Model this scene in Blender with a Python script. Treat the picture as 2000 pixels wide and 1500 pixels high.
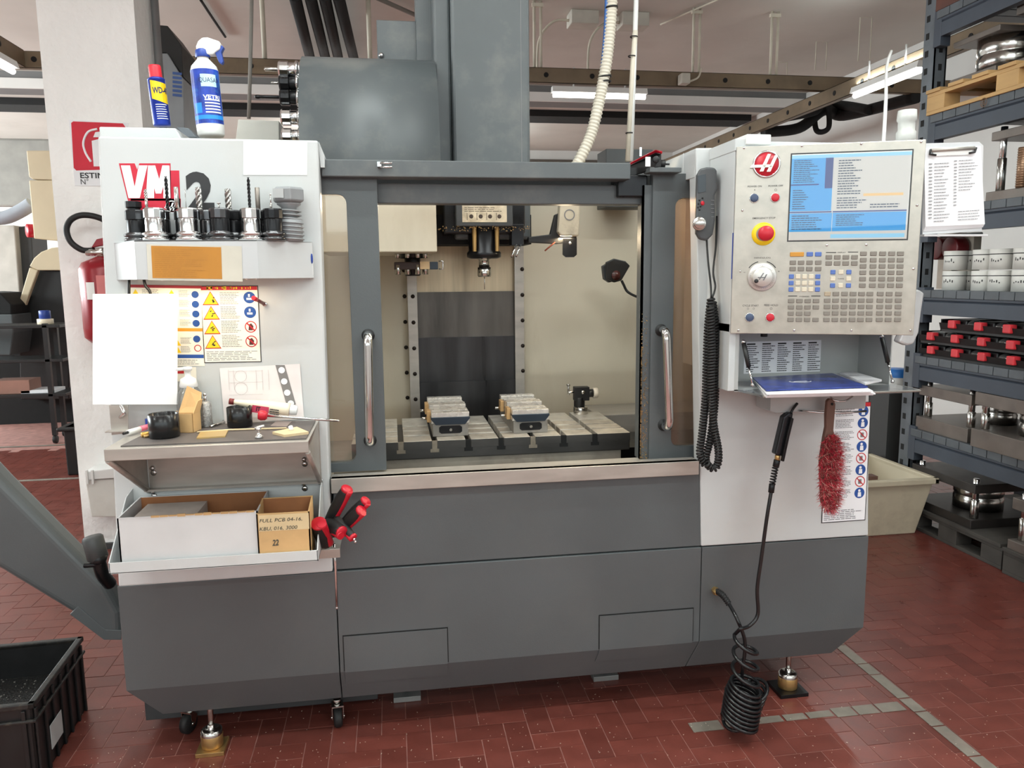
# Workshop with a vertical machining centre.  World frame: X along the machine's front, Y into the
# depth (machine front at Y=0), Z up, metres.  The camera was calibrated from the photograph's vanishing
# points; P/PZ/PX turn a measured point of the photo into a real point on a plane of known depth.
import bpy, bmesh, math, random
from mathutils import Vector as V, Matrix
random.seed(7)
for o in list(bpy.data.objects): bpy.data.objects.remove(o)
S = bpy.context.scene
COL = S.collection

# ------------------------------------------------------------------ camera, world, exposure, main light
CAM = V((0.0, -2.43, 1.55)); FPX = 1500.0
YAW, PITCH, ROLL = (math.radians(a) for a in (8.818, 7.983, -0.579))
FW = V((math.sin(YAW)*math.cos(PITCH), math.cos(YAW)*math.cos(PITCH), -math.sin(PITCH)))
_r = V((math.cos(YAW), -math.sin(YAW), 0)); _u = _r.cross(FW)
RT = _r*math.cos(ROLL) + _u*math.sin(ROLL); UP = _u*math.cos(ROLL) - _r*math.sin(ROLL)
cd = bpy.data.cameras.new('camera'); cam = bpy.data.objects.new('camera', cd); COL.objects.link(cam)
cd.lens = 36.0*FPX/2000.0; cd.sensor_width = 36.0; cd.clip_start = .05; cd.clip_end = 100
m3 = Matrix((RT, UP, -FW)).transposed()
cam.matrix_world = Matrix.Translation(CAM) @ m3.to_4x4()
S.camera = cam
S.view_settings.view_transform = 'Standard'; S.view_settings.look = 'None'
S.view_settings.gamma = 1; S.view_settings.use_curve_mapping = False
S.view_settings.exposure = -0.38
w = bpy.data.worlds.new('hall_light'); S.world = w; w.use_nodes = True
w.node_tree.nodes['Background'].inputs[0].default_value = (.86, .93, 1.0, 1)
w.node_tree.nodes['Background'].inputs[1].default_value = 0.35
def area(name, loc, rot, sx, sy, power, col=(1,1,1)):
    l = bpy.data.lights.new(name, 'AREA'); l.shape = 'RECTANGLE'; l.size = sx; l.size_y = sy
    l.energy = power; l.color = col
    o = bpy.data.objects.new(name, l); COL.objects.link(o); o.location = loc; o.rotation_euler = rot
    return o
# daylight entering by the window band of the wall behind the photographer
for i, x in enumerate((-7.2, -3.6, 0.0, 3.6, 7.2)):
    area("window_daylight", (x, -6.92, 2.9), (math.radians(90), 0, 0), 3.2, 1.6, 62, (.84, .96, .985))

def ray(px, py): return FW + RT*((px-1000)/FPX) - UP*((py-750)/FPX)
def P(px, py, Y=0.0):  d = ray(px, py); return CAM + d*((Y-CAM.y)/d.y)
def PZ(px, py, Z=0.0): d = ray(px, py); return CAM + d*((Z-CAM.z)/d.z)
def PX(px, py, X):     d = ray(px, py); return CAM + d*((X-CAM.x)/d.x)

# ------------------------------------------------------------------ materials
MATS = {}
def lin(c):
    return tuple(((x/255)/12.92 if x/255 <= .04045 else (((x/255)+.055)/1.055)**2.4) for x in c)
def mat(name, rgb, rough=.5, metal=0., var=.06, scale=6., stretch=(1,1,1), bump=0., bscale=60., emit=0., spec=.5, coat=0., dirt=None, dscale=3., damt=.5, trans=0.):
    if name in MATS: return MATS[name]
    m = bpy.data.materials.new(name); m.use_nodes = True; nt = m.node_tree; n = nt.nodes; L = nt.links
    b = n['Principled BSDF']; c = lin(rgb)
    b.inputs['Roughness'].default_value = rough; b.inputs['Metallic'].default_value = metal
    b.inputs['Specular IOR Level'].default_value = spec; b.inputs['Coat Weight'].default_value = coat
    b.inputs['Transmission Weight'].default_value = trans
    tc = n.new('ShaderNodeTexCoord'); mp = n.new('ShaderNodeMapping'); mp.inputs['Scale'].default_value = stretch
    L.new(tc.outputs['Object'], mp.inputs[0])
    nz = n.new('ShaderNodeTexNoise'); nz.inputs['Scale'].default_value = scale; nz.inputs['Detail'].default_value = 5
    L.new(mp.outputs[0], nz.inputs['Vector'])
    rp = n.new('ShaderNodeValToRGB'); e = rp.color_ramp.elements
    e[0].position = .3; e[1].position = .7
    e[0].color = (*[max(0, x*(1-var*2)) for x in c], 1); e[1].color = (*[min(1, x*(1+var*2)) for x in c], 1)
    L.new(nz.outputs['Fac'], rp.inputs[0]); out = rp.outputs[0]
    if dirt:
        n2 = n.new('ShaderNodeTexNoise'); n2.inputs['Scale'].default_value = dscale; n2.inputs['Detail'].default_value = 7; n2.inputs['Roughness'].default_value = .65
        L.new(mp.outputs[0], n2.inputs['Vector'])
        r2 = n.new('ShaderNodeValToRGB'); r2.color_ramp.elements[0].position = .52; r2.color_ramp.elements[1].position = .72
        mth = n.new('ShaderNodeMath'); mth.operation = 'MULTIPLY'; mth.inputs[1].default_value = damt
        L.new(n2.outputs['Fac'], r2.inputs[0]); L.new(r2.outputs[0], mth.inputs[0])
        mx = n.new('ShaderNodeMix'); mx.data_type = 'RGBA'
        L.new(mth.outputs[0], mx.inputs['Factor']); L.new(out, mx.inputs['A']); mx.inputs['B'].default_value = (*lin(dirt), 1)
        out = mx.outputs['Result']
    L.new(out, b.inputs['Base Color'])
    if rough > .05 and trans == 0:
        ma = n.new('ShaderNodeMapRange'); ma.inputs['To Min'].default_value = max(.02, rough-.08); ma.inputs['To Max'].default_value = min(1, rough+.08)
        L.new(nz.outputs['Fac'], ma.inputs['Value']); L.new(ma.outputs[0], b.inputs['Roughness'])
    if bump:
        nb = n.new('ShaderNodeTexNoise'); nb.inputs['Scale'].default_value = bscale; nb.inputs['Detail'].default_value = 4
        L.new(mp.outputs[0], nb.inputs['Vector'])
        bp = n.new('ShaderNodeBump'); bp.inputs['Strength'].default_value = bump; bp.inputs['Distance'].default_value = .01
        L.new(nb.outputs['Fac'], bp.inputs['Height']); L.new(bp.outputs[0], b.inputs['Normal'])
    if emit:
        b.inputs['Emission Color'].default_value = (*c, 1); b.inputs['Emission Strength'].default_value = emit
    MATS[name] = m; return m
def glassmat(name, tint=(1,1,1), refl=.06, rough=.02, opac=0.0, fog=(.6,.55,.48)):
    if name in MATS: return MATS[name]
    m = bpy.data.materials.new(name); m.use_nodes = True; nt = m.node_tree; n = nt.nodes; L = nt.links
    n.remove(n['Principled BSDF']); out = n['Material Output']
    t = n.new('ShaderNodeBsdfTransparent'); t.inputs[0].default_value = (*tint, 1)
    d = n.new('ShaderNodeBsdfDiffuse'); d.inputs[0].default_value = (*fog, 1)
    g = n.new('ShaderNodeBsdfGlossy'); g.inputs['Roughness'].default_value = rough
    m1 = n.new('ShaderNodeMixShader'); m1.inputs[0].default_value = opac; L.new(t.outputs[0], m1.inputs[1]); L.new(d.outputs[0], m1.inputs[2])
    lw = n.new('ShaderNodeFresnel'); lw.inputs['IOR'].default_value = 1.45
    mu = n.new('ShaderNodeMath'); mu.operation = 'ADD'; mu.inputs[1].default_value = refl; L.new(lw.outputs[0], mu.inputs[0])
    m2 = n.new('ShaderNodeMixShader'); L.new(mu.outputs[0], m2.inputs[0]); L.new(m1.outputs[0], m2.inputs[1]); L.new(g.outputs[0], m2.inputs[2])
    L.new(m2.outputs[0], out.inputs[0]); MATS[name] = m; return m

# ------------------------------------------------------------------ mesh builder
class MB:
    def __init__(s, xf=None): s.v = []; s.f = []; s.sm = []; s.mi = []; s.xf = xf or Matrix(); s.cur = 0
    def pt(s, p): s.v.append(s.xf @ V(p)); return len(s.v)-1
    def face(s, idx, sm=False): s.f.append(tuple(idx)); s.sm.append(sm); s.mi.append(s.cur)
    def poly(s, pts, sm=False): s.face([s.pt(p) for p in pts], sm); return s
    def prism(s, pts, d):                       # polygon + extrusion vector
        d = V(d); a = [s.pt(p) for p in pts]; b = [s.pt(V(p)+d) for p in pts]; n = len(a)
        s.face(a); s.face(b[::-1])
        for i in range(n): s.face((a[i], b[i], b[(i+1) % n], a[(i+1) % n]))
        return s
    def box(s, a, b):
        x0, x1 = sorted((a[0], b[0])); y0, y1 = sorted((a[1], b[1])); z0, z1 = sorted((a[2], b[2]))
        return s.prism([(x0,y0,z0),(x1,y0,z0),(x1,y0,z1),(x0,y0,z1)], (0, y1-y0, 0))
    def cbox(s, c, sz, R=None):
        R = R or Matrix(); h = [x/2 for x in sz]; old = s.xf
        s.xf = old @ Matrix.Translation(V(c)) @ R; s.box([-x for x in h], h); s.xf = old; return s
    def lathe(s, prof, o=(0,0,0), ax=(0,0,1), n=20, a0=0., a1=None, hard=False):   # prof: (r, h)
        ax = V(ax).normalized(); t = ax.orthogonal().normalized(); bt = ax.cross(t); o = V(o)
        full = a1 is None; a1 = 2*math.pi if full else a1; k = n if full else n+1; rings = []
        for r, h in prof:
            if r < 1e-6: rings.append([s.pt(o+ax*h)]); continue
            rings.append([s.pt(o+ax*h+(t*math.cos(a0+(a1-a0)*i/n)+bt*math.sin(a0+(a1-a0)*i/n))*r) for i in range(k)])
        for A, B in zip(rings, rings[1:]):
            for i in range(n):
                j = (i+1) % k
                if len(A) == 1 and len(B) == 1: continue
                if len(A) == 1: s.face((A[0], B[i], B[j]), not hard)
                elif len(B) == 1: s.face((A[i], B[0], A[j]), not hard)
                else: s.face((A[i], B[i], B[j], A[j]), not hard)
        return s
    def cyl(s, a, b, r, n=16, r2=None):
        a = V(a); b = V(b); h = (b-a).length; r2 = r if r2 is None else r2; e = min(r, r2, h/2)*.12
        return s.lathe([(0,0),(r-e,0),(r,e),(r2,h-e),(r2-e,h),(0,h)], a, b-a, n)
    def tube(s, path, r, n=10, closed=False, cap=True):
        path = [V(p) for p in path]; m = len(path); rr = r if callable(r) else (lambda t: r)
        T = []
        for i in range(m):
            a = path[(i-1) % m] if closed or i > 0 else path[i]; b = path[(i+1) % m] if closed or i < m-1 else path[i]
            T.append((b-a).normalized())
        N = T[0].orthogonal().normalized(); rings = []
        for i in range(m):
            N = (N - T[i]*N.dot(T[i]))
            if N.length < 1e-6: N = T[i].orthogonal()
            N.normalize(); B = T[i].cross(N); q = rr(i/(m-1 if m > 1 else 1))
            rings.append([s.pt(path[i]+(N*math.cos(2*math.pi*k/n)+B*math.sin(2*math.pi*k/n))*q) for k in range(n)])
        R = range(m if closed else m-1)
        for i in R:
            A, B2 = rings[i], rings[(i+1) % m]
            for k in range(n): s.face((A[k], A[(k+1) % n], B2[(k+1) % n], B2[k]), True)
        if cap and not closed: s.face(rings[0][::-1]); s.face(rings[-1])
        return s
    def sph(s, c, r, n=14, k=8, sc=(1,1,1)):
        old = s.xf; s.xf = old @ Matrix.Translation(V(c)) @ Matrix.Diagonal((*sc, 1))
        s.lathe([(r*math.sin(math.pi*i/k), -r*math.cos(math.pi*i/k)) for i in range(k+1)], n=n); s.xf = old; return s
LOC = {}
def wloc(o):
    return LOC.get(o.name, V((0,0,0)))
def obj(name, mb, m, parent=None, bevel=0., label=None, loc=None, seg=2):
    me = bpy.data.meshes.new(name); base = wloc(parent) if parent else V(loc or (0,0,0))
    me.from_pydata([v-base for v in mb.v], [], mb.f)
    for p, sm, mi in zip(me.polygons, mb.sm, mb.mi): p.use_smooth = sm; p.material_index = mi
    for q in (m if isinstance(m, (list, tuple)) else [m]): me.materials.append(q)
    bm = bmesh.new(); bm.from_mesh(me); bmesh.ops.recalc_face_normals(bm, faces=bm.faces); bm.to_mesh(me); bm.free()
    o = bpy.data.objects.new(name, me); COL.objects.link(o)
    if parent: o.parent = parent; LOC[o.name] = base
    else: o.location = base; LOC[o.name] = base
    if bevel:
        b = o.modifiers.new('edge', 'BEVEL'); b.width = bevel; b.segments = seg; b.limit_method = 'ANGLE'; b.angle_limit = math.radians(40)
    if label: o['label'] = label
    return o
def thing(name, label, cat, loc, group=None):
    o = bpy.data.objects.new(name, None); COL.objects.link(o); o.location = V(loc); o.empty_display_size = .05
    LOC[o.name] = V(loc); o['label'] = label; o['category'] = cat
    if group: o['group'] = group
    return o
def tag(o, label, cat, group=None):
    o['label'] = label; o['category'] = cat
    if group: o['group'] = group
    return o
def struct(o): o['kind'] = 'structure'; return o
def copy_tree(root, loc, label=None, rz=None, scale=None):
    r = root.copy(); COL.objects.link(r); r.location = V(loc); LOC[r.name] = V(loc)
    if label: r['label'] = label
    if rz is not None: r.rotation_euler = (0, 0, rz)
    if scale: r.scale = scale
    for ch in list(root.children):
        c = ch.copy(); COL.objects.link(c); c.parent = r
        for g in ch.children:
            d = g.copy(); COL.objects.link(d); d.parent = c
    return r
def bez(pts, n=8):                              # Catmull-Rom through points
    pts = [V(p) for p in pts]; out = []
    for i in range(len(pts)-1):
        p0 = pts[max(i-1, 0)]; p1 = pts[i]; p2 = pts[i+1]; p3 = pts[min(i+2, len(pts)-1)]
        for k in range(n):
            t = k/n
            out.append(.5*((2*p1)+(p2-p0)*t+(2*p0-5*p1+4*p2-p3)*t*t+(3*p1-p0-3*p2+p3)*t**3))
    out.append(pts[-1]); return out
def frame(o, x, y=None, n=None):                # matrix: local x -> x, local y -> y (in-plane up), z -> normal
    x = V(x).normalized(); y = V(y); y = (y - x*y.dot(x)).normalized(); z = x.cross(y)
    return Matrix.Translation(V(o)) @ Matrix((x, y, z)).transposed().to_4x4()
def text_into(mb, txt, xf, h, width=None, depth=.0006, bold=0., italic=0., align='LEFT'):
    cu = bpy.data.curves.new('t', 'FONT'); cu.body = txt; cu.size = 1; cu.offset = bold; cu.shear = italic; cu.align_x = align; cu.resolution_u = 3
    ob = bpy.data.objects.new('t', cu); COL.objects.link(ob)
    dg = bpy.context.evaluated_depsgraph_get(); me = ob.evaluated_get(dg).to_mesh()
    xs = [v.co.x for v in me.vertices] or [0]; ys = [v.co.y for v in me.vertices] or [0]
    hh = max(ys)-min(ys) or 1; sy = h/hh; sx = (width/((max(xs)-min(xs)) or 1)) if width else sy
    x0 = min(xs) if align == 'LEFT' else 0.
    base = [mb.pt(xf @ V(((v.co.x-x0)*sx, (v.co.y-min(ys))*sy, depth))) for v in me.vertices]
    for p in me.polygons: mb.face([base[i] for i in p.vertices])
    bpy.data.objects.remove(ob); bpy.data.curves.remove(cu)
def qd(mb, xf, x0, y0, x1, y1, d=.0005):       # flat rectangle in a frame
    mb.poly([xf @ V(p) for p in ((x0,y0,d),(x1,y0,d),(x1,y1,d),(x0,y1,d))])
def lines_into(mb, xf, x0, y0, x1, y1, n, th=.35, d=.0006, ragged=.35, rnd=None):
    rnd = rnd or random; st = (y1-y0)/n
    for i in range(n):
        yy = y1-(i+.8)*st; x = x0; xe = x1-(x1-x0)*ragged*rnd.random()
        while x < xe:
            wd = (x1-x0)*rnd.uniform(.05, .17); qd(mb, xf, x, yy, min(x+wd, xe), yy+st*th, d); x += wd+(x1-x0)*.02
def disc(mb, xf, cx, cy, r, d=.0008, n=20, r0=0.):
    a = [xf @ V((cx+r*math.cos(2*math.pi*i/n), cy+r*math.sin(2*math.pi*i/n), d)) for i in range(n)]
    if r0 == 0: mb.poly(a); return
    b = [xf @ V((cx+r0*math.cos(2*math.pi*i/n), cy+r0*math.sin(2*math.pi*i/n), d)) for i in range(n)]
    for i in range(n): mb.poly([a[i], a[(i+1) % n], b[(i+1) % n], b[i]])

# palette
GREY   = mat('charcoal_paint', (83,88,90), .42, 0, .04, 3, bump=.05, bscale=220, dirt=(108,106,102), dscale=2.2, damt=.18)
GREYD  = mat('charcoal_paint_dark', (62,64,65), .5, 0, .05, 3)
GREYT  = mat('charcoal_paint_scuffed', (84,89,91), .4, 0, .05, 4, dirt=(128,126,120), dscale=4, damt=.45)
WHITE  = mat('warm_white_paint', (200,203,203), .42, 0, .02, 2.5, bump=.03, bscale=260, dirt=(188,182,172), dscale=2, damt=.3)
BEIGE  = mat('beige_sheet_paint', (205,195,175), .45, 0, .04, 2, (1,1,.3), dirt=(170,155,130), dscale=3, damt=.4)
STEEL  = mat('brushed_steel', (178,173,166), .36, .5, .06, 30, (.2,1,1))
CHROME = mat('chrome', (215,215,215), .12, 1., .02, 10)
TOOLST = mat('ground_steel', (190,188,184), .2, 1., .05, 30)
BLKOX  = mat('black_oxide', (34,34,36), .3, .6, .1, 20)
BLACK  = mat('black_plastic', (20,20,21), .45, 0, .1, 20)
BLACKM = mat('black_matt', (12,12,13), .8, 0, .1, 20)
RUBBER = mat('black_rubber', (24,24,25), .6, 0, .1, 30)
WPLAST = mat('white_plastic', (228,228,226), .4, 0, .02, 5)
PAPER  = mat('paper', (236,237,240), .8, 0, .02, 6)
REDP   = mat('red_plastic', (190,24,44), .35, 0, .03, 10)
BLUEP  = mat('blue_plastic', (36,66,150), .4, 0, .05, 10)
BRASS  = mat('brass', (184,150,98), .35, .8, .08, 20)
INK    = mat('dark_print', (38,38,40), .6, 0, .02, 5)
INKG   = mat('grey_print', (120,120,122), .7, 0, .02, 5)
# ================================================================== the room
TILE = mat('red_clay_tile', (110,57,49), .30, 0, .10, 9, dirt=(78,46,42), dscale=1.6, damt=.55, bump=.04, bscale=90, spec=.45)
_nt = TILE.node_tree; _oi = _nt.nodes.new('ShaderNodeObjectInfo'); _hs = _nt.nodes.new('ShaderNodeHueSaturation')
_b = _nt.nodes['Principled BSDF']; _src = _b.inputs['Base Color'].links[0].from_socket
_mr = _nt.nodes.new('ShaderNodeMapRange'); _mr.inputs['To Min'].default_value = .84; _mr.inputs['To Max'].default_value = 1.16
_nt.links.new(_oi.outputs['Random'], _mr.inputs['Value']); _nt.links.new(_mr.outputs[0], _hs.inputs['Value'])
_nt.links.new(_src, _hs.inputs['Color']); _nt.links.new(_hs.outputs[0], _b.inputs['Base Color'])
GROUT = mat('pale_red_grout', (160,114,105), .75, 0, .12, 14)
MARK = mat('worn_grey_floor_paint', (126,118,108), .55, 0, .1, 14, dirt=(128,100,96), dscale=5, damt=.45)
CONC = mat('ceiling_plaster', (204,200,193), .85, 0, .03, 1.2, bump=.1, bscale=8, dirt=(176,169,160), dscale=.8, damt=.35)
WALLP = mat('grey_white_wall_paint', (222,221,218), .8, 0, .03, 1.5)
PILL = mat('white_rough_plaster', (246,246,244), .75, 0, .02, 3, bump=.75, bscale=22)
BEAMC = mat('grey_concrete_beam', (120,120,120), .8, 0, .06, 2)
CHAN = mat('brown_galvanised_channel', (120,104,84), .5, .3, .1, 3, dirt=(80,72,62), dscale=2, damt=.5)

fl = MB(); fl.box((-9,-7,-.06),(7.5,13,-.0019))
floor = struct(obj('floor', fl, GROUT)); floor['label'] = 'red herringbone clay tile workshop floor'
W_T = .0838; X0, Y0 = .507, -.0355
def in_frame(p):
    d = V(p)-CAM; z = d.dot(FW)
    if z < .3: return None
    return 1000+FPX*d.dot(RT)/z, 750-FPX*d.dot(UP)/z, z
tiles = []
for i in range(-92, 50):
    for j in range(-12, 62):
        k = (i-j) % 4; x = X0+i*W_T; y = Y0+j*W_T
        if k == 0: c = (x+W_T, y+W_T/2, 0)
        elif k == 2: c = (x+W_T/2, y, 0)
        else: continue
        q = in_frame(c)
        if q is None or not (-60 < q[0] < 2060 and q[1] < 1570): continue
        hid = (-.75 < c[0] < 1.5 and c[1] > .55) or (-.2 < c[0] < .5 and c[1] > .42)
        tiles.append((q[2]+(50 if hid else 0), k, c))
tiles.sort()
g = .0016
hm = MB(); hm.prism([(-W_T+g,-W_T/2+g,-.012),(W_T-g,-W_T/2+g,-.012),(W_T-g,W_T/2-g,-.012),(-W_T+g,W_T/2-g,-.012)], (0,0,.012))
vm = MB(); vm.prism([(-W_T/2+g,-W_T+g,-.012),(W_T/2-g,-W_T+g,-.012),(W_T/2-g,W_T-g,-.012),(-W_T/2+g,W_T-g,-.012)], (0,0,.012))
proto = {0: obj('tile', hm, TILE, floor), 2: obj('tile', vm, TILE, floor)}
used = set()
for q, k, c in tiles[:300]:
    o = proto[k] if k not in used else proto[k].copy()
    if k in used: COL.objects.link(o)
    used.add(k); o.location = (c[0], c[1], random.uniform(-.0008, .0004)); o.parent = floor
rest = MB()
for q, k, c in tiles[300:]:
    a, b = (W_T-g, W_T/2-g) if k == 0 else (W_T/2-g, W_T-g); z = random.uniform(-.0008, .0004)
    rest.prism([(c[0]-a,c[1]-b,-.01),(c[0]+a,c[1]-b,-.01),(c[0]+a,c[1]+b,-.01),(c[0]-a,c[1]+b,-.01)], (0,0,.01+z))
o = obj('further_tiles', rest, TILE, floor); o['kind'] = 'stuff'
# worn grey marking lines painted on single rows of tiles
def mk(x0, y0, x1, y1):
    m = MB(); m.box((x0,y0,.0004),(x1,y1,.0022)); obj('floor_marking', m, MARK, floor)
xs = 1.815
for (a, b) in ((1.25,1.06),(1.055,.9),(.895,.72),(.715,.55),(.545,.44),(.437,.37),(.362,.21),(.203,.125),(.118,-.046),(-.054,-.135),(-.142,-.225),(-.232,-.395),(-.402,-.56)):
    mk(xs-.024, b, xs+.024, a)
for (a, b) in ((.975,1.085),(1.1,1.2),(1.215,1.31),(1.32,1.4),(1.408,1.5),(1.508,1.585),(1.592,1.672),(1.68,1.774)):
    h = .027 if not .98 < a < 1.45 else .018
    mk(a, -.093-h, b, -.093+h)
for (x, y, L_) in ((-3.4,3.93,2.2),(-3.6,5.3,2.5)):
    mk(x-L_, y, x+L_*.62, y+.05)

ce = MB(); ce.box((-9,-7,3.95),(7.5,13,4.15)); struct(obj('ceiling', ce, CONC))['label'] = 'grey plaster workshop ceiling'
wb = MB(); wb.box((-9,12.6,0),(7.5,12.9,3.95)); struct(obj('wall_back', wb, WALLP))
wl = MB(); wl.box((-9.2,-7,0),(-9,12.9,1.9)); wl.box((-9.2,-7,3.4),(-9,12.9,3.95))
for y in (-7,.0,3.6,7.2,10.8): wl.box((-9.2,y,1.9),(-9,y+.6,3.4))
wl.box((-9.2,-7,1.9),(-9,.0,3.4)); wl.box((-9.2,11.4,1.9),(-9,12.9,3.4)); struct(obj('wall_left', wl, WALLP))
for y in (2.1,5.7,9.3): area('window_daylight_left', (-8.95,y,2.65), (0,math.radians(-90),0), 1.4, 2.9, 430, (.88,.98,.99))  # unseen windows added on the left to brighten the far hall and ceiling
wr = MB(); wr.box((5.6,-7,0),(5.9,12.9,3.95)); struct(obj('wall_right', wr, WALLP))
wf = MB()
wf.box((-9,-7.3,0),(7.5,-7.1,2.08)); wf.box((-9,-7.3,3.72),(7.5,-7.1,3.95))
for x in (-9,-5.5,-1.9,1.7,5.3): wf.box((x,-7.3,2.08),(x+.2,-7.1,3.72))
struct(obj('wall_front', wf, WALLP))
# the light plaster pillar behind the machine's corner
pm = MB(); pm.box((-1.805,2.2,0),(-1.318,2.62,3.95)); pil = struct(obj('pillar', pm, PILL)); pil['label'] = 'white rough-plastered pillar behind the machine'
pm = MB(); pm.box((-1.83,2.18,0),(-1.3,2.64,.035)); obj('pillar_foot', pm, GREYD, pil)
pm = MB(); pm.tube([(-1.29,2.5,0),(-1.29,2.5,3.95)], .022, 10); obj('conduit', pm, mat('galvanised', (150,152,154), .4, .7), pil)
# cross beam and dark duct under the ceiling at the far end
ZC = 3.32
yb = PZ(1650,165,ZC).y
bm_ = MB(); bm_.box((-9, yb+3.0, P(1400,203,yb+3.0).z),(5.6, yb+3.45, 3.95)); struct(obj('beam', bm_, BEAMC))
bm_ = MB(); bm_.box((-9, yb+2.97, P(1400,203,yb+2.97).z-.02),(5.6, yb+3.0, P(1400,198,yb+2.97).z+.06)); struct(obj('trim_1', bm_, WALLP))
d = MB(); zd0 = P(1200,230,yb+4.4).z; zd1 = P(1200,200,yb+4.4).z+.25
d.box((-8.9,yb+4.4,zd0),(5.5,yb+4.9,zd1)); tag(obj('ventilation_duct', d, BLACKM), 'long black duct running under the ceiling along the far wall', 'duct')
d = MB(); 
for k, z in enumerate((zd0-.12, zd0-.2)): d.tube([(-8.9,12.5,z),(5.5,12.5,z)], .03, 8)
tag(obj('wall_pipe', d, mat('grey_pipe', (120,116,110), .6)), 'pair of thin grey pipes along the far wall below the duct', 'pipe')

# perforated channel rails hung below the ceiling
def channel(p0, p1, label, h=.13, name='channel_rail'):
    p0 = V(p0); p1 = V(p1); dr = (p1-p0).normalized(); L_ = (p1-p0).length; sd = dr.cross(V((0,0,1)))
    t = thing(name, label, 'rail', p0)
    m = MB(frame(p0, dr, (0,0,1)))
    m.prism([(0,0,-.03),(L_,0,-.03),(L_,h,-.03),(0,h,-.03)], (0,0,.004)); m.prism([(0,h-.004,-.03),(L_,h-.004,-.03),(L_,h,-.03),(0,h,-.03)], (0,0,.06))
    m.prism([(0,0,-.03),(L_,0,-.03),(L_,.004,-.03),(0,.004,-.03)], (0,0,.06)); m.prism([(0,0,.026),(L_,0,.026),(L_,h,.026),(0,h,.026)], (0,0,.004))
    obj('web', m, CHAN, t)
    n = int(L_/.42); hm_ = None
    for i in range(n):
        c = MB(frame(p0, dr, (0,0,1))); c.lathe([(0,-.0345),(.022,-.0345),(.022,.0345),(0,.0345)], (.2+i*.42, h*.52, 0), (0,0,1), 12, hard=True)
        obj('bolt_hole', c, BLACKM, t)
    return t
a = P(430,140,yb); b = P(2000,178,yb)
channel((-5.5,yb,ZC-.07),(5.4,yb,ZC-.07),'brown perforated channel rail crossing behind the machine column')
xr = PZ(1800,115,ZC-.15).x; 
channel((xr,-.5,ZC-.215),(xr,11.5,ZC-.215),'dark perforated channel rail running back above the storage rack')
xl = PZ(60,125,ZC).x
channel((xl,1.0,ZC-.07),(xl,yb-.05,ZC-.07),'perforated channel rail running back left of the white pillar')
# tube lamps below the rails
LAMPW = mat('lamp_tube_glow', (255,252,245), .4, emit=8.)
def tube_lamp(p0, p1, label, power=14, light=True, hz=.24):
    p0 = V(p0); p1 = V(p1); dr = (p1-p0).normalized(); L_ = (p1-p0).length
    t = thing('tube_lamp', label, 'lamp', (p0+p1)/2)
    m = MB(frame(p0, dr, (0,0,1))); m.prism([(0,.02,-.045),(0,.07,-.03),(0,.07,.03),(0,.02,.045)], (L_,0,0)); obj('housing', m, WPLAST, t)
    m = MB(frame(p0, dr, (0,0,1))); m.lathe([(0,.01),(.022,.01),(.022,L_-.01),(0,L_-.01)], (0,0,0), (1,0,0), 10); obj('tube', m, LAMPW, t)
    m = MB(); m.tube([p0+dr*.2+V((0,0,.06)), p0+dr*.2+V((0,0,hz))], .008, 6); m.tube([p0+dr*(L_-.2)+V((0,0,.06)), p0+dr*(L_-.2)+V((0,0,hz))], .008, 6); obj('hanger', m, WPLAST, t)
    if light:
        c = (p0+p1)/2; an = math.atan2(dr.y,dr.x)
        area('tube_light', c-V((0,0,.04)), (0,0,an), L_, .06, power, (.91,1.0,.985)); area('tube_light_up', c+V((0,0,.1)), (math.pi,0,an), L_, .06, power*.55, (.91,1.0,.985))
    return t
ya = yb
p0 = P(1078,185,ya); p1 = P(1262,190,ya); zz = (p0.z+p1.z)/2
tube_lamp((p0.x,ya,zz),(p1.x,ya,zz),'lit tube lamp under the rail right of the machine column')
p0 = PX(1668,188,xr-.05); p1 = PX(1800,142,xr-.05)
tube_lamp((xr-.05,p0.y,p0.z),(xr-.05,p1.y,p0.z),'lit tube lamp beside the storage rack top')
p1 = PX(26,140,xl+.25)
tube_lamp((xl+.25,p1.y-1.4,p1.z),(xl+.25,p1.y,p1.z),'lit tube lamp at the ceiling left of the pillar', 14, True, 3.95-p1.z)
for i, (x, y) in enumerate(((-1.2,-1.5),(1.6,-1.5),(-1.2,-4.6),(1.6,-4.6),(4.2,-2.5),(-4.2,-2.5),(-.2,-.45),(2.6,-.45))):
    tube_lamp((x-.75,y,3.45),(x+.75,y,3.45),'tube lamp above the aisle, %s' % ['first','second','third','fourth','fifth','sixth','seventh','eighth'][i], 30 if y > -1 else 40, True, .5)
for i, px in enumerate((690,880)):  # unseen lamps added behind the machine to brighten the far wall
    x = P(px,250,10.4).x; tube_lamp((x-.7,10.4,3.2),(x+.7,10.4,3.2),['tube lamp near the far wall behind the carousel cover','tube lamp near the far wall behind the machine column'][i], 75, True, .75)
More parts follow.
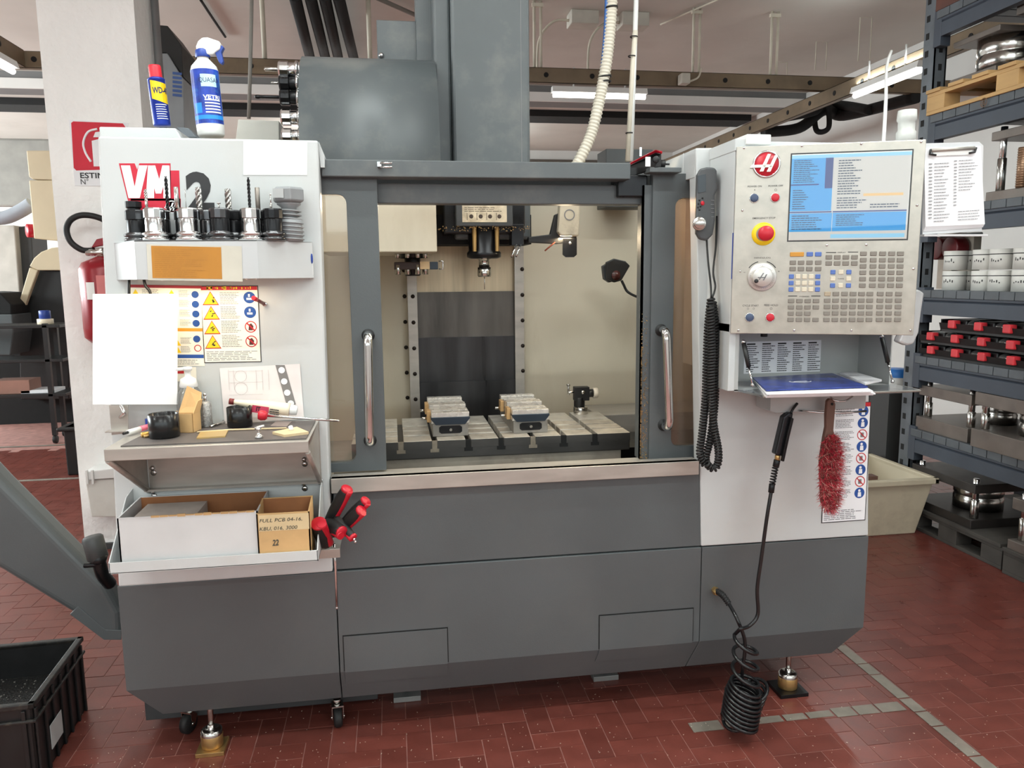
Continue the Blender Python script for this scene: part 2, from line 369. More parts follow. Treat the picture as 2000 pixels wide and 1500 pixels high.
# white conduits hanging between ceiling and rail
CONDW = mat('white_conduit', (205,198,182), .6)
def conduit(px, label, two=True, y=None):
    y = y or yb+.02; p = P(px, 90, y)
    m = MB(); 
    for k in ((-.03,.03) if two else (0,)):
        m.tube([(p.x+k,y,3.95),(p.x+k,y,ZC+.06)], .013 if two else .02, 8)
    if two: m.box((p.x-.05,y-.015,3.9),(p.x+.05,y+.015,3.93))
    tag(obj('cable_conduit', m, CONDW), label, 'conduit')
conduit(1050,'ribbed white cable conduit beside the grey machine column')
conduit(1360,'pair of white cable conduits above the junction box')
conduit(1512,'pair of white cable conduits hanging near the rail crossing')
conduit(516,'white cable conduit above the spray bottle', False)
conduit(722,'white cable conduit behind the carousel cover', False)
def hook(px, py0, py1, label):
    y = PZ(px, py0, 3.95).y; x = PZ(px, py0, 3.95).x; z1 = P(px, py1, y).z
    m = MB(); m.tube([(x-.06,y,z1),(x-.06,y,3.93),(x+.06,y,3.93),(x+.06,y,z1)], .006, 6); tag(obj('ceiling_hanger', m, CONDW), label, 'hanger')
hook(1605,78,138,'thin wire hanger on the ceiling, third from the storage rack')
hook(1692,30,120,'thin wire hanger on the ceiling closest to the storage rack')
hook(1528,118,150,'short thin wire hanger behind the rail crossing')
def jbox(px, py, y, w, h, label, cond=None):
    p = P(px, py, y); t = thing('junction_box', label, 'junction box', p)
    m = MB(); m.box((p.x-w/2,y-.05,p.z-h/2),(p.x+w/2,y+.05,p.z+h/2)); obj('case', m, mat('grey_box', (190,186,176), .6), t, .008)
    m = MB(); m.tube(bez([(p.x+w/2,y,p.z-.02),(p.x+w/2+.09,y,p.z+.02),(p.x+w/2+.12,y,p.z+.1)]), .009, 6); obj('cable', m, CONDW, t)
jbox(1336,155,yb-.10,.085,.09,'small grey junction box on the brown rail')
for (px, py, w_, lb) in ((1138,32,.26,'flat grey junction box on the ceiling next to the column conduits'),(1236,36,.26,'flat grey junction box on the ceiling behind the hose bundle')):
    q = PZ(px, py, 3.92); t = thing('junction_box', lb, 'junction box', q)
    m = MB(); m.box((q.x-w_/2,q.y-.1,3.83),(q.x+w_/2,q.y+.1,3.95)); obj('case', m, mat('grey_box', (190,186,176), .6), t, .008)
    m = MB(); m.tube(bez([(q.x-w_/2,q.y,3.88),(q.x-w_/2-.15,q.y,3.86),(q.x-w_/2-.28,q.y,3.7),(q.x-w_/2-.3,q.y,3.42)]), .012, 6); obj('cable', m, CONDW, t)
# four black exhaust ducts slanting along the ceiling behind the carousel
for k, (xa, xb_) in enumerate(((575,605),(605,635),(633,660),(660,690))):
    a0 = PZ(xa, -10, 3.8); a1 = PZ(xb_, 110, 3.8)
    m = MB(); m.tube([a0, a1+(a1-a0)*.35], .05, 14)
    tag(obj('ceiling_hose', m, BLACKM), ['leftmost','second from left','third from left','rightmost'][k]+' of four thick black pipes on the ceiling', 'pipe', 'black pipes on the ceiling')
# pipes seen on the ceiling
def wire(pts, r, m_, name, label, cat, n=6):
    m = MB(); m.tube(pts, r, 8); return tag(obj(name, m, m_), label, cat)
wire([PZ(700,-20,3.9), PZ(835,40,3.9)], .02, mat('grey_pipe', (120,116,110), .6), 'ceiling_pipe', 'grey pipe slanting on the ceiling beside the machine column', 'pipe')
wire(bez([PZ(392,0,3.93),PZ(415,35,3.93),PZ(440,72,3.93)]), .012, BLACKM, 'loose_cable', 'black loose cable on the ceiling above the spray bottle', 'cable')
wire([PZ(1470,-30,3.93), PZ(1290,48,3.93)], .008, CONDW, 'ceiling_wire', 'thin wire slanting on the ceiling above the channel rail', 'wire')
# black pipework bundle at the far right corner
m = MB(); yq = yb+1.2
m.tube(bez([P(1490,258,yq),P(1560,250,yq),P(1610,215,yq),PX(1650,225,5.05),PX(1790,190,5.05)]), .06, 10)
m.tube(bez([P(1500,235,yq-.1),P(1580,220,yq-.1),PX(1630,205,5.0),PX(1700,215,5.0)]), .05, 10)
m.tube(bez([P(1590,215,yq),P(1595,255,yq),P(1618,250,yq-.1),P(1618,210,yq-.1)]), .03, 8)
tag(obj('pipe_bundle', m, BLACKM), 'thick black insulated pipes in the corner behind the control box', 'pipe')
m = MB(); yq = 12.3
m.tube(bez([P(1350,270,yq),P(1352,245,yq),P(1365,240,yq),P(1375,262,yq),P(1440,232,yq)]), .03, 6); m.tube(bez([P(1362,275,yq),P(1362,250,yq),P(1378,246,yq),P(1385,275,yq)]), .03, 6)
m.tube([P(1240,281,yq),P(1375,281,yq)], .03, 6)
tag(obj('wall_cable', m, mat('grey_pipe', (120,116,110), .6)), 'grey conduits looping over a box on the far wall', 'conduit')
# ================================================================== the machining centre
MC = thing('machining_center', 'large grey and white vertical machining centre with open sliding doors', 'machine', (.4,.6,0))
def part(name, mb, m, parent=None, bevel=0., label=None, seg=2): return obj(name, mb, m, parent or MC, bevel, label, seg=seg)
def fp(pts, y): return [P(x, yy, y) for x, yy in pts]
def plate(name, pts, y, d, m, bevel=.003, parent=None, label=None):    # panel from a measured outline at depth y, d thick
    b = MB(); b.prism(fp(pts, y), (0,d,0)); return part(name, b, m, parent, bevel, label)
# --- base with folded-under skirt
def lerp(a, b, t): return a+(b-a)*t
ZT, ZF, ZB, YB = .6115, .266, .148, .05
def skirt(name, xa, xb, la=0., lb=0., fa=0., fb=0.):     # la/lb: end chamfers at the bottom
    b = MB(); yb_ = .85
    T = [(xa,0,ZT),(xa-fa,0,ZF),(xa+la,YB,ZB),(xa+la,yb_,ZB),(xa,yb_,ZT)]; U = [(xb,0,ZT),(xb-fb,0,ZF),(xb-lb,YB,ZB),(xb-lb,yb_,ZB),(xb,yb_,ZT)]
    a = [b.pt(p) for p in T]; c = [b.pt(p) for p in U]; b.face(a); b.face(c[::-1])
    for i in range(5): b.face((a[i], c[i], c[(i+1) % 5], a[(i+1) % 5]))
    return part(name, b, GREY, None, .002)
XL, XR = -.866, 1.6695; XM0 = P(655,1116).x; XM1 = P(1371,1067).x
base_l = skirt('base_panel', XL, XM0-.0015, .088, -.0)
base_c = skirt('base_panel', XM0+.0015, XM1-.0015, .0, .03)
base_r = skirt('base_panel', XM1+.0015, XR, -.03, .09)
def hatch(x0, x1, z0, zlow, sl):
    b = MB(); t = .004
    yb_ = lambda z: 0 if z >= ZF else (ZF-z)/(ZF-ZB)*YB
    n = V((0,-1,0)); 
    fr = [(x0,-t,z0),(x1,-t,z0),(x1,-t,ZF),(x0,-t,ZF)]; b.prism(fr, (0,t+.001,0))
    lo = [(x0,-t,ZF),(x1,-t,ZF),(x1-sl,yb_(zlow)-t,zlow),(x0-sl,yb_(zlow)-t,zlow)]; b.prism(lo, (0,t+.001,0)); return b
h1 = P(671,1243); h2 = P(873,1228); part('access_hatch', hatch(h1.x, h2.x, h1.z, .212, 0), GREY, base_c)
b = MB(); b.box((h1.x-.003,-.0015,.27),(h2.x+.003,-.0005,h1.z+.004)); part('hatch_gap', b, BLACKM, base_c)
h1 = P(1171,1203); h2 = P(1353,1189); part('access_hatch', hatch(h1.x, h2.x, h1.z, .215, .01), GREY, base_c)
b = MB(); b.box((h1.x-.003,-.0015,.27),(h2.x+.003,-.0005,h1.z+.004)); part('hatch_gap', b, BLACKM, base_c)
# --- upper white left cabinet
plate('left_cabinet', [(190.5,265.5),(621,274),(650,1117),(231,1147)], 0, .075, WHITE, .006)
b = MB(); b.prism(fp([(622,276),(634,305),(634,327),(626,327)], .03), (0,.05,0)); part('cabinet_corner', b, WHITE)
b = MB(); q0 = P(193,247,.12); q1 = P(343,250,.12); q2 = P(366,268,.12)
b.prism([(q0.x,.12,1.94),(q2.x,.12,1.94),(q1.x,.12,q1.z),(q0.x,.12,q1.z)], (0,.5,0)); part('cabinet_top_cover', b, WHITE, None, .004)
# enclosure side walls, back wall, interior tray
b = MB(); b.box((-.80,.076,.62),(-.77,1.2,1.9)); part('enclosure_side', b, BEIGE)
b = MB(); b.box((1.62,.02,.62),(1.65,1.2,1.9)); part('enclosure_side', b, BEIGE)
YBK = 1.16; zsill = P(1000,918,-.012).z-.004
b = MB(); b.box((-.77,YBK,.62),(1.62,YBK+.03,1.93)); part('enclosure_back', b, BEIGE)
b = MB(); b.box((-.77,.05,.615),(1.62,YBK,.66)); b.box((-.77,.12,.66),(1.62,.124,zsill-.03)); part('chip_pan', b, GREYD)
b = MB(); b.prism([(-.77,.3,.66),(-.77,YBK,.66),(-.77,YBK,.80)], (2.39,0,0)); part('chip_slope', b, STEEL)
# --- middle apron below the doors, stainless sill
plate('apron_panel', [(651,960),(1366,925),(1369.5,1066),(655,1113)], .006, .05, GREY, .002)
s0 = P(646,936,-.012); s1 = P(1366,900,-.012); b = MB(); zs = (s0.z+s1.z)/2; zl = P(1000,945,-.012).z
b.box((s0.x,-.012,zl-.002),(s1.x,.016,zs)); b.box((s0.x,-.011,zs-.004),(s1.x,.05,zs)); b.box((s0.x,.05,zs-.016),(s1.x,.128,zs-.012)); part('sill', b, STEEL, None, .002)
# --- header beams over the opening
zt = P(900,314,.045).z; zb_ = P(900,347,.045).z; xa = P(627,320,.045).x; xb_ = P(1232,330,.045).x
b = MB(); b.prism([(xa,.045,zb_),(xa,.045,zt),(xa,.12,zt),(xa,.12,zb_)], (xb_-xa,0,0)); part('header_beam', b, GREYT, None, .003)
z2 = P(900,357,.13).z; z3 = P(900,398,.13).z; b = MB(); xa2 = P(700,370,.13).x; b.box((xa2,.13,z3),(P(1300,370,.13).x,.19,z2-.003)); part('header_rail', b, GREYT, None, .003)
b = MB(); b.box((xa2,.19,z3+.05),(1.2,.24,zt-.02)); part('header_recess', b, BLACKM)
b = MB(); h_ = P(737,322,.03); c = MB(); c.box((h_.x,.02,h_.z-.006),(h_.x+.012,.05,h_.z+.008)); c.tube([(h_.x+.008,.02,h_.z+.004),(h_.x+.045,.015,h_.z+.004)], .0035, 8); c.tube([(h_.x+.008,.02,h_.z-.008),(h_.x+.045,.015,h_.z-.008)], .0035, 8); part('header_latch', c, CHROME)
# --- sliding doors: frame with rounded window cut, glass pane, bar handle
def rr(x0, z0, x1, z1, r, left=True, n=6):      # rounded only on the inner side corners
    pts = []
    cs = [(x1-r,z1-r,0),(x0+r,z1-r,90),(x0+r,z0+r,180),(x1-r,z0+r,270)]
    for cx, cz, a in cs:
        for i in range(n+1): t = math.radians(a+90*i/n); pts.append((cx+r*math.cos(t), cz+r*math.sin(t)))
    return pts
GLASS = glassmat('door_polycarbonate', (.93,.9,.86), .02, .05, .10, (.55,.5,.44))
GLASSR = glassmat('door_polycarbonate_stained', (.78,.68,.6), .02, .1, .28, (.30,.22,.17))
def door(x0, x1, z0, z1, wx0, wx1, wz0, wz1, y, glass, label):
    d = MB(); hole = rr(wx0, wz0, wx1, wz1, .028); n = len(hole)
    out = []
    for (hx, hz) in hole:                       # project hole points to outer rectangle, corners included
        out.append((x1 if hx > (wx0+wx1)/2 else x0, hz) if wz0+.03 < hz < wz1-.03 else (hx, z1 if hz > (wz0+wz1)/2 else z0))
    cx = {0: (x1,z1), 1: (x0,z1), 2: (x0,z0), 3: (x1,z0)}; k = n//4
    for i in range(4): out[i*k+k//2] = cx[i]
    for i in range(4):
        for j in range(k):
            if j < k//2: out[i*k+j] = (cx[i][0], hole[i*k+j][1]) if i in (0,2) else (hole[i*k+j][0], cx[i][1])
            elif j > k//2: out[i*k+j] = (hole[i*k+j][0], cx[i][1]) if i in (0,2) else (cx[i][0], hole[i*k+j][1])
    A = [d.pt((p[0],y,p[1])) for p in out]; B = [d.pt((p[0],y,p[1])) for p in hole]; C = [d.pt((p[0],y+.035,p[1])) for p in out]; D = [d.pt((p[0],y+.035,p[1])) for p in hole]
    for i in range(n):
        j = (i+1) % n; d.face((A[i],A[j],B[j],B[i])); d.face((C[i],D[i],D[j],C[j])); d.face((A[i],C[i],C[j],A[j])); d.face((B[i],B[j],D[j],D[i]))
    o = part('sliding_door', d, GREY, None, .0015, label)
    g_ = MB(); g_.box((wx0-.01,y+.018,wz0-.01),(wx1+.01,y+.024,wz1+.01)); part('window_pane', g_, glass, o)
    return o
def bar(o, px, y0, y1, yd, lean=0.):
    a = P(px[0], y0, yd); b_ = P(px[1], y1, yd); m = MB()
    m.tube(bez([V((a.x,yd,a.z)),V((a.x,yd-.035,a.z)),V((a.x,yd-.052,a.z-.018)),V((lerp(a.x,b_.x,.12),yd-.055,a.z-.06)),V((lerp(a.x,b_.x,.88),yd-.055,b_.z+.06)),V((b_.x,yd-.052,b_.z+.018)),V((b_.x,yd-.035,b_.z)),V((b_.x,yd,b_.z))], 6), .0145, 14)
    part('bar_handle', m, CHROME, o)
    for q in (a, b_): m = MB(); m.lathe([(0,-.003),(.021,-.003),(.021,.001)], (q.x,yd,q.z), (0,1,0), 16); part('handle_washer', m, RUBBER, o)
YD = .085
a = P(739,331,YD); b_ = P(752,918,YD); wl_ = P(686,380,YD); wb2 = P(686,903,YD)
dl = door(-.56, (a.x+b_.x)/2, b_.z, a.z, -.50, P(686,640,YD).x, wb2.z, wl_.z, YD, GLASS, 'left sliding door with clear window')
bar(dl, (719,723), 655, 860, YD)
a = P(1268,338,YD); b_ = P(1275,897,YD); wl_ = P(1312,387,YD); wb2 = P(1318,872,YD)
dr_ = door((a.x+b_.x)/2, 1.45, b_.z, a.z, P(1315,640,YD).x, 1.40, wb2.z, wl_.z, YD, GLASSR, 'right sliding door with brown-stained window')
bar(dr_, (1291,1296), 645, 830, YD)
b = MB(); c0 = P(1244,362,YD+.02); c1 = P(1256,896,YD+.02); xe = (a.x+b_.x)/2
b.box((c0.x+.02,YD+.012,c1.z),(xe,YD+.03,c0.z)); b.box((c0.x+.02,YD+.012,c1.z),(c0.x+.024,YD+.07,c0.z)); part('door_edge_channel', b, GREY, dr_)
CHIP = mat('metal_chips', (172,140,96), .35, .7, .3, 60)
rnd = random.Random(3); m = MB()
for i in range(420):
    t = rnd.random()**.6; z = lerp(1.42, c1.z, t); x = rnd.uniform(c0.x+.02, xe-.004) if rnd.random() < .6 else c0.x+.021
    s = rnd.uniform(.0012,.0028); m.cbox((x,YD+.0105,z),(s,s*.6,s*1.3), Matrix.Rotation(rnd.random()*6,4,'Y'))
o = part('chip_crust', m, CHIP, dr_); o['kind'] = 'stuff'
# --- right end of the header: interlock switch and rail carriage
q = P(1300,345,.05); zc = P(1290,338,.05).z; b = MB(); b.box((P(1268,336,.05).x-.005,.03,zc),(P(1327,336,.05).x,.09,zc+.016)); part('door_top_plate', b, GREY, None, .002)
b = MB(); x0_ = P(1205,360,.12).x; b.box((x0_,.105,P(1200,385,.12).z),(P(1262,360,.12).x,.3,P(1262,343,.12).z)); part('door_carriage', b, BLKOX, None, .004)
sw = MB(); r0 = P(1240,330,.06); r1 = P(1292,312,.03); sw.prism([(r0.x,.16,r0.z-.02),(r0.x,.16,r0.z+.02),(r1.x-.02,.03,r1.z+.022),(r1.x,.03,r1.z+.02),(r1.x,.03,r1.z-.024),(r1.x-.02,.03,r1.z-.024)], (.0,.07,0))
swo = part('interlock_switch', sw, BLACK, None, .003)
m = MB(); m.prism([(r0.x,.16,r0.z+.02),(r0.x,.16,r0.z+.026),(r1.x-.02,.028,r1.z+.031),(r1.x+.002,.028,r1.z+.027),(r1.x+.002,.028,r1.z+.019)], (0,.074,0)); part('switch_cover', m, REDP, swo, .002)
m = MB(); m.cyl((r1.x-.02,.03,r1.z),(r1.x-.02,.022,r1.z), .011); m.cyl((r1.x,.06,r1.z-.008),(r1.x+.022,.055,r1.z-.01), .013); m.tube([(r1.x+.02,.055,r1.z-.01),(r1.x+.035,.05,r1.z-.011)], .003, 8); part('switch_plug', m, BLACK, swo)
m = MB(); m.box((r1.x-.055,.027,r1.z-.022),(r1.x-.038,.0285,r1.z+.008)); part('switch_sticker', m, PAPER, swo)
# --- right white cabinet: front panel, upper side, seam lines
pr = [(1359,289),(1700,285),(1696,1046),(1370,1067)]
plate('right_cabinet', pr, 0, .06, WHITE, .004)
xw = P(1359,289).x; ztop = P(1359,289).z
b = MB(); b.box((xw+.002,.012,P(1359,345,0).z),(xw+.03,.42,ztop-.001)); part('right_cabinet_side', b, WHITE)
b = MB(); b.box((xw+.001,.11,P(1359,345,0).z),(xw+.003,.113,ztop)); part('panel_seam', b, WPLAST)
b = MB(); b.box((1.15,.06,1.2),(1.66,.5,ztop-.02)); part('electrical_box', b, WHITE)

# --- interior: column way cover in sliding sheets, side strips with screws
def P3(px, py): return P(px, py, YBK-.02)
x0_, x1_ = P3(815,620).x, P3(1008,620).x
DARKST = mat('oily_steel_sheet', (96,92,88), .38, .55, .14, 14, (1,1,.12), dirt=(52,50,48), dscale=5, damt=.7)
WARMST = mat('bright_steel_sheet', (188,172,146), .34, .5, .12, 26, (1,1,.06))
DARKST2 = mat('wet_dark_steel_sheet', (58,58,60), .3, .5, .2, 16, (1,1,.1))
for i, (pa, pb, mm) in enumerate(((400,574,WARMST),(574,662,DARKST),(662,747,DARKST2),(747,840,DARKST2))):  # sheet tones run from bright warm at the top to dark below
    b = MB(); yy = YBK-.012-.009*(i+1); b.box((x0_,yy,P3(900,pb).z),(x1_,yy+.004,P3(900,pa).z+.01)); b.box((x0_,yy-.004,P3(900,pb).z),(x1_,yy+.004,P3(900,pb).z+.004))
    part('way_cover_sheet', b, mm)
SCR = mat('screw_black', (42,34,30), .4, .6)
for (pxa, sx) in ((806,1),(1012,1)):
    xx = P3(pxa,620).x; b = MB(); b.box((xx-.022,YBK-.06,.7),(xx+.022,YBK-.05,1.8)); st = part('way_cover_strip', b, STEEL, None, .001)
    for k in range(9):
        z = 1.70-.118*k
        for dx in (-.034,.002):
            c = MB(); c.lathe([(.0,-.004),(.008,-.003),(.0095,0)], (xx+dx+(.012 if pxa > 900 else 0),YBK-(.061 if dx > 0 else .003)-(.0 if dx < 0 else 0),z), (0,1,0), 10); part('screw', c, SCR, st)
# beige carousel housing inside, front
b = MB(); ycar = .52; q0 = P(700,399,ycar); q1 = P(857,492,ycar); b.box((q0.x-.15,ycar,q1.z),(q1.x-.006,ycar+.5,1.95)); part('carousel_housing', b, BEIGE, None, .004)
# tool arm under the housing
b = MB(); c = P(805,495,.75); b.cyl((c.x,.75,c.z+.03),(c.x,.75,c.z-.02),.05); b.cyl((c.x,.75,c.z),(c.x,.75,c.z-.09),.032); arm = part('tool_change_arm', b, BLKOX)
a0 = P(770,520,.72); a1 = P(862,518,.72); b = MB(); b.box((a0.x,.69,a0.z-.014),(lerp(a0.x,a1.x,.6),.78,a0.z+.016)); part('arm_beam', b, mat('dark_brown_steel', (58,44,40), .5, .3), arm, .003)
b = MB(); b.box((lerp(a0.x,a1.x,.54),.68,a0.z-.013),(lerp(a0.x,a1.x,.74),.69,a0.z+.017)); part('arm_plate', b, mat('tan_plate', (214,184,140), .5), arm)
b = MB(); b.box((lerp(a0.x,a1.x,.74),.69,a0.z-.014),(lerp(a0.x,a1.x,.92),.76,a0.z+.016)); part('arm_block', b, mat('navy_block', (42,54,66), .5), arm, .002)
b = MB(); b.tube([(a1.x-.012,.7,a1.z+.016),(a1.x+.005,.7,a1.z+.016),(a1.x+.005,.7,a1.z-.016),(a1.x-.012,.7,a1.z-.016)], .003, 8); part('arm_gripper', b, CHROME, arm)
for k, dx in enumerate((-.06,-.02,.02,.05)):
    b = MB(); b.cyl((c.x+dx,.70+.02*(k % 2),c.z-.045),(c.x+dx,.70+.02*(k % 2),c.z-.085),.012); b.cyl((c.x+dx,.70,c.z-.02),(c.x+dx,.70,c.z+.01),.01); part('arm_bolt', b, TOOLST, arm)
# spindle head
ys = .62; hd = MB(); t0 = P(860,395,ys); t1 = P(1030,460,ys)
hd.box((t0.x+.015,ys+.05,t1.z+.01),(t1.x,ys+.5,1.98)); head = part('spindle_head', hd, BLKOX, None, .006)
b = MB(); e0 = P(890,400,ys-.0); e1 = P(1002,437,ys); b.box((e0.x,ys,e1.z-.01),(e1.x,ys+.06,1.95)); part('head_nose', b, GREYD, head, .004)
b = MB(); xf = frame((P(903,434,ys).x,ys-.001,P(903,434,ys).z),(1,0,0),(0,0,1)); wS = P(990,434,ys).x-P(903,434,ys).x
qd(b, xf, 0, 0, wS, .065); part('warning_sticker', b, mat('oily_label', (206,192,166), .5, 0, .1, 30, dirt=(120,92,60), dscale=20, damt=.6), head)
b = MB(); 
for k in range(4):
    qd(b, xf, wS*(.1+.22*k), .008, wS*(.1+.22*k)+.002, .036, .0009); disc(b, xf, wS*(.2+.21*k), .022, .0085, .0009, 8)
lines_into(b, xf, wS*.05, .04, wS*.95, .06, 3, .3, .0009); part('sticker_print', b, mat('sticker_ink', (60,48,40), .6), head)
sc = P(945,470,ys+.1); cx_, cz_ = sc.x, sc.z
b = MB(); b.lathe([(0,.12),(.066,.12),(.068,.07),(.062,-.04),(.07,-.05),(.07,-.066),(.055,-.072),(0,-.072)], (cx_,ys+.1,cz_+.0), (0,0,1), 24); part('spindle_cartridge', b, BLKOX, head)
for dx in (-.045,.045):
    b = MB(); b.lathe([(.008,.11),(.01,.03),(.008,-.045)], (cx_+dx,ys+.035,cz_), (0,0,1), 8); part('coolant_pipe', b, BRASS, head)
b = MB(); zq = P(945,500,ys+.1).z; b.lathe([(0,0),(.03,0),(.034,-.01),(.026,-.02),(.034,-.03),(.022,-.035),(.022,-.065),(.027,-.066),(.028,-.098),(.024,-.104),(0,-.104)], (cx_,ys+.1,zq+.02), (0,0,1), 20); part('tool_chuck', b, TOOLST, head)
b = MB(); b.cyl((cx_,ys+.1,zq-.08),(cx_,ys+.1,zq-.135),.002,8); part('drill_bit', b, TOOLST, head)
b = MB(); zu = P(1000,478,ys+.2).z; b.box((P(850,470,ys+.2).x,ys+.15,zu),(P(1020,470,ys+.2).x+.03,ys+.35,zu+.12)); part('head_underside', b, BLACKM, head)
rnd = random.Random(5)
m = MB()
for i in range(120):
    x = rnd.uniform(P(855,440,ys).x, P(1035,440,ys).x); m.sph((x,ys-.001+rnd.uniform(-.004,.01),P(945,445,ys).z+rnd.uniform(-.012,.006)), rnd.uniform(.001,.0028), 6, 4)
o = part('chip_crumbs', m, CHIP, head); o['kind'] = 'stuff'
# coolant nozzle block and work light on the head
b = MB(); n0 = P(1013,462,ys); b.box((n0.x-.025,ys+.02,n0.z-.035),(n0.x+.025,ys+.09,n0.z+.05)); nb = part('nozzle_block', b, BLKOX, None, .003)
b = MB(); b.tube([(n0.x-.005,ys+.02,n0.z-.03),(n0.x-.03,ys-.005,n0.z-.08)], .004, 8); b.tube([(n0.x+.012,ys+.02,n0.z-.03),(n0.x-.012,ys-.005,n0.z-.078)], .004, 8); part('nozzle', b, CHROME, nb)
b = MB(); k0 = P(1035,468,ys); k1 = P(1130,465,ys); b.prism([(k0.x,ys+.03,k0.z-.01),(k0.x,ys+.03,k0.z+.012),(lerp(k0.x,k1.x,.45),ys+.03,k0.z+.022),(lerp(k0.x,k1.x,.55),ys+.03,k0.z+.10),(lerp(k0.x,k1.x,.68),ys+.03,k0.z+.11),(lerp(k0.x,k1.x,.72),ys+.03,k0.z+.012),(k1.x,ys+.03,k1.z+.01),(k1.x,ys+.03,k1.z-.012),(lerp(k0.x,k1.x,.6),ys+.03,k0.z-.016)], (0,.03,0)); lb = part('light_bracket', b, BLACK, None, .003)
b = MB(); l0 = P(1090,400,ys); l1 = P(1134,461,ys); b.prism([(l0.x,ys,l1.z+.018),(l0.x+.012,ys,l1.z),(l1.x-.006,ys,l1.z),(l1.x-.002,ys,1.84),(l0.x+.01,ys,1.84)], (0,.05,0)); wlamp = part('work_light', b, mat('work_light_housing', (188,178,158), .45, 0, .06, 10, dirt=(70,60,50), dscale=9, damt=.6), lb, .006)
b = MB(); disc(b, frame(((l0.x+l1.x)/2,ys-.001,1.79),(1,0,0),(0,0,1)), 0, 0, .022, .0005, 20, .018); part('light_rim', b, INKG, lb)
b = MB(); s0 = P(1102,470,ys); s1 = P(1129,502,ys); b.prism([(s0.x,ys+.02,s0.z+.01),(s0.x,ys+.02,s1.z+.01),(s0.x+.012,ys+.02,s1.z),(s1.x-.012,ys+.02,s1.z),(s1.x,ys+.02,s1.z+.01),(s1.x,ys+.02,s0.z+.01)], (0,.012,0)); part('light_plate', b, BLKOX, lb)
b = MB(); b.lathe([(0,-.004),(.006,-.004),(.006,0)], ((s0.x+s1.x)/2,ys+.019,s0.z-.01), (0,1,0), 12); part('plate_screw', b, CHROME, lb)
b = MB(); b.tube([P(1084,473,ys), P(1064,490,ys)], .0035, 6); part('copper_pipe', b, mat('copper', (150,80,60), .4, .7), lb)
# --- worktable with cross slots
ZTB = .95; ty0, ty1 = .37, .85; tx0, tx1 = -.16, .893
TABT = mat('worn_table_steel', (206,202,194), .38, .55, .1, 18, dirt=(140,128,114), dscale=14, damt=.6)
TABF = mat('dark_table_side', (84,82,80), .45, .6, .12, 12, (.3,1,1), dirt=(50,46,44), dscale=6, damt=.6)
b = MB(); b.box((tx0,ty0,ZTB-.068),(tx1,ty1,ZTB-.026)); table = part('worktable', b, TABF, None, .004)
slots = [P(x, 868, ty0).x for x in (783,849,915,979,1041,1101,1162)]; sw_ = .0105
xs_ = [tx0]+slots+[tx1]; ysl = [ty0,.475,.57,.665,ty1]
cells = []
for i in range(len(xs_)-1):
    xa_, xb2 = xs_[i]+(sw_ if i else 0), xs_[i+1]-(sw_ if i < len(xs_)-2 else 0)
    for j in range(4):
        b = MB(); b.box((xa_,ysl[j]+(.008 if j else 0),ZTB-.03),(xb2,ysl[j+1]-(.008 if j < 3 else 0),ZTB)); part('table_land', b, [TABT, TABF] if False else TABT, table, .0015)
b = MB(); b.box((tx0,ty0-.001,ZTB-.03),(tx1,ty0+.0,ZTB-.03+.0001))
for k, x in enumerate(slots):
    b = MB(); b.box((x-.016,ty0-.0015,ZTB-.044),(x+.016,ty0+.004,ZTB-.031)); b.box((x-.0095,ty0-.0013,ZTB-.032),(x+.0095,ty0+.004,ZTB-.0005)); part('slot_mouth', b, BLACKM if k not in (0,1,4) else mat('slot_deposit', (132,122,108), .8, 0, .1, 40), table)
for i in range(len(xs_)-1):
    xa_, xb2 = xs_[i]+(sw_ if i else 0), xs_[i+1]-(sw_ if i < len(xs_)-2 else 0)
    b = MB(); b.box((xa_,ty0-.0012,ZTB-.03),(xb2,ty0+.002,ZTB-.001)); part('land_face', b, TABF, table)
b = MB(); b.box((tx0+.02,.385,.67),(tx1-.03,.82,ZTB-.068)); part('table_saddle', b, mat('stained_casting', (178,168,154), .5, .4, .12, 8, dirt=(80,62,50), dscale=4, damt=.7), None, .004)
b = MB(); b.box((tx1-.02,.5,.67),(1.5,.8,.86)); part('axis_cover', b, BLKOX)
b = MB(); b.box((tx1+.005,.86,.8),(1.55,1.14,.93)); part('side_ledge', b, STEEL, None, .003)
# round camera/hose fitting on the inside wall
yk = .95; q = P(1207,530,yk); b = MB(); b.prism(fp([(1184,512),(1200,505),(1222,510),(1231,519),(1214,548),(1200,552),(1186,545)], yk), (0,.02,0)); wl2 = part('inside_lamp', b, BLACK, None, .004)
b = MB(); b.prism(fp([(1177,520),(1190,512),(1205,548),(1190,552),(1180,545)], yk+.03), (0,.03,0)); part('lamp_back', b, GREYD, wl2, .003)
b = MB(); cc = P(1203,538,yk); b.lathe([(0,-.012),(.016,-.012),(.018,-.004),(.022,-.004),(.022,0)], (cc.x,yk,cc.z), (-.2,1,0), 16); part('lamp_lens', b, mat('dark_red_lens', (70,34,30), .2), wl2)
b = MB(); b.tube(bez([P(1214,548,yk),P(1218,556,yk),P(1226,570,yk),P(1245,580,yk-.05),P(1262,584,yk-.1)]), .006, 8); part('lamp_hose', b, RUBBER, wl2)
area('work_light_glow', (l0.x+.035, ys+.025, l1.z-.004), (math.radians(-20),0,0), .05, .04, 5, (1,.80,.52))
area('inside_lamp_glow', (.95, .35, 1.82), (math.radians(-50),0,math.radians(-10)), .25, .08, 7, (1,.80,.54))  # added warm fill near the header, set apart from the inside lamp
area('cabin_strip_glow', (.1, .3, 1.805), (math.radians(-35),0,0), .7, .05, 5, (1,.86,.66))  # added warm fill hidden behind the header, no strip fixture there

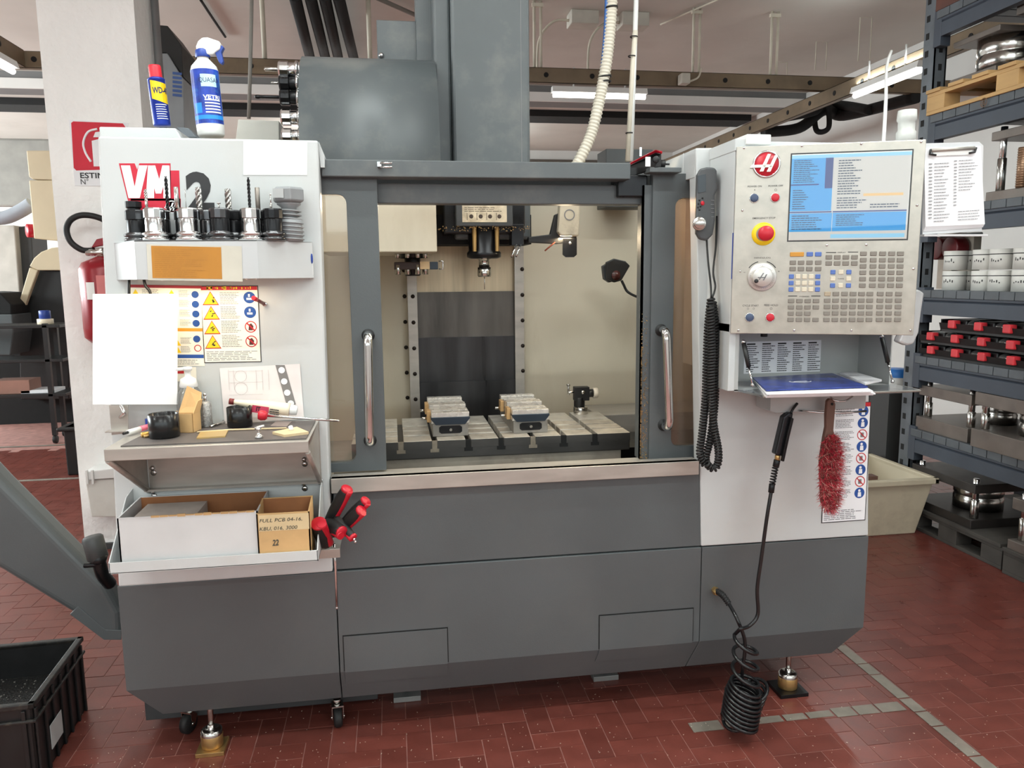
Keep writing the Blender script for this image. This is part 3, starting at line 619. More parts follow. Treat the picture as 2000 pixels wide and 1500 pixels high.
# --- column cover and carousel above the enclosure
yc = .72
c0 = P(883,150,yc); c1 = P(1035,150,yc); cm = P(1018,150,yc)
b = MB(); b.box((c0.x,yc,1.7),(c1.x,yc+.7,3.4)); colm = part('column_cover', b, GREYT, None, .012)
b = MB(); b.box((cm.x-.002,yc-.001,1.9),(cm.x+.001,yc+.003,3.4)); part('cover_seam', b, INKG, colm)
b = MB(); e = P(848,100,yc+.05); b.box((e.x,yc+.05,1.9),(c0.x,yc+.5,3.4)); part('column_side', b, GREYT, None, .01)
b = MB(); e0 = P(812,50,yc+.2); b.box((e0.x,yc+.2,1.9),(e.x+.02,yc+.3,3.4)); part('column_rail', b, GREYT, None, .006)
# rounded carousel cover: half-drum with its axis along X
xd0 = P(587,220,.6).x; xd1 = P(855,220,.6).x; zt_ = P(700,110,.75).z; zm = P(700,225,.5).z; zlo = 1.9
prof = [(1.15,zt_-.005),(.80,zt_)]; R_ = .44; 
for i in range(9): t = math.radians(90-90*i/8); prof.append((.80-.30*math.cos(t), zt_-R_*(1-math.sin(t))))
prof += [(prof[-1][0]+.01, zlo),(1.15,zlo)]
b = MB(); A = [b.pt((xd0,y,z)) for y, z in prof]; B = [b.pt((xd1,y,z)) for y, z in prof]; n = len(prof); b.face(A); b.face(B[::-1])
for i in range(n): b.face((A[i],B[i],B[(i+1) % n],A[(i+1) % n]), 1 <= i <= n-4)
car = part('carousel_cover', b, GREYT)
b = MB(); b.box((xd0-.006,.5,zlo),(xd1+.01,.56,zlo+.012)); part('cover_lip', b, GREYT, car)
b = MB(); q0 = P(735,38,.95); q1 = P(833,105,.95); b.box((q0.x,.95,q1.z-.03),(q1.x,1.05,q0.z)); part('motor_box', b, GREYT, None, .004)
for px in (745,825):
    b = MB(); q = P(px,107,.94); b.lathe([(0,-.008),(.009,-.006),(.011,0)], (q.x,.945,q.z), (0,1,0), 10); part('box_bolt', b, CHROME)
b = MB(); q0 = P(1212,287,.9); q1 = P(1283,318,.9); b.box((q0.x-.05,.95,1.85),(q1.x,1.1,q0.z)); ob_ = part('valve_box', b, GREYD, None, .003)
b = MB(); q = P(1252,291,.94); b.box((q.x-.005,.945,q.z-.03),(q.x+.005,.95,q.z+.008)); part('box_latch', b, CHROME, ob_)
# grey sheet-metal trough behind the cabinet
b = MB(); b.prism(fp([(465,233),(545,236),(545,275),(460,275)], .9), (0,.3,0)); part('chip_guard', b, mat('beige_grey', (196,194,186), .5), None, .003)
b = MB(); b.prism(fp([(345,248),(368,250),(384,268),(360,268)], .45), (0,.2,0)); part('bellows', b, mat('bellows', (100,106,112), .6), None, .002)
# ================================================================== control cabinet and pendant panel
YCB = -.185
xs0 = P(1387,289,0).x
b = MB(); zc1 = P(1387,292,0).z-.004; zcb = P(1404,750,0).z
b.box((xs0,YCB,P(1430,650,YCB).z-.0),(P(1740,600,YCB).x,.0,zc1)); ccab = part('control_cabinet', b, WHITE, None, .003)
q = P(1455,263,YCB); q1 = P(1503,263,YCB); b = MB(); b.box((xs0-.002,YCB-.004,zc1-.03),(q1.x,.02,zc1+.006)); part('cabinet_cap', b, WHITE, ccab, .002)
b = MB(); b.box((q.x-.0,YCB-.012,q.z-.03),(q1.x,YCB+.1,q.z)); part('arm_cap', b, WPLAST, ccab, .003)
b = MB(); u = P(1487,258,YCB); b.lathe([(.006,0),(.009,.004),(.004,.008),(0,.01)], (u.x,YCB+.03,q.z), (0,0,1), 10); part('cap_bolt', b, CHROME, ccab)
# storage bin below: five walls
bx0 = P(1443,700,YCB).x; bx1 = P(1739,700,YCB).x; bz1 = P(1590,656,YCB).z+.012; bz0 = P(1443,761,YCB).z
BINW = mat('bin_grey_white', (178,180,178), .5, 0, .03, 4)
b = MB(); b.box((bx0-.012,YCB,bz0-.004),(bx0,.0,bz1)); b.box((bx1,YCB,bz0-.004),(bx1+.004,0,bz1)); b.box((bx0-.012,YCB,bz0-.006),(bx1+.004,0,bz0)); b.box((bx0,-.012,bz0),(bx1,-.002,bz1)); b.box((bx0-.012,YCB,bz1),(bx1,0,bz1+.01))
sbin = part('storage_bin', b, BINW, None)
b = MB(); b.box((xs0,YCB+.001,bz0-.003),(bx0-.011,0,bz1+.03)); part('bin_side', b, WHITE, sbin)
xf = frame((P(1452,730,-.0125).x,-.0128,P(1452,730,-.0125).z),(1,0,0),(0,0,1)); wv = P(1601,730,-.0125).x-P(1452,730,-.0125).x; hv = P(1500,668,-.0125).z-P(1500,730,-.0125).z
b = MB(); qd(b, xf, 0, 0, wv, hv); lbl = part('code_list_label', b, PAPER, sbin)
b = MB(); rnd = random.Random(11)
for k in range(5): lines_into(b, xf, wv*(.03+.2*k), .004, wv*(.2+.2*k), hv-.012, 13, .4, .0012, .5, rnd); qd(b, xf, wv*(.03+.2*k), hv-.011, wv*(.14+.2*k), hv-.006, .0012)
part('label_print', b, INK, sbin)['kind'] = 'stuff'
for px in (1492,1695):
    b = MB(); q = P(px,662,YCB+.06); b.cyl((q.x,YCB+.06,bz1),(q.x,YCB+.06,bz1-.016),.011); part('bin_magnet', b, BLACK, sbin)
# fold-down flap held by two gas stays
fz = bz0; f0 = PZ(1500,778,fz-.004); f1 = PZ(1797,764,fz-.004)
CLEAR = glassmat('clear_acrylic', (.86,.88,.9), .05, .05, .2, (.6,.62,.64))
b = MB(); b.prism([(bx0,YCB,fz),(bx1+.03,YCB,fz),(f1.x,f1.y,fz),(f0.x,f1.y,fz)], (0,0,-.006)); part('bin_flap', b, CLEAR, sbin)
b = MB(); b.tube([(f0.x,f1.y,fz-.003),(f1.x,f1.y,fz-.003),(bx1+.03,YCB,fz-.003)], .004, 6); part('flap_rim', b, STEEL, sbin)
for (xa_, xb_2, lb_) in ((P(1452,668,YCB-.005), P(1470,752,YCB-.06),0), (P(1722,657,YCB-.005), P(1743,745,YCB-.06),1)):
    b = MB(); md = xa_.lerp(xb_2,.58); b.tube([xa_,md], .007, 10); st_ = part('gas_stay', b, BLACK, sbin)
    b = MB(); b.tube([md,xb_2], .0032, 8); b.sph(xb_2,.006); b.sph(xa_,.008); part('gas_stay_rod', b, CHROME, sbin)
# --- pendant panel: plane through four measured corners
YPL = -.2
dl_ = ray(1432,468); t1_ = (YPL-CAM.y)/dl_.y; dr2 = ray(1797,464); YPR = CAM.y+t1_*365/383*dr2.y
PBL, PTL = P(1425,651,YPL), P(1440,287,YPL); PBR, PTR = P(1788,655,YPR), P(1805,272,YPR)
ex = ((PBR-PBL)+(PTR-PTL)).normalized(); ey = (PTL-PBL); ey = (ey-ex*ey.dot(ex)).normalized(); en = ex.cross(ey)
PX0 = (PBL+PTL+PBR+PTR)/4
def PP(px, py):                                  # photo point -> panel-plane point (u,v) metres
    d = ray(px, py); t = (PX0-CAM).dot(en)/d.dot(en); q = CAM+d*t-PX0; return q.dot(ex), q.dot(ey)
FRP = frame(PX0, ex, ey)
PANST = mat('brushed_panel_steel', (184,178,168), .32, .7, .05, 26, (1,.12,1), bump=.02, bscale=120)
cs = [PP(*c) for c in ((1425,651),(1788,655),(1805,272),(1440,287))]
u0 = (cs[0][0]+cs[3][0])/2; u1 = (cs[1][0]+cs[2][0])/2; v0 = (cs[0][1]+cs[1][1])/2; v1 = (cs[2][1]+cs[3][1])/2
b = MB(FRP); b.prism([(u0,v0,-.006),(u1,v0,-.006),(u1,v1,-.006),(u0,v1,-.006)], (0,0,.006)); cp = part('control_panel', b, PANST, None, .0015, 'brushed steel operator panel with screen and keys')
b = MB(FRP); b.prism([(u0+.012,v0+.006,-.11),(u1-.012,v0+.006,-.11),(u1-.012,v1-.006,-.11),(u0+.012,v1-.006,-.11)], (0,0,.103)); part('panel_housing', b, WHITE, cp, .003)
def flat(name, mb, m, bev=0., lab=None): return part(name, mb, m, cp, bev, lab)
# screen
ss = [PP(*c) for c in ((1541,470),(1771,466),(1781,295),(1546,301))]
sx0 = (ss[0][0]+ss[3][0])/2; sx1 = (ss[1][0]+ss[2][0])/2; sy0 = (ss[0][1]+ss[1][1])/2; sy1 = (ss[2][1]+ss[3][1])/2
b = MB(FRP); qd(b, Matrix(), sx0-.004, sy0-.004, sx1+.004, sy1+.004, .0004); flat('screen_frame', b, GREYD)
SB = mat('screen_blue', (62,158,214), .4, 0, 0, 1, emit=.55); SW = mat('screen_pale', (206,204,198), .4, 0, 0, 1, emit=.5); SD = mat('screen_navy', (40,60,140), .4, 0, 0, 1, emit=.3); SL = mat('screen_light_blue', (150,205,232), .4, 0, 0, 1, emit=.5); SO = mat('screen_orange', (226,190,130), .4, 0, 0, 1, emit=.5)
Wd, Hd = sx1-sx0, sy1-sy0
def sc_(mb, a, b_, c, d, z=.0008): qd(mb, Matrix(), sx0+Wd*a, sy0+Hd*b_, sx0+Wd*c, sy0+Hd*d, z)
b = MB(FRP); sc_(b,0,0,1,1,.0006); scr = flat('screen', b, SW)
b = MB(FRP); sc_(b,.0,.34,.355,.95); sc_(b,0,.10,.365,.315); sc_(b,.37,.10,.985,.315); flat('screen_blue_window', b, SB)
b = MB(FRP); sc_(b,0,.95,1,.99); sc_(b,.36,.02,.98,.065); flat('screen_title_bar', b, SL)
b = MB(FRP); sc_(b,0,.32,.36,.335,.0012); sc_(b,.37,.32,.985,.335,.0012); sc_(b,0,.64,.24,.655,.0012); sc_(b,.29,.6,.355,.95,.0010); flat('screen_divider', b, SD)
b = MB(FRP); sc_(b,.62,.50,.95,.53,.0012); flat('screen_highlight', b, SO)
b = MB(FRP); rnd = random.Random(2)
for (a, c_, e, f_, n_) in ((.02,.36,.16,.6,9),(.02,.67,.24,.94,12),(.02,.12,.28,.30,7),(.40,.16,.66,.30,6),(.40,.36,.66,.5,5),(.40,.52,.6,.93,14),(.68,.36,.95,.42,2)):
    lines_into(b, Matrix(), sx0+Wd*a, sy0+Hd*c_, sx0+Wd*e, sy0+Hd*f_, n_, .38, .0015, .45, rnd)
flat('screen_text', b, mat('screen_ink', (50,70,110), .5))['kind'] = 'stuff'
b = MB(FRP); qd(b, Matrix(), sx0, sy0, sx1, sy1, .0022); flat('screen_glass', b, glassmat('screen_glass', (1,1,1), .03, .02, .0))
# round controls
def knobpos(px, py): u_, v_ = PP(px, py); return u_, v_
def lat(prof, px, py, n=24): m = MB(FRP); u_, v_ = PP(px, py); m.lathe(prof, (u_,v_,0), (0,0,1), n); return m
pxm = (u1-u0)/364.                                # metres per photo pixel on the panel
for (px, py, mm, nm) in ((1473,387,mat('button_blue_grey', (62,76,104), .35),'power_on_button'),(1514,386,REDP,'power_off_button'),(1464,620,mat('button_blue_grey', (62,76,104), .35),'cycle_start_button'),(1504,620,REDP,'feed_hold_button')):
    o = flat(nm, lat([(.0175*.8,0),(.0175*.8,.004),(.0118,.005),(.0118,.002)], px, py), CHROME)
    m = lat([(.0117,.001),(.0117,.006),(.009,.0075),(.0,.006)], px, py); flat(nm.replace('_button','_cap'), m, mm)
YEL = mat('yellow_plastic', (244,206,20), .4)
flat('emergency_stop_ring', lat([(24*pxm,0),(24*pxm,.003),(15*pxm,.004)], 1491,457), YEL)
m = lat([(.012,.003),(.012,.022),(.022,.024),(.0225,.034),(.018,.039),(0,.041)], 1494,457); flat('emergency_stop_button', m, REDP)
flat('jog_dial', lat([(30*pxm,0),(30*pxm,.007),(27*pxm,.010),(21*pxm,.011),(21*pxm,.024),(19*pxm,.027),(0,.027)], 1488,541, 36), mat('dial_silver', (206,204,200), .35, .5))
m = MB(FRP); u_, v_ = PP(1488,541)
for k in range(40):
    a_ = 2*math.pi*k/40; m.cbox((u_+24*pxm*math.cos(a_), v_+24*pxm*math.sin(a_), .0105), (.0022 if k % 5 else .004,.0007,.0006), Matrix.Rotation(a_,4,'Z'))
flat('dial_ticks', m, INKG)['kind'] = 'stuff'
m = MB(FRP); m.lathe([(0,.0285),(.006,.0285),(.0065,.027)], (u_-.018,v_-.012,0), (0,0,1), 10); flat('dial_finger_dimple', m, INK)
m = MB(FRP); xf = Matrix.Translation((u_,v_,.0275)); m.poly([xf @ V(p) for p in ((-.012,-.008,0),(-.008,-.008,0),(.004,.012,0),(0,.012,0))]); m.poly([xf @ V(p) for p in ((0,-.010,0),(.004,-.010,0),(.013,.008,0),(.009,.008,0))]); m.poly([xf @ V(p) for p in ((-.014,-.003,0),(.008,-.003,0),(.009,0,0),(-.014,0,0))]); flat('dial_emblem', m, INKG)
# panel lettering
def lab(txt, px, py, h, wpx):
    m = MB(FRP); u_, v_ = PP(px, py); text_into(m, txt, Matrix.Translation((u_-wpx*pxm/2,v_-h/2,0)), h, wpx*pxm, .0008, .005); flat('panel_lettering', m, INK)
lab('POWER ON',1474,364,.0052,28); lab('POWER OFF',1515,363,.0052,29); lab('EMERGENCY STOP',1492,426,.0055,46); lab('HANDLE JOG',1489,504,.0055,33); lab('CYCLE START',1466,597,.0055,33); lab('FEED HOLD',1506,596,.0055,28)
lab('I',1474,371,.004,1.2); lab('-',1454,532,.001,4); lab('+',1521,530,.004,4)
m = MB(FRP)
for (px, py) in ((1515,371),(1506,603)): disc(m, Matrix.Translation((*PP(px,py),0)), 0, 0, .0035, .0008, 14, .0026)
for (px, py) in ((1461,603),(1472,603)): disc(m, Matrix.Translation((*PP(px,py),0)), 0, 0, .0028, .0008, 10, .0022)
flat('panel_symbols', m, INK)
m = MB(FRP); u_, v_ = PP(1488,541)
for (a0_, a1_) in ((35,75),(105,145)):
    pts = [(u_+34*pxm*math.cos(math.radians(a)), v_+34*pxm*math.sin(math.radians(a))) for a in range(a0_, a1_+1, 5)]
    for p_, q_ in zip(pts, pts[1:]):
        c_ = V((u_,v_)); pp_ = V(p_); qq_ = V(q_); m.poly([(pp_.x,pp_.y,.0008),(qq_.x,qq_.y,.0008),*[( (c_+(x_-c_)*.95).x,(c_+(x_-c_)*.95).y,.0008) for x_ in (qq_,pp_)]])
flat('jog_arrow', m, INK)
# round red emblem with slanted H
u_, v_ = PP(1497,321)
m = MB(FRP); m.lathe([(28*pxm,0),(28*pxm,.004),(25*pxm,.006),(24*pxm,.003)], (u_,v_,0), (0,0,1), 36); flat('emblem_rim', m, CHROME)
m = MB(FRP); m.lathe([(24.5*pxm,.002),(24*pxm,.004),(0,.005)], (u_,v_,0), (0,0,1), 36); flat('emblem_disc', m, REDP)
m = MB(FRP); k = pxm
def em(pts): m.prism([(u_+x*k,v_+y*k,.0045) for x, y in pts], (0,0,.004))
em([(-14,-15),(-6,-15),(8,20),(1,20)]); em([(0,-16),(8,-16),(22,17),(15,17)]); em([(-33,-7),(-30,-1),(13,-1),(10,-7)])
flat('emblem_letter', m, mat('emblem_silver', (214,208,196), .25, .7), .0006)
# keypad
KG = mat('key_grey', (128,122,114), .5); KB = mat('key_blue', (84,112,178), .5); KW = mat('key_ivory', (214,204,184), .5); KO = mat('key_orange', (196,138,50), .5)
def keymesh(name, w_, h_, m_):
    kb = MB(); kb.prism([(-w_/2,-h_/2,0),(w_/2,-h_/2,0),(w_/2,h_/2,0),(-w_/2,h_/2,0)], (0,0,.0035)); me = bpy.data.meshes.new(name); me.from_pydata(kb.v, [], kb.f); me.materials.append(m_)
    bb = bmesh.new(); bb.from_mesh(me); bmesh.ops.bevel(bb, geom=[e for e in bb.edges if (e.verts[0].co.z > 0.003 or e.verts[1].co.z > .003)], offset=.0014, segments=1, affect='EDGES'); bmesh.ops.recalc_face_normals(bb, faces=bb.faces); bb.to_mesh(me); bb.free(); return me
kw = 12.6*pxm; kh = 9.2*pxm
KM = {'g': keymesh('key', kw, kh, KG), 'b': keymesh('key', kw*.78, kh*1.02, KB), 'w': keymesh('key', kw*.78, kh*1.02, KW), 'B': keymesh('key', kw, kh, KB), 'o': keymesh('key', kw*2.2, kh, KO), 'l': keymesh('key', kw, kh, mat('key_pale', (168,152,130), .5))}
FRR = FRP.copy()
def key(zx, zy, k):
    px, py = 1320+zx*.2867, 250+zy*.2867; u_, v_ = PP(px, py); o = bpy.data.objects.new('key', KM[k]); COL.objects.link(o); o.parent = cp
    o.matrix_local = Matrix.Translation(-MC.location) @ FRP @ Matrix.Translation((u_,v_,0))
key(825,861,'o'); key(912,860,'B'); key(970,860,'B')
for y in (917,960):
    for x in (797,853,910,970): key(x-(y-917)*.03, y, 'g')
for y in (1012,1056,1100):
    for x, k in ((787,'b'),(832,'w'),(877,'w'),(922,'w'),(967,'b')): key(x-(y-1012)*.03, y, k)
for r_, y in enumerate((1178,1221,1264,1306)):
    for c_, x in enumerate((785,842,898,955)):
        if not (r_ == 2 and c_ == 3): key(x-(y-1178)*.03, y, 'g')
for y in (880,922):
    for x in (1042,1100,1158,1217): key(x-(y-880)*.03, y, 'g')
for y, row in ((982,'bwb'),(1027,'w w'),(1073,'bwb')):
    for x, k in zip((1070,1125,1178), row):
        if k != ' ': key(x-(y-982)*.03, y, k)
for r_, y in enumerate((856,900,942,985,1029,1073)):
    for c_, x in enumerate((1278,1346,1408,1470,1530)): key(x-(y-856)*.035, y, 'g')
for r_, y in enumerate((1130,1175,1218,1262,1306)):
    for c_, x in enumerate((1033,1090,1149,1207,1265,1322,1392,1453,1517)): key(x-(y-1130)*.04, y, 'l' if r_ == 0 and c_ == 0 else 'g')
for (a, c_, y) in ((1022,1092,851),(1172,1242,848),(765,826,1147),(922,985,1147)):
    m = MB(FRP); p_ = PP(1320+a*.2867, 250+y*.2867); q_ = PP(1320+c_*.2867, 250+y*.2867); m.poly([(p_[0],p_[1],.0008),(q_[0],q_[1],.0008),(q_[0],q_[1]+.0022,.0008),(p_[0],p_[1]+.0022,.0008)]); flat('keypad_rule', m, INK)
lab('DISPLAY',1320+1130*.2867,250+848*.2867,.0036,16); lab('OVERRIDES',1320+875*.2867,250+1148*.2867,.0036,20); lab('CURSOR',1320+1124*.2867,250+1027*.2867,.003,12)
# panel screws
for (px, py) in ((1453,289),(1566,285),(1682,281),(1799,277),(1450,411),(1446,530),(1442,645),(1551,645),(1663,645),(1778,645),(1615,479),(1692,478),(1791,401),(1784,525)):
    flat('panel_screw', lat([(2.6*pxm,0),(2.4*pxm,.002),(0,.0028)], px, py, 12), CHROME)
# cable trunk and light column behind the panel
b = MB(); q = P(1770,255,-.1); zt_ = P(1770,216,-.1).z; b.lathe([(.0,zt_-q.z),(.028,zt_-q.z),(.03,zt_-q.z-.03),(.026,zt_-q.z-.035),(.025,0),(.03,-.006),(.031,-.05),(0,-.05)], (q.x,-.1,q.z), (0,0,1), 20); part('beacon', b, mat('milky_plastic', (200,200,196), .35), None)
b = MB(); b.tube(bez([P(1741,100,.8),P(1732,130,.5),P(1730,200,.1),P(1725,290,-.05)]), .006, 8); part('panel_cable', b, WPLAST, None)
b = MB(); q0 = P(1432,470,-.19); b.box((P(1428,540,-.19).x,-.197,P(1428,545,-.19).z),(P(1434,540,-.19).x,-.19,P(1428,455,-.19).z)); part('hinge_strip', b, BLUEP, ccab)
# gun bracket under the bin
GB = mat('bracket_grey', (170,172,172), .4, .2, .04, 8)
yg = -.13; b = MB(); q0 = P(1505,780,yg); q1 = P(1606,806,yg); b.prism([(q0.x,yg,bz0-.006),(q0.x,yg,q1.z+.012),(q0.x+.02,yg,q1.z+.004),(P(1635,800,yg).x,yg,q1.z+.008),(P(1690,806,yg).x,yg,q1.z+.008),(P(1690,806,yg).x,yg,bz0-.006)], (0,.1,0)); br = part('gun_bracket', b, GB, None, .002)
b = MB(); b.tube([P(1560,802,yg-.002),P(1606,806,yg-.03),P(1650,806,yg-.03),P(1692,803,yg-.03)], .0035, 8); b.tube(bez([P(1622,775,yg-.03),P(1630,782,yg-.05),P(1650,783,yg-.05),P(1665,774,yg-.03)]), .003, 8); part('bracket_hook', b, CHROME, br)
# --- warning sign on the lower right panel
def sign(name, px4, y, rows=None):
    pa, pb_, pc_, pd_ = (P(*c, y) for c in px4)   # bl, br, tr, tl
    return frame(pa, pb_-pa, pd_-pa), (pb_-pa).length, (pd_-pa).length
DBL = mat('sign_blue', (30,76,150), .5); DRED = mat('sign_red', (190,24,36), .5); DYEL = mat('sign_yellow', (250,208,30), .5); DCREAM = mat('sign_cream', (246,238,222), .6); DORG = mat('sign_orange', (232,150,40), .5)
xf, sw2, sh = sign('w', ((1604,1022),(1690,1016),(1686,784),(1603,789)), -.001)
b = MB(); qd(b, xf, 0, 0, sw2, sh, .0004); wsgn = part('safety_label', b, INK)
b = MB(); qd(b, xf, .003, .003, sw2-.003, sh-.003, .0008); part('label_ground', b, PAPER, wsgn)
b = MB(); qd(b, xf, sw2*.62, sh*.962, sw2*.985, sh*.995, .0012); part('label_header', b, DRED, wsgn)
for k in range(8):
    yy = sh*(.925-.098*k); cx__ = sw2*.83; r_ = sw2*.115; b2 = MB()
    if k in (2,4,6):
        disc(b2, xf, cx__, yy, r_, .0012, 20, r_*.84); b2.poly([xf @ V((cx__+p[0]*r_, yy+p[1]*r_, .0014)) for p in ((-.68,.56),(-.56,.68),(.68,-.56),(.56,-.68))]); part('prohibition_symbol', b2, DRED, wsgn)
        b3 = MB(); qd(b3, xf, cx__-r_*.35, yy-r_*.45, cx__+r_*.3, yy+r_*.4, .0011); part('pictogram_figure', b3, INKG, wsgn)
    else: disc(b2, xf, cx__, yy, r_, .0012); part('mandatory_symbol', b2, DBL, wsgn)
b = MB()
for k in range(8):
    yy = sh*(.925-.098*k); r_ = sw2*.115; cx__ = sw2*.83
    if k not in (2,4,6):
        disc(b, xf, cx__-r_*.05, yy+r_*.45, r_*.25, .0016, 10); b.poly([xf @ V((cx__+p[0]*r_, yy+p[1]*r_, .0016)) for p in ((-.35,-.7),(.35,-.7),(.3,.15),(-.3,.15))])
part('pictogram_white', b, PAPER, wsgn)['kind'] = 'stuff'
for k in range(8):
    yy = sh*(.925-.098*k)
    if k < 4: b = MB(); b.poly([xf @ V((sw2*.11+p[0]*sw2*.07, yy+p[1]*sw2*.07, .0012)) for p in ((-1,-.8),(1,-.8),(0,1))]); part('warning_triangle', b, DORG, wsgn)
b = MB(); rnd = random.Random(4)
for k in range(8): yy = sh*(.925-.098*k); lines_into(b, xf, sw2*.22, yy-sh*.036, sw2*.66, yy+sh*.04, 6, .4, .0012, .3, rnd)
lines_into(b, xf, sw2*.05, sh*.02, sw2*.95, sh*.11, 6, .4, .0012, .3, rnd); part('label_text', b, INKG, wsgn)['kind'] = 'stuff'
# ================================================================== left cabinet: lettering, labels, shelf, tray, bins
# lettering "VM 2" on the panel
LRED = mat('logo_red', (196,24,52), .45); LWH = mat('logo_white', (238,238,240), .45); LBK = mat('logo_black', (42,42,44), .5)
def P0(px, py, d=.0006): q = P(px, py, -d); return q
def ppoly(mb, pts, d): mb.poly([P(x, y, -d) for x, y in pts])
logo = MB()
for pts in ([(331,333),(350,333),(353,415),(331,415)], [(255,388),(353,388),(353,415),(257,415)],
            [(232,319),(263,319),(268,331),(272,319),(333,319),(334,392),(250,392)]): ppoly(logo, pts, .0005)
logo_o = part('logo_red_ground', logo, LRED)
m = MB()
ppoly(m, [(236,323),(254,323),(263,365),(271,323),(288,323),(273,387),(251,387)], .0012)
for pts in ([(285,387),(289,323),(301,323),(301,387)], [(289,323),(303,323),(311,350),(309,378),(304,378)], [(331,323),(317,323),(311,350),(309,378),(315,378)], [(319,387),(319,323),(331,323),(333,387)]): ppoly(m, pts, .0012)
part('logo_letters', m, LWH, logo_o)
m = MB(); disc(m, frame(P(336,404,-.0012),(1,0,0),(0,0,1)), 0, 0, .0185, 0, 20, .0155); xq = frame(P(336,404,-.0012),(1,0,0),(0,0,1))
for pts in (((-.009,-.011),(-.004,-.011),(.006,.012),(.001,.012)),((0,-.011),(.004,-.011),(.013,.010),(.009,.010)),((-.022,-.004),(.008,-.004),(.009,0),(-.021,0))): m.poly([xq @ V((x,y,0)) for x, y in pts])
part('logo_emblem', m, LWH, logo_o)
m = MB(); xf = frame(P(366,415,-.0005),(1,0,0),(0,0,1)); text_into(m, '2', xf, P(366,335,0).z-P(366,415,0).z, P(420,400,0).x-P(366,400,0).x, .0004, .05); part('logo_numeral', m, LBK, logo_o)
# thin white rectangles added in place of two redaction blocks
m = MB(); m.prism(fp([(475.5,275.5),(600,275.5),(600,341.5),(475.5,341.5)], -.0014), (0,.0012,0)); part('blank_sticker', m, mat('clean_white_film', (252,252,252), .6, 0, 0, 1), None)
m = MB(); m.prism(fp([(181,574),(346.5,574),(346.5,790),(181,790)], -.06), (0,.0015,0))
tag(obj('blank_sheet', m, mat('clean_white_film', (250,250,250), .6)), 'blank white sheet hanging at the left edge of the machine cabinet', 'sheet')
# --- warning labels (cream, lit by the shelf lamp)
def wlabel(px4, left):
    xf, w_, h_ = sign('l', px4, -.0012); o = MB(); qd(o, xf, 0, 0, w_, h_, 0); base = part('warning_label', o, INK if not left else DCREAM)
    g_ = MB(); qd(g_, xf, .0025, .0025, w_-.0025, h_-.0025, .0004); part('label_ground', g_, DCREAM, base); return xf, w_, h_, base
xf, w_, h_, base = wlabel(((399,709),(511,707),(507,558),(395,558)), False)
b = MB(); qd(b, xf, .0025, h_*.942, w_-.003, h_-.0025, .0008); part('label_header', b, DRED, base)
b = MB(); rnd = random.Random(8)
for i in range(26): x = rnd.uniform(.1,.9)*w_; qd(b, xf, x, h_*rnd.uniform(.945,.97), x+w_*rnd.uniform(.01,.04), h_*rnd.uniform(.972,.99), .0011)
part('header_print', b, DYEL, base)['kind'] = 'stuff'
tri, trb, fig = MB(), MB(), MB()
for k in range(4):
    cy = h_*(.83-.188*k); cx__ = w_*.17
    def T(s, d, mb, dx=0): mb.poly([xf @ V((cx__+x*w_*s, cy+y*w_*s, d)) for x, y in ((-.135,-.105),(.135,-.105),(0,.13))])
    trb, tri = MB(), MB(); T(1.05,.0008,trb); T(.9,.0011,tri); part('triangle_edge', trb, DRED, base); part('triangle', tri, DYEL, base)
    for q in range(5):
        x = cx__+rnd.uniform(-.04,.04)*w_; y = cy+rnd.uniform(-.07,.03)*w_; fig.poly([xf @ V((x+a*w_, y+b_*w_, .0014)) for a, b_ in ((0,0),(.03,.01),(.035,.03),(.005,.02))])
part('triangle_figures', fig, INK, base)['kind'] = 'stuff'
bl_, rd_, wh_ = MB(), MB(), MB()
for k in range(4):
    cy = h_*(.845-.19*k); cx__ = w_*.84; r_ = w_*.105
    bl_, rd_ = MB(), MB()
    if k < 2: disc(bl_, xf, cx__, cy, r_, .0008); qd(wh_, xf, cx__-r_*.5, cy-r_*.4, cx__+r_*.4, cy-r_*.05, .0012); qd(wh_, xf, cx__-r_*.2, cy+r_*.1, cx__+r_*.1, cy+r_*.6, .0012); part('mandatory_sign', bl_, DBL, base)
    else:
        disc(rd_, xf, cx__, cy, r_, .0008, 20, r_*.85); rd_.poly([xf @ V((cx__+p[0]*r_, cy+p[1]*r_, .0012)) for p in ((-.7,.55),(-.55,.7),(.7,-.55),(.55,-.7))]); fig2 = MB(); fig2.poly([xf @ V((cx__+a*r_, cy+b_*r_, .0010)) for a, b_ in ((-.4,-.6),(.3,-.6),(.45,.1),(.1,.6),(-.3,.4))]); part('figure', fig2, mat('sign_brown', (90,40,34), .6), base); part('prohibition_sign', rd_, DRED, base)
part('sign_figures', wh_, PAPER, base)['kind'] = 'stuff'
b = MB()
for k in range(4): lines_into(b, xf, w_*.33, h_*(.76-.185*k), w_*.68, h_*(.925-.185*k), 8, .32, .0008, .3, rnd)
lines_into(b, xf, w_*.05, h_*.03, w_*.95, h_*.16, 6, .32, .0008, .2, rnd); part('label_text', b, INKG, base)['kind'] = 'stuff'
xf, w_, h_, base = wlabel(((262,715),(400,715),(393,556),(260,556)), True)
b = MB(); qd(b, xf, 0, h_*.965, w_, h_, .0008); part('label_header', b, mat('sign_dark_red', (168,40,50), .5), base)
b = MB(); qd(b, xf, w_*.6, h_*.435, w_*.99, h_*.475, .0008); part('orange_band', b, DORG, base)
b = MB(); qd(b, xf, w_*.6, h_*.10, w_*.99, h_*.145, .0008); part('blue_band', b, DBL, base)
bl_, rd_, tri = MB(), MB(), MB()
for k, v in enumerate((.89,.77,.65,.535,.34)): bl_ = MB(); disc(bl_, xf, w_*.9, h_*v, w_*.052, .0008); disc(bl_, xf, w_*.9, h_*v, w_*.03, .0012, 12, w_*.018); part('mandatory_sign', bl_, DBL, base)
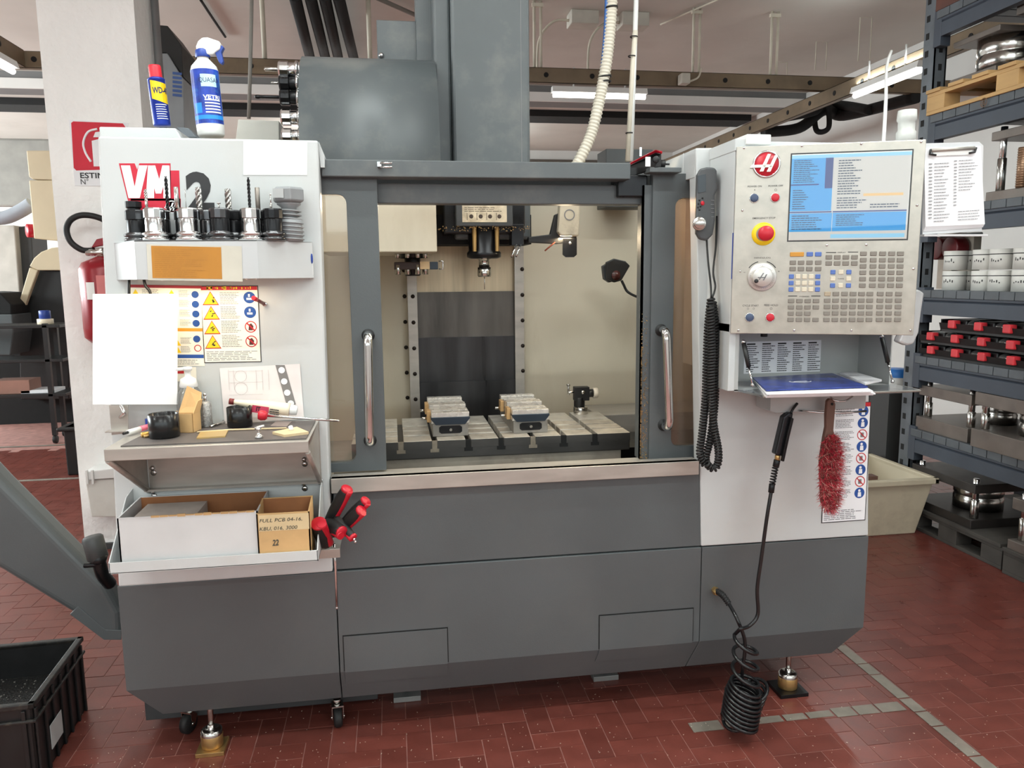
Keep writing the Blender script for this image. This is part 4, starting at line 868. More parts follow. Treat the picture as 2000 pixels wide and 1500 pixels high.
disc(rd_, xf, w_*.91, h_*.225, w_*.052, .0008, 18, w_*.04)
for (u_, v) in ((.07,.9),(.57,.9),(.62,.29),(.62,.2)): tri = MB(); tri.poly([xf @ V((w_*u_+x*w_, h_*v+y*w_, .0008)) for x, y in ((-.055,-.04),(.055,-.04),(0,.055))]); part('triangle', tri, DYEL, base)
part('prohibition_sign', rd_, DRED, base)
b = MB()
for v in (.86,.74,.62,.5,.28,.17): lines_into(b, xf, w_*.67, h_*v, w_*.83, h_*(v+.085), 6, .32, .0008, .3, rnd)
lines_into(b, xf, w_*.16, h_*.86, w_*.45, h_*.95, 5, .32, .0008, .3, rnd); lines_into(b, xf, w_*.6, h_*.02, w_*.95, h_*.09, 3, .32, .0008, .3, rnd); part('label_text', b, INKG, base)['kind'] = 'stuff'
xf, w_, h_ = sign('s', ((347,745),(384,745),(381,717),(345,717)), -.0012); b = MB(); qd(b, xf, 0, 0, w_, h_, 0); o = part('small_label', b, DCREAM); b = MB(); qd(b, xf, .0, h_*.55, w_*.35, h_*.85, .0005); part('label_mark', b, DRED, o)
# --- lamp shelf box across the cabinet
YS = -.15; zS1 = P(400,469,YS).z; 
tl, tr_ = P(222,467,0), P(611,472,0); fl_, fr_ = P(262,471,YS), P(502,470,YS); fl2, fr2 = P(267,541,YS), P(506,545,YS)
SHW = mat('shelf_white', (196,199,200), .45, 0, .03, 3)
zt0 = zS1; zb0 = P(400,545,YS).z
top = [(tl.x,0,zt0),(fl_.x,YS,zt0),(fr_.x,YS,zt0),(P(611,500,-.03).x,-.03,zt0),(P(611,500,0).x,0,zt0)]
b = MB(); b.prism(top, (0,0,-.003)); shelf = part('lamp_shelf', b, SHW)
def wallq(p, q, zb, name='shelf_face', mm=SHW):
    m = MB(); m.prism([(p[0],p[1],zt0),(q[0],q[1],zt0),(q[0],q[1],zb),(p[0],p[1],zb)], (0,.002,0)); return part(name, m, mm, shelf, .0006)
for p_, q_ in zip(top, top[1:]): wallq(p_, q_, zb0)
b = MB(); b.prism([(p[0]*1.0,p[1]*.92,zb0+.012) for p in top], (0,0,.002)); part('shelf_bottom', b, SHW, shelf)
area('shelf_lamp_glow', ((fl_.x+fr_.x)/2-.02, -.085, zb0+.008), (math.radians(-18),0,0), .34, .04, 1.9, (1,.82,.58))
xf, w_, h_ = sign('y', ((298,543),(434,545),(435,481),(297,480)), YS-.0015)
b = MB(); qd(b, xf, -.012, -.006, w_+.055, h_+.004, -.0004); part('tape_film', b, mat('yellowed_tape', (206,202,188), .25), shelf)
b = MB(); qd(b, xf, 0, 0, w_, h_, .0003); part('ochre_label', b, mat('ochre_paper', (188,128,44), .55, 0, .04, 10), shelf)
b = MB(); lines_into(b, xf, w_*.04, h_*.05, w_*.8, h_*.95, 14, .18, .0008, .5, rnd); part('label_text', b, mat('ochre_ink', (170,116,44), .6), shelf)
for px in (316,378,440,482,500):
    b = MB(); q = P(px,546,YS+.01); b.sph((q.x,YS+.012,zb0+.002), .0055, 10, 6); part('shelf_screw', b, CHROME, shelf)
for (pa, pb_) in (((252,543),(252,575)),((280,540),(294,576))):
    b = MB(); b.tube(bez([P(*pa,-.03),P(lerp(pa[0],pb_[0],.3),lerp(pa[1],pb_[1],.5),-.035),P(*pb_,-.035),P(pb_[0],pb_[1]+60,-.03)]), .0042, 8); part('lamp_cord', b, BLACK, shelf)
b = MB(); b.prism(fp([(606,478),(611,500),(612,536),(606,545),(604,500)], -.032), (0,.006,0)); part('shelf_end_cap', b, WPLAST, shelf, .001)
b = MB(); q = P(609,505,-.034); b.sph((q.x,-.034,q.z), .006, 8, 6, (.6,.5,2.6)); part('shelf_blue_clip', b, BLUEP, shelf)
# --- tool holders standing on the shelf
HEADC = {'c': CHROME, 'k': BLKOX, 'd': mat('dark_chrome', (96,96,98), .18, .9)}
def holder(px, yrow, col, label, ncol=None, wide=1., nut=True):
    q = P(px, 460, yrow); t = thing('tool_holder', label, 'tool holder', (q.x,yrow,zt0), 'tool holders standing on the lamp shelf'); r = .0265*wide; o = (q.x,yrow,zt0)
    m = MB(); m.lathe([(0,0),(r*1.25,0),(r*1.32,.004),(r*1.32,.008),(r*1.1,.0105),(r*1.1,.0135),(r*1.32,.016),(r*1.32,.021),(r*1.05,.024),(r*1.02,.026)], o, n=24); obj('flange', m, HEADC['c' if col == 'c' else 'd'], t)
    m = MB(); m.lathe([(r*.98,.024),(r*.98,.058),(r*.93,.062)], o, n=24); obj('body', m, HEADC[col], t)
    m = MB(); R2 = r*1.06; k = 16; pts = []
    m.lathe([(r*.8,.060),(R2,.0625),(R2,.086),(R2*.9,.090),(.3*r,.091),(0,.0905)], o, n=12 if nut else 24, hard=nut); obj('nut', m, HEADC[ncol or col], t, .0008)
    return t, V((q.x, yrow, zt0+.09))
def drill(t, p, r, h, mm=None, dx=0., twist=4.):
    m = MB(); n = 26; c = p+V((dx,0,0))
    for s in (0, math.pi):
        pts = [c+V((r*.45*math.cos(s+twist*2*math.pi*i/n), r*.45*math.sin(s+twist*2*math.pi*i/n), h*i/n)) for i in range(n+1)]; m.tube(pts, lambda u: r*.62*(1 if u < .93 else .5), 6)
    obj('cutter', m, mm or TOOLST, t)
def mill(t, p, r, h, dx=0., shank=.4):
    m = MB(); c = p+V((dx,0,0)); m.cyl(c, c+V((0,0,h*shank)), r*.95, 12); n = 20
    for k in range(3):
        s = k*2.094; pts = [c+V((r*.5*math.cos(s+1.2*2*math.pi*i/n), r*.5*math.sin(s+1.2*2*math.pi*i/n), h*shank+h*(1-shank)*i/n)) for i in range(n+1)]; m.tube(pts, r*.55, 6)
    obj('cutter', m, TOOLST, t)
def shank(t, p, r, h, dx=0., mm=None, tip=None):
    m = MB(); c = p+V((dx,0,0)); m.cyl(c, c+V((0,0,h)), r, 12)
    if tip: m.cyl(c+V((0,0,h)), c+V((0,0,h+.004)), tip, 12)
    obj('cutter', m, mm or TOOLST, t)
pxs = .00152                                       # metres per photo pixel at the shelf
t, p = holder(268,-.042,'k','black tool holder with an indexable face mill, outermost on the shelf')
m = MB(); m.lathe([(.018,0),(.018,.006),(.022,.010),(.022,.026),(.006,.027),(0,.022)], p-V((.004,0,.002)), n=14, hard=True); obj('cutter', m, BLKOX, t)
t, p = holder(304,-.114,'c','chrome tool holder in front of the red logo with a short pointed end mill'); mill(t, p, .004, .05, -.018, .5)
t, p = holder(316,-.042,'d','dark chrome tool holder carrying a long black twist drill left of the numeral', 'c'); drill(t, p, .0048, .095, BLKOX, .022)
t, p = holder(369,-.114,'c','chrome tool holder with a round-nosed silver shank left of the numeral'); shank(t, p, .0062, .058, -.026)
t, p = holder(363,-.042,'k','black tool holder with a hair-thin drill in front of the numeral'); shank(t, p, .0009, .06, .006)
t, p = holder(410,-.042,'d','dark holder with a large silver end mill covering the numeral'); mill(t, p, .0088, .064, -.024, .1)
t, p = holder(431,-.114,'k','black tool holder with a tiny slotting cutter, right of the numeral', 'd'); shank(t, p, .0022, .012, 0, None, .0055)
t, p = holder(457,-.042,'k','black tool holder with a silver three-flute end mill'); mill(t, p, .0092, .06, -.010, .05)
t, p = holder(491,-.114,'c','chrome tool holder carrying a long black twist drill right of the end mills'); drill(t, p, .0044, .086, BLKOX, .0)
t, p = holder(505,-.042,'d','dark tool holder with a tall boring bar near the grey plastic bolt'); shank(t, p, .0068, .066, .003, mat('grey_shank', (150,142,134), .35, .7))
t, p = holder(535,-.104,'k','black tool holder with a small stepped probe beside the grey plastic bolt'); shank(t, p, .0035, .016, -.004); shank(t, p+V((0,0,.016)), .0015, .022, -.004, None, .003)
# big grey plastic bolt-shaped holder
q = P(567,460,-.05); GPL = mat('grey_plastic', (142,144,146), .5, 0, .04, 10)
t = thing('plastic_bolt', 'large grey plastic bolt-shaped tool stand at the end of the shelf', 'tool stand', (q.x,-.05,zt0)); o = (q.x,-.05,zt0)
m = MB(); m.lathe([(0,0),(.036,0),(.036,.062),(.024,.067),(.022,.098),(.034,.106),(.034,.11)], o, n=28); obj('stem', m, GPL, t)
m = MB(); m.lathe([(.03,.108),(.046,.116),(.047,.12),(.047,.148),(.042,.155),(0,.156)], o, n=6, hard=True); obj('head', m, GPL, t, .003)
for k in range(8):
    z = zt0+.008+.0115*k; rr_ = .0375 if k < 5 else .033
    m = MB(); m.lathe([(rr_-.003,-.003),(rr_+.003,-.001),(rr_+.003,.001),(rr_-.003,.003)], (q.x,-.05,z), (.06,0,1), 28); obj('thread', m, GPL, t)
m = MB(); m.box((q.x-.038,-.0925,zt0+.122),(q.x-.008,-.0915,zt0+.148)); obj('sticker', m, mat('grey_sticker', (176,178,178), .5), t)
# --- spray can and spray bottle on the cabinet top
zct = q1.z if False else P(320,250,.2).z
c = P(317,246,.2); t = thing('spray_can', 'slim blue and yellow lubricant spray can with red cap on the cabinet', 'spray can', (c.x,.2,c.z)); o = (c.x,.2,c.z); R = (P(333,200,.2).x-P(299,200,.2).x)/2; H = P(313,155,.2).z-c.z
CANB = mat('can_blue', (28,56,160), .3, .2, .03, 5); CANY = mat('can_yellow', (250,206,20), .35, .1)
tilt = (-.06,0,1)
m = MB(); m.lathe([(0,0),(R*.95,0),(R,.004),(R,H*.97),(R*1.03,H*.975),(R*1.0,H),(R*.75,H*1.03),(0,H*1.03)], o, tilt, 24); obj('can', m, CANB, t)
m = MB(); h2 = P(308,128,.2).z-c.z; m.lathe([(R*.72,H*1.0),(R*.72,h2*.97),(R*.66,h2),(0,h2)], o, tilt, 20); obj('cap', m, mat('cap_red', (214,40,56), .4), t)
ax = V(tilt).normalized(); fr = frame(V(o), (1,0,.06), ax)
def curved(mb, cx0, cx1, z0, z1, rad, fr, n=8, skew=0.):
    for i in range(n):
        a = [cx0+(cx1-cx0)*k/n for k in (i,i+1)]; pts = []
        for (s, zz) in ((a[0],z0),(a[1],z0),(a[1],z1),(a[0],z1)): pts.append(fr @ V((rad*math.sin(s), zz+skew*math.sin(s)*(1 if zz == z0 else .6), rad*math.cos(s))))
        mb.poly(pts, True)
m = MB(); curved(m, -.55, 1.5, H*.52, H*.93, R*1.015, fr, skew=-.01); obj('yellow_shield', m, CANY, t)
def ctext(mb, txt, h, w_, rad, fr, x0, z0, bold=.02):
    mm = MB(); text_into(mm, txt, Matrix(), h, w_, 0, bold); off = len(mb.v)
    for v in mm.v: a = (x0+v.x)/rad; mb.v.append(fr @ V((rad*math.sin(a), z0+v.y, rad*math.cos(a))))
    for f_, s_, i_ in zip(mm.f, mm.sm, mm.mi): mb.f.append(tuple(k+off for k in f_)); mb.sm.append(s_); mb.mi.append(0)
m = MB(); ctext(m, 'WD-40', R*.75, R*2.0, R*1.03, fr, -R*.35, H*.66, .03); obj('can_lettering', m, mat('can_navy', (30,40,90), .4), t)
m = MB()
for k in range(7): curved(m, -.2, 1.1-.1*(k % 3), H*(.12+.05*k), H*(.135+.05*k), R*1.02, fr)
obj('can_small_print', m, PAPER, t)
c = P(413,267,.14); t = thing('spray_bottle', 'white trigger spray bottle with blue label standing on the cabinet', 'spray bottle', (c.x,.14,c.z)); o = V((c.x,.14,c.z)); pxm2 = (P(440,200,.14).x-P(390,200,.14).x)/50
Rb = 27*pxm2; Hs = P(410,140,.14).z-c.z; ax = (-.045,0,1)
m = MB(); m.lathe([(0,0),(Rb*.9,0),(Rb*.98,.006),(Rb,.03),(Rb,Hs),(Rb*.9,Hs+.014),(Rb*.55,Hs+.03),(Rb*.42,Hs+.036),(Rb*.42,Hs+.044)], o, ax, 28); obj('bottle', m, WPLAST, t)
fr = frame(o, (1,0,.045), V(ax).normalized()); z0_, z1_ = P(410,245,.14).z-c.z, Hs
LB1 = mat('label_royal_blue', (24,58,160), .35, 0, .25, 30, dirt=(70,150,215), dscale=16, damt=.8); m = MB(); curved(m, -1.55, 1.55, z0_, z1_, Rb*1.01, fr, 18); obj('label', m, LB1, t)
m = MB(); curved(m, -.15, 1.0, (z0_+z1_)*.62, (z0_+z1_)*.78, Rb*1.016, fr, 10); obj('label_glow', m, mat('label_pale_blue', (190,226,245), .4, 0, .1, 30), t)
m = MB(); curved(m, -.9, -.25, z0_+.03, z0_+.06, Rb*1.016, fr, 6); curved(m, -1.5, 1.5, z0_+.012, z0_+.024, Rb*1.016, fr, 14); obj('label_bright_block', m, mat('label_cyan', (30,140,225), .4), t)
m = MB(); ctext(m, 'QUASAR', .016, Rb*1.55, Rb*1.025, fr, -Rb*.3, (z0_+z1_)*.665, .0); obj('label_lettering', m, mat('can_navy', (30,40,90), .4), t)
m = MB(); ctext(m, 'VETRI', .012, Rb*1.3, Rb*1.025, fr, -Rb*.1, (z0_+z1_)*.46, .03)
for k in range(5): curved(m, .0, 1.2, z0_+.03+.009*k, z0_+.034+.009*k, Rb*1.02, fr)
obj('label_white_print', m, PAPER, t)
ns = o+V(ax).normalized()*(Hs+.044)
m = MB(); m.lathe([(Rb*.5,-.004),(Rb*.54,0),(Rb*.5,.016),(Rb*.4,.02)], ns, ax, 20); obj('collar', m, BLUEP, t)
hp = [(384,100),(382,90),(386,80),(394,73),(404,72),(428,80),(431,86),(429,96),(421,101),(416,106),(397,106),(397,100)]
m = MB(); m.prism([P(x,y,.125) for x, y in hp], (0,.03,0)); obj('spray_head', m, WPLAST, t, .004)
m = MB(); m.prism([P(x,y,.13) for x, y in ((421,96),(433,88),(437,92),(432,102),(436,120),(433,125),(427,121),(420,103))], (0,.02,0)); obj('trigger', m, BLUEP, t, .002)
# --- stainless folding tray
q = P(617,815,0); ztr = q.z-.008; zf = [PZ(197,881,ztr), PZ(604,858,ztr)]; yt = (zf[0].y+zf[1].y)/2; xl_, xr_ = zf[0].x, zf[1].x
zlip = P(400,892,yt).z; STN = STEEL
TR = thing('folding_tray', 'stainless steel folding tray with tools hung on the left cabinet', 'tray', ((xl_+xr_)/2,0,ztr))
m = MB(); m.prism([(xl_,yt,ztr),(xr_,yt,ztr),(xr_,-.004,ztr),(xl_+.0,-.004,ztr)], (0,0,-.003)); obj('top', m, STN, TR, .001)
hl = P(400,872,yt).z-P(400,894,yt).z; m = MB(); m.box((xl_,yt-.002,ztr-hl*1.05),(xr_,yt+.001,ztr)); obj('front_lip', m, STN, TR, .004)
m = MB(); m.prism([(xl_+.035,yt+.02,ztr+.0005),(xr_-.008,yt+.02,ztr+.0005),(xr_-.008,-.03,ztr+.0005),(xl_+.06,-.03,ztr+.0005)], (0,0,.003)); obj('rubber_mat', m, mat('grey_brown_mat', (86,80,78), .55, 0, .08, 14), TR)
zbk = P(440,945,0).z
for x in (xl_+.004, xr_-.006):
    m = MB(); m.prism([(x,yt+.004,ztr-hl),(x,-.004,ztr-.003),(x,-.004,zbk-.01)], (.003,0,0)); obj('side_bracket', m, STN, TR)
    m = MB(); m.tube([(x+.002,yt+.004,ztr-hl),(x+.002,-.005,zbk-.01)], .008, 6); obj('bracket_edge', m, STN, TR)
m = MB(); m.box((xl_+.01,-.006,zbk),(xr_,-.002,ztr)); obj('back_plate', m, STN, TR)
m = MB(); m.box((xl_+.0,-.03,zbk-.006),(xr_,-.002,zbk)); obj('bottom_fold', m, STN, TR)
for px, py in ((298,914),(594,897),(594,945),(299,960)):
    m = MB(); q = P(px,py,-.01); m.lathe([(0,-.012),(.0065,-.011),(.0075,-.004),(.0075,0)], (q.x,-.006,q.z), (0,1,0), 12); 
    m.lathe([(0,-.0015),(.009,-.0015),(.009,0)], (q.x+.001,-.006,q.z-.016), (0,1,0), 14); obj('keyhole_bolt', m, CHROME, TR)
# --- white bin tray below
YW = -.235; WB = thing('bin_tray', 'white sheet-metal bin tray with boxes under the folding tray', 'tray', (-.5,0,.75))
w0, w1 = P(213,1119,YW), P(622,1098,YW); zw = (w0.z+w1.z)/2; hw = P(213,1100,YW).z-P(213,1119,YW).z
m = MB(); m.box((w0.x,YW,zw),(w1.x,YW+.003,zw+hw*1.15)); obj('front_lip', m, WHITE, WB, .001)
m = MB(); m.box((w0.x,YW,zw),(w1.x,-.001,zw+.003)); obj('floor_sheet', m, WHITE, WB)
zbt = P(420,940,0).z
for x in (w0.x, w1.x-.003):
    m = MB(); m.prism([(x,YW,zw),(x,YW,zw+hw*1.15),(x,-.06,zbt-.02),(x,-.001,zbt-.01),(x,-.001,zw)], (.003,0,0)); obj('side_wall', m, WHITE, WB)
m = MB(); m.box((w0.x+.02,-.004,zw),(w1.x,-.001,zbt-.012)); obj('back_sheet', m, WHITE, WB)
# cardboard boxes in the bin
CARDW = mat('white_cardboard', (206,206,206), .75, 0, .03, 6); CARD = mat('brown_cardboard', (150,98,60), .8, 0, .1, 8); CARDT = mat('tan_cardboard', (206,168,116), .75, 0, .06, 9)
def openbox(name, label, x0, x1, y0, y1, z0, z1, mo, mi, zback=None, th=.004, cat='box'):
    t = thing(name, label, cat, ((x0+x1)/2,(y0+y1)/2,z0)); zk = zback or z1
    m = MB(); m.box((x0,y0,z0),(x1,y0+th,z1)); m.box((x0,y0,z0),(x1,y1,z0+th)); m.prism([(x0,y0,z0),(x0,y1,z0),(x0,y1,zk),(x0,y0,z1)], (th,0,0)); m.prism([(x1-th,y0,z0),(x1-th,y1,z0),(x1-th,y1,zk),(x1-th,y0,z1)], (th,0,0)); m.box((x0,y1-th,z0),(x1,y1,zk)); obj('carton', m, mo, t)
    m = MB(); m.box((x0+th,y1-th-.001,z0+th),(x1-th,y1-th,zk-.002)); m.box((x0+th,y0+th,z0+th),(x1-th,y1-th,z0+th+.001)); m.box((x0+th,y0+th,z0+th),(x1-th,y0+th+.001,z1-.003)); obj('inner_lining', m, mi, t); return t
yf = YW+.012; a = P(228,1010,yf); b_ = P(503,1000,yf); e = P(245,1108,yf)
t = openbox('white_carton','long open white cardboard box with brown inside in the bin tray', a.x, b_.x, yf, -.02, zw+.004, (a.z+b_.z)/2, CARDW, CARD, zback=P(400,970,-.02).z+.01)
m = MB(); rnd = random.Random(9)
for k in range(12): x = lerp(a.x+.1,b_.x-.02,k/11); m.cbox((x,yf+.002,(a.z+b_.z)/2-.001),(.022,.005,rnd.uniform(.003,.008)))
obj('torn_edge', m, CARDT, t)
m = MB(); m.box((a.x+.03,yf+.03,zw+.006),(a.x+.2,-.05,(a.z+b_.z)/2-.012)); tag(obj('foam_pack', m, mat('grey_wrap', (176,166,158), .6, 0, .06, 20)), 'pale wrapped packet lying inside the long white carton', 'packet')
yf2 = YW+.006; a = P(500,1003,yf2); b_ = P(604,1000,yf2); e = P(505,1074,yf2)
t = openbox('small_carton','small tan cardboard box with handwriting beside the white carton', a.x, b_.x, yf2, yf2+.11, zw+.004, (a.z+b_.z)/2, CARDT, CARD, zback=P(560,972,yf2+.1).z)
m = MB(); xf = frame(P(505,1040,yf2-.0006),(1,0,0),(0,0,1)); qd(m, xf, .002, .002, (b_.x-a.x)-.006, .05, 0); obj('paper_tape', m, mat('tape_cream', (214,192,150), .5), t)
m = MB(); xf = frame(P(507,1022,yf2-.001),(1,0,0),(0,0,1)); text_into(m, 'FULL PCB 04-16,', xf, .012, .118, .0004, 0, .2); xf = frame(P(507,1038,yf2-.001),(1,0,0),(0,0,1)); text_into(m, 'KBU, 016, 3000', xf, .012, .105, .0004, 0, .2); xf = frame(P(532,1066,yf2-.001),(1,0,0),(0,0,1)); text_into(m, '22', xf, .018, .018, .0004, .02, .2); obj('handwriting', m, mat('pencil_ink', (60,66,60), .6), t)
# --- handle rack on the corner with ball-end hex drivers
yk = -.12; k0 = P(613,1075,yk); k1 = P(664,1072,yk); HR = thing('driver_rack', 'small steel rack holding hex drivers at the corner of the bin tray', 'rack', (k0.x,-.1,k0.z))
m = MB(); zk = k0.z; m.box((k0.x,yk,zk-.002),(k1.x,-.012,zk+.001)); obj('shelf', m, STEEL, HR, .0006)
m = MB(); m.box((k0.x,yk-.002,P(640,1090,yk).z),(k1.x,yk+.001,zk)); obj('front_lip', m, STEEL, HR, .0006)
m = MB(); kc = P(637,1063,yk+.03); m.lathe([(.018,0),(.018,.0015),(.012,.0016),(.011,-.006)], (kc.x,yk+.035,zk+.001), (0,0,1), 20); obj('hole_rim', m, CHROME, HR)
def driver(a, b_, ya, yb_, label, rb=.0105, shaft=None, name='hex_driver'):
    rb *= 1.75
    p = P(*a, ya); q = P(*b_, yb_); t = thing(name, label, 'hex driver', q if q.z < p.z else p, 'hex drivers in the corner rack'); d = (q-p)
    m = MB(); m.tube([p+d*k/10 for k in range(11)], lambda u: rb*(.95+.18*math.sin(math.pi*u)), 12); obj('grip', m, RUBBER, t)
    m = MB(); sd = d.cross(V((0,1,0))).normalized(); m.tube([p+d*k/10+sd*rb*.45+V((0,-rb*.45,0)) for k in range(11)], rb*.62, 8); obj('red_inlay', m, REDP, t)
    m = MB(); m.lathe([(0,-.004),(rb*.9,-.003),(rb*1.02,0),(rb*.98,.006),(rb*.5,.012)], p, d, 14); obj('end_cap', m, REDP, t)
    if shaft:
        m = MB(); s = [P(*x_, y_) for *x_, y_ in shaft]; m.tube(s, .004, 8); m.sph(s[-1], .005, 8, 6); obj('shaft', m, CHROME, t)
    return t
driver((678,955),(645,1015),-.15,-.11,'hex driver with tallest upright red-capped black handle in the corner rack')
driver((715,978),(675,1020),-.15,-.12,'hex driver leaning furthest to the right in the corner rack', .0095)
driver((706,997),(672,1028),-.175,-.13,'hex driver with a round red cap facing out under the rightmost driver', .0098)
driver((622,1022),(637,1060),-.19,-.12,'hex driver with a large red cap at the left and a long shaft below', .013, [(652,1062,-.1),(655,1100,-.105),(658,1187,-.105)])
driver((668,1040),(640,1022),-.185,-.13,'hex driver lying forward with its red cap low in the rack', .011)
driver((690,1050),(655,1012),-.18,-.13,'slim hex driver pointing down to the right with a short silver tip', .0075, [(690,1050,-.18),(694,1058,-.181)])
# --- things lying on the tray and against the panel
zt_ = ztr+.0037
def on(px, py): return PZ(px, py, zt_)
def cup(px, py, r, h, label, tipz=0):
    c = on(px, py); t = thing('black_cup', label, 'cup', c); m = MB()
    m.lathe([(0,.003),(r-.003,.003),(r-.003,h-.002),(r-.0015,h),(r,h-.001),(r,.004),(r-.003,0),(0,0)], c, (0,0,1), 28); obj('cup_wall', m, mat('gloss_black', (16,16,17), .25), t); return c
cA = cup(322,853,.041,.066,'black plastic cup in front of the open cardboard flap box')
cB = cup(469,833,.036,.060,'black plastic cup below the red and white paste tube')
c = on(363,842); t = thing('flap_box', 'small open tan cardboard box between cup and soap bottle', 'box', c); m = MB(); Rz = Matrix.Rotation(math.radians(-12),4,'Z'); xf = Matrix.Translation(c) @ Rz
m = MB(xf); 
for bx_ in (((-.035,-.025,0),(.035,-.023,.055)),((-.035,.023,0),(.035,.025,.05)),((.033,-.025,0),(.035,.025,.055)),((-.035,-.025,0),(-.033,.025,.055)),((-.035,-.025,0),(.035,.025,.002))): m.box(*bx_)
obj('carton', m, CARDT, t)
m = MB(xf); m.prism([(-.03,.024,.05),(.034,.024,.05),(.03,.05,.105),(-.012,.05,.125)], (0,.002,0)); m.prism([(.034,-.022,.054),(.034,.022,.054),(.04,.03,.09),(.04,-.0,.088)], (.002,0,0)); obj('flap', m, CARDT, t)
c = on(371,834); c.y = -.045; t = thing('soap_dispenser', 'clear plastic pump soap dispenser behind the cardboard box', 'dispenser', c)
m = MB(); m.lathe([(0,0),(.034,0),(.037,.01),(.037,.075),(.034,.10),(.022,.12),(.02,.125)], c, (0,0,1), 24); obj('bottle', m, glassmat('clear_bottle', (.92,.93,.9), .05, .08, .22, (.75,.76,.72)), t)
m = MB(); m.lathe([(.024,.118),(.026,.122),(.022,.143),(.009,.15),(.008,.166),(.013,.168),(.013,.178),(0,.18)], c, (0,0,1), 20); m.tube([c+V((0,0,.173)),c+V((-.03,-.012,.172))], .005, 8); obj('pump', m, WPLAST, t)
c = on(404,833); t = thing('oil_can', 'small knurled aluminium oil can with a ball tip', 'oil can', c)
m = MB(); m.lathe([(0,0),(.0165,0),(.0175,.003),(.0165,.07),(.013,.075),(.005,.077)], c, (0,0,1), 24); obj('can', m, mat('knurled_aluminium', (178,178,176), .4, .8, .15, 120, bump=.4, bscale=400), t)
m = MB(); m.cyl(c+V((0,0,.075)),c+V((0,0,.092)),.0045,10); m.sph(c+V((0,0,.096)),.0055); obj('spout', m, CHROME, t)
for k, (a, b_) in enumerate((((411,836),(438,826)),((420,838),(435,829)))):
    if k == 0: wire([on(*a)+V((0,0,.004)), on(*b_)+V((0,0,.004)), on(b_[0]-4,b_[1]-4)+V((0,0,.004))], .0032, TOOLST, 'hex_key', 'L-shaped steel hex key lying behind the oil can', 'hex key')
c0 = P(450,784,-.05); c1 = P(566,800,-.05); t = thing('paste_tube', 'cream and red paste tube lying across the black cup', 'tube', c1)
m = MB(); d_ = c1-c0; n = 12
m.tube([c0+d_*k/n for k in range(n+1)], lambda u: .006+.013*min(1,u*1.6), 14); obj('tube', m, mat('tube_cream', (240,226,200), .4, 0, .03, 8), t)
m = MB(); m.tube([c0-d_*.02,c0+d_*.06], .0095, 8); obj('crimp', m, mat('tube_dark_red', (120,40,40), .5), t)
fr = frame(c0+d_*.45+V((0,-.0185,-.006)), d_, V((0,.0,1))); m = MB(); qd(m, fr, -.012, -.014, .036, .008, .001); obj('tube_band', m, mat('tube_pink', (200,60,90), .5), t)
m = MB(); text_into(m, 'IT', fr @ Matrix.Translation((0,-.009,.002)), .014, .012, 0, .03); lines_into(m, fr @ Matrix.Translation((.04,-.014,.0015)), 0, 0, .03, .02, 3, .5, 0, .2, rnd); obj('tube_lettering', m, INK, t)
m = MB(); m.tube([c1-d_*.08,c1-d_*.0], .0178, 14); obj('striped_shoulder', m, mat('tube_stripe', (206,60,80), .4, 0, .4, 90, (1,1,1)), t)
m = MB(); m.cyl(c1, c1+d_.normalized()*.022, .0165, 16, .0145); obj('cap', m, WPLAST, t)
p = P(507,811,-.105); q = P(661,822,-.09); t = thing('ball_driver', 'red-ended hex driver lying with its long silver shaft past the tray', 'hex driver', p)
m = MB(); d_ = (q-p).normalized(); m.lathe([(0,-.006),(.012,-.004),(.0155,.004),(.014,.016),(.009,.022),(0,.022)], p, d_, 18); obj('grip', m, REDP, t); m = MB(); m.tube([p+d_*.02,q], .0036, 10); m.sph(q,.0042,8,6); obj('shaft', m, CHROME, t)
m = MB(); m.tube([on(385,846)+V((0,0,.003)),on(450,842)+V((0,0,.004)),on(560,838)+V((0,0,.003))], .0026, 6); tag(obj('wooden_stick', m, mat('pale_wood', (214,190,150), .6)), 'thin pale wooden stick lying across the tray', 'stick')
m = MB(); m.prism([on(384,858),on(440,854),on(446,842),on(392,845)], (0,0,.004)); tag(obj('brass_plate', m, mat('gold_plate', (196,166,110), .35, .5)), 'flat gold-coloured plate lying in the middle of the tray', 'plate')
m = MB(); m.prism([on(532,848),on(556,854),on(603,848),on(580,838)], (0,0,.007)); t = obj('wood_block', m, mat('pale_wood', (214,190,150), .6)); tag(t, 'flat pale wooden block at the end of the tray', 'block')
m = MB(); cq = on(569,845)+V((0,0,.009)); m.lathe([(.007,-.006),(.0085,0),(.007,.006),(.005,0)], cq+V((0,0,.004)), (.9,.2,.3), 14); tag(obj('paper_ring', m, WPLAST), 'small white ring lying on the wooden block', 'ring')
c = on(506,856); t = thing('key_knob', 'small chrome clamp screw standing on the tray edge', 'clamp screw', c)
m = MB(); m.lathe([(0,0),(.011,0),(.0115,.006),(.009,.008),(.0045,.012),(.005,.022),(.008,.026),(.005,.03),(0,.03)], c, (0,0,1), 16); obj('base_disc', m, CHROME, t); m = MB(); m.cyl(c+V((-.01,0,.028)),c+V((.016,0,.034)),.004,10); obj('thumb_bar', m, CHROME, t)
m = MB(); m.prism([on(528,833),on(560,834),on(570,824),on(540,823)], (0,0,.002)); tag(obj('thin_plate', m, mat('pinkish_steel', (160,146,142), .35, .5)), 'thin steel plate lying near the back of the tray', 'plate')
c = on(285,853); m = MB(); t = thing('brass_fitting', 'small brass fitting lying left of the black cup', 'fitting', c); m.cyl(c+V((-.01,-.006,.007)),c+V((.02,.014,.007)),.007,12); obj('body', m, mat('bright_brass', (206,160,80), .35, .6), t); m = MB(); m.cyl(c+V((.0,-.016,.004)),c+V((.016,-.006,.004)),.004,10); obj('nipple', m, BRASS, t)
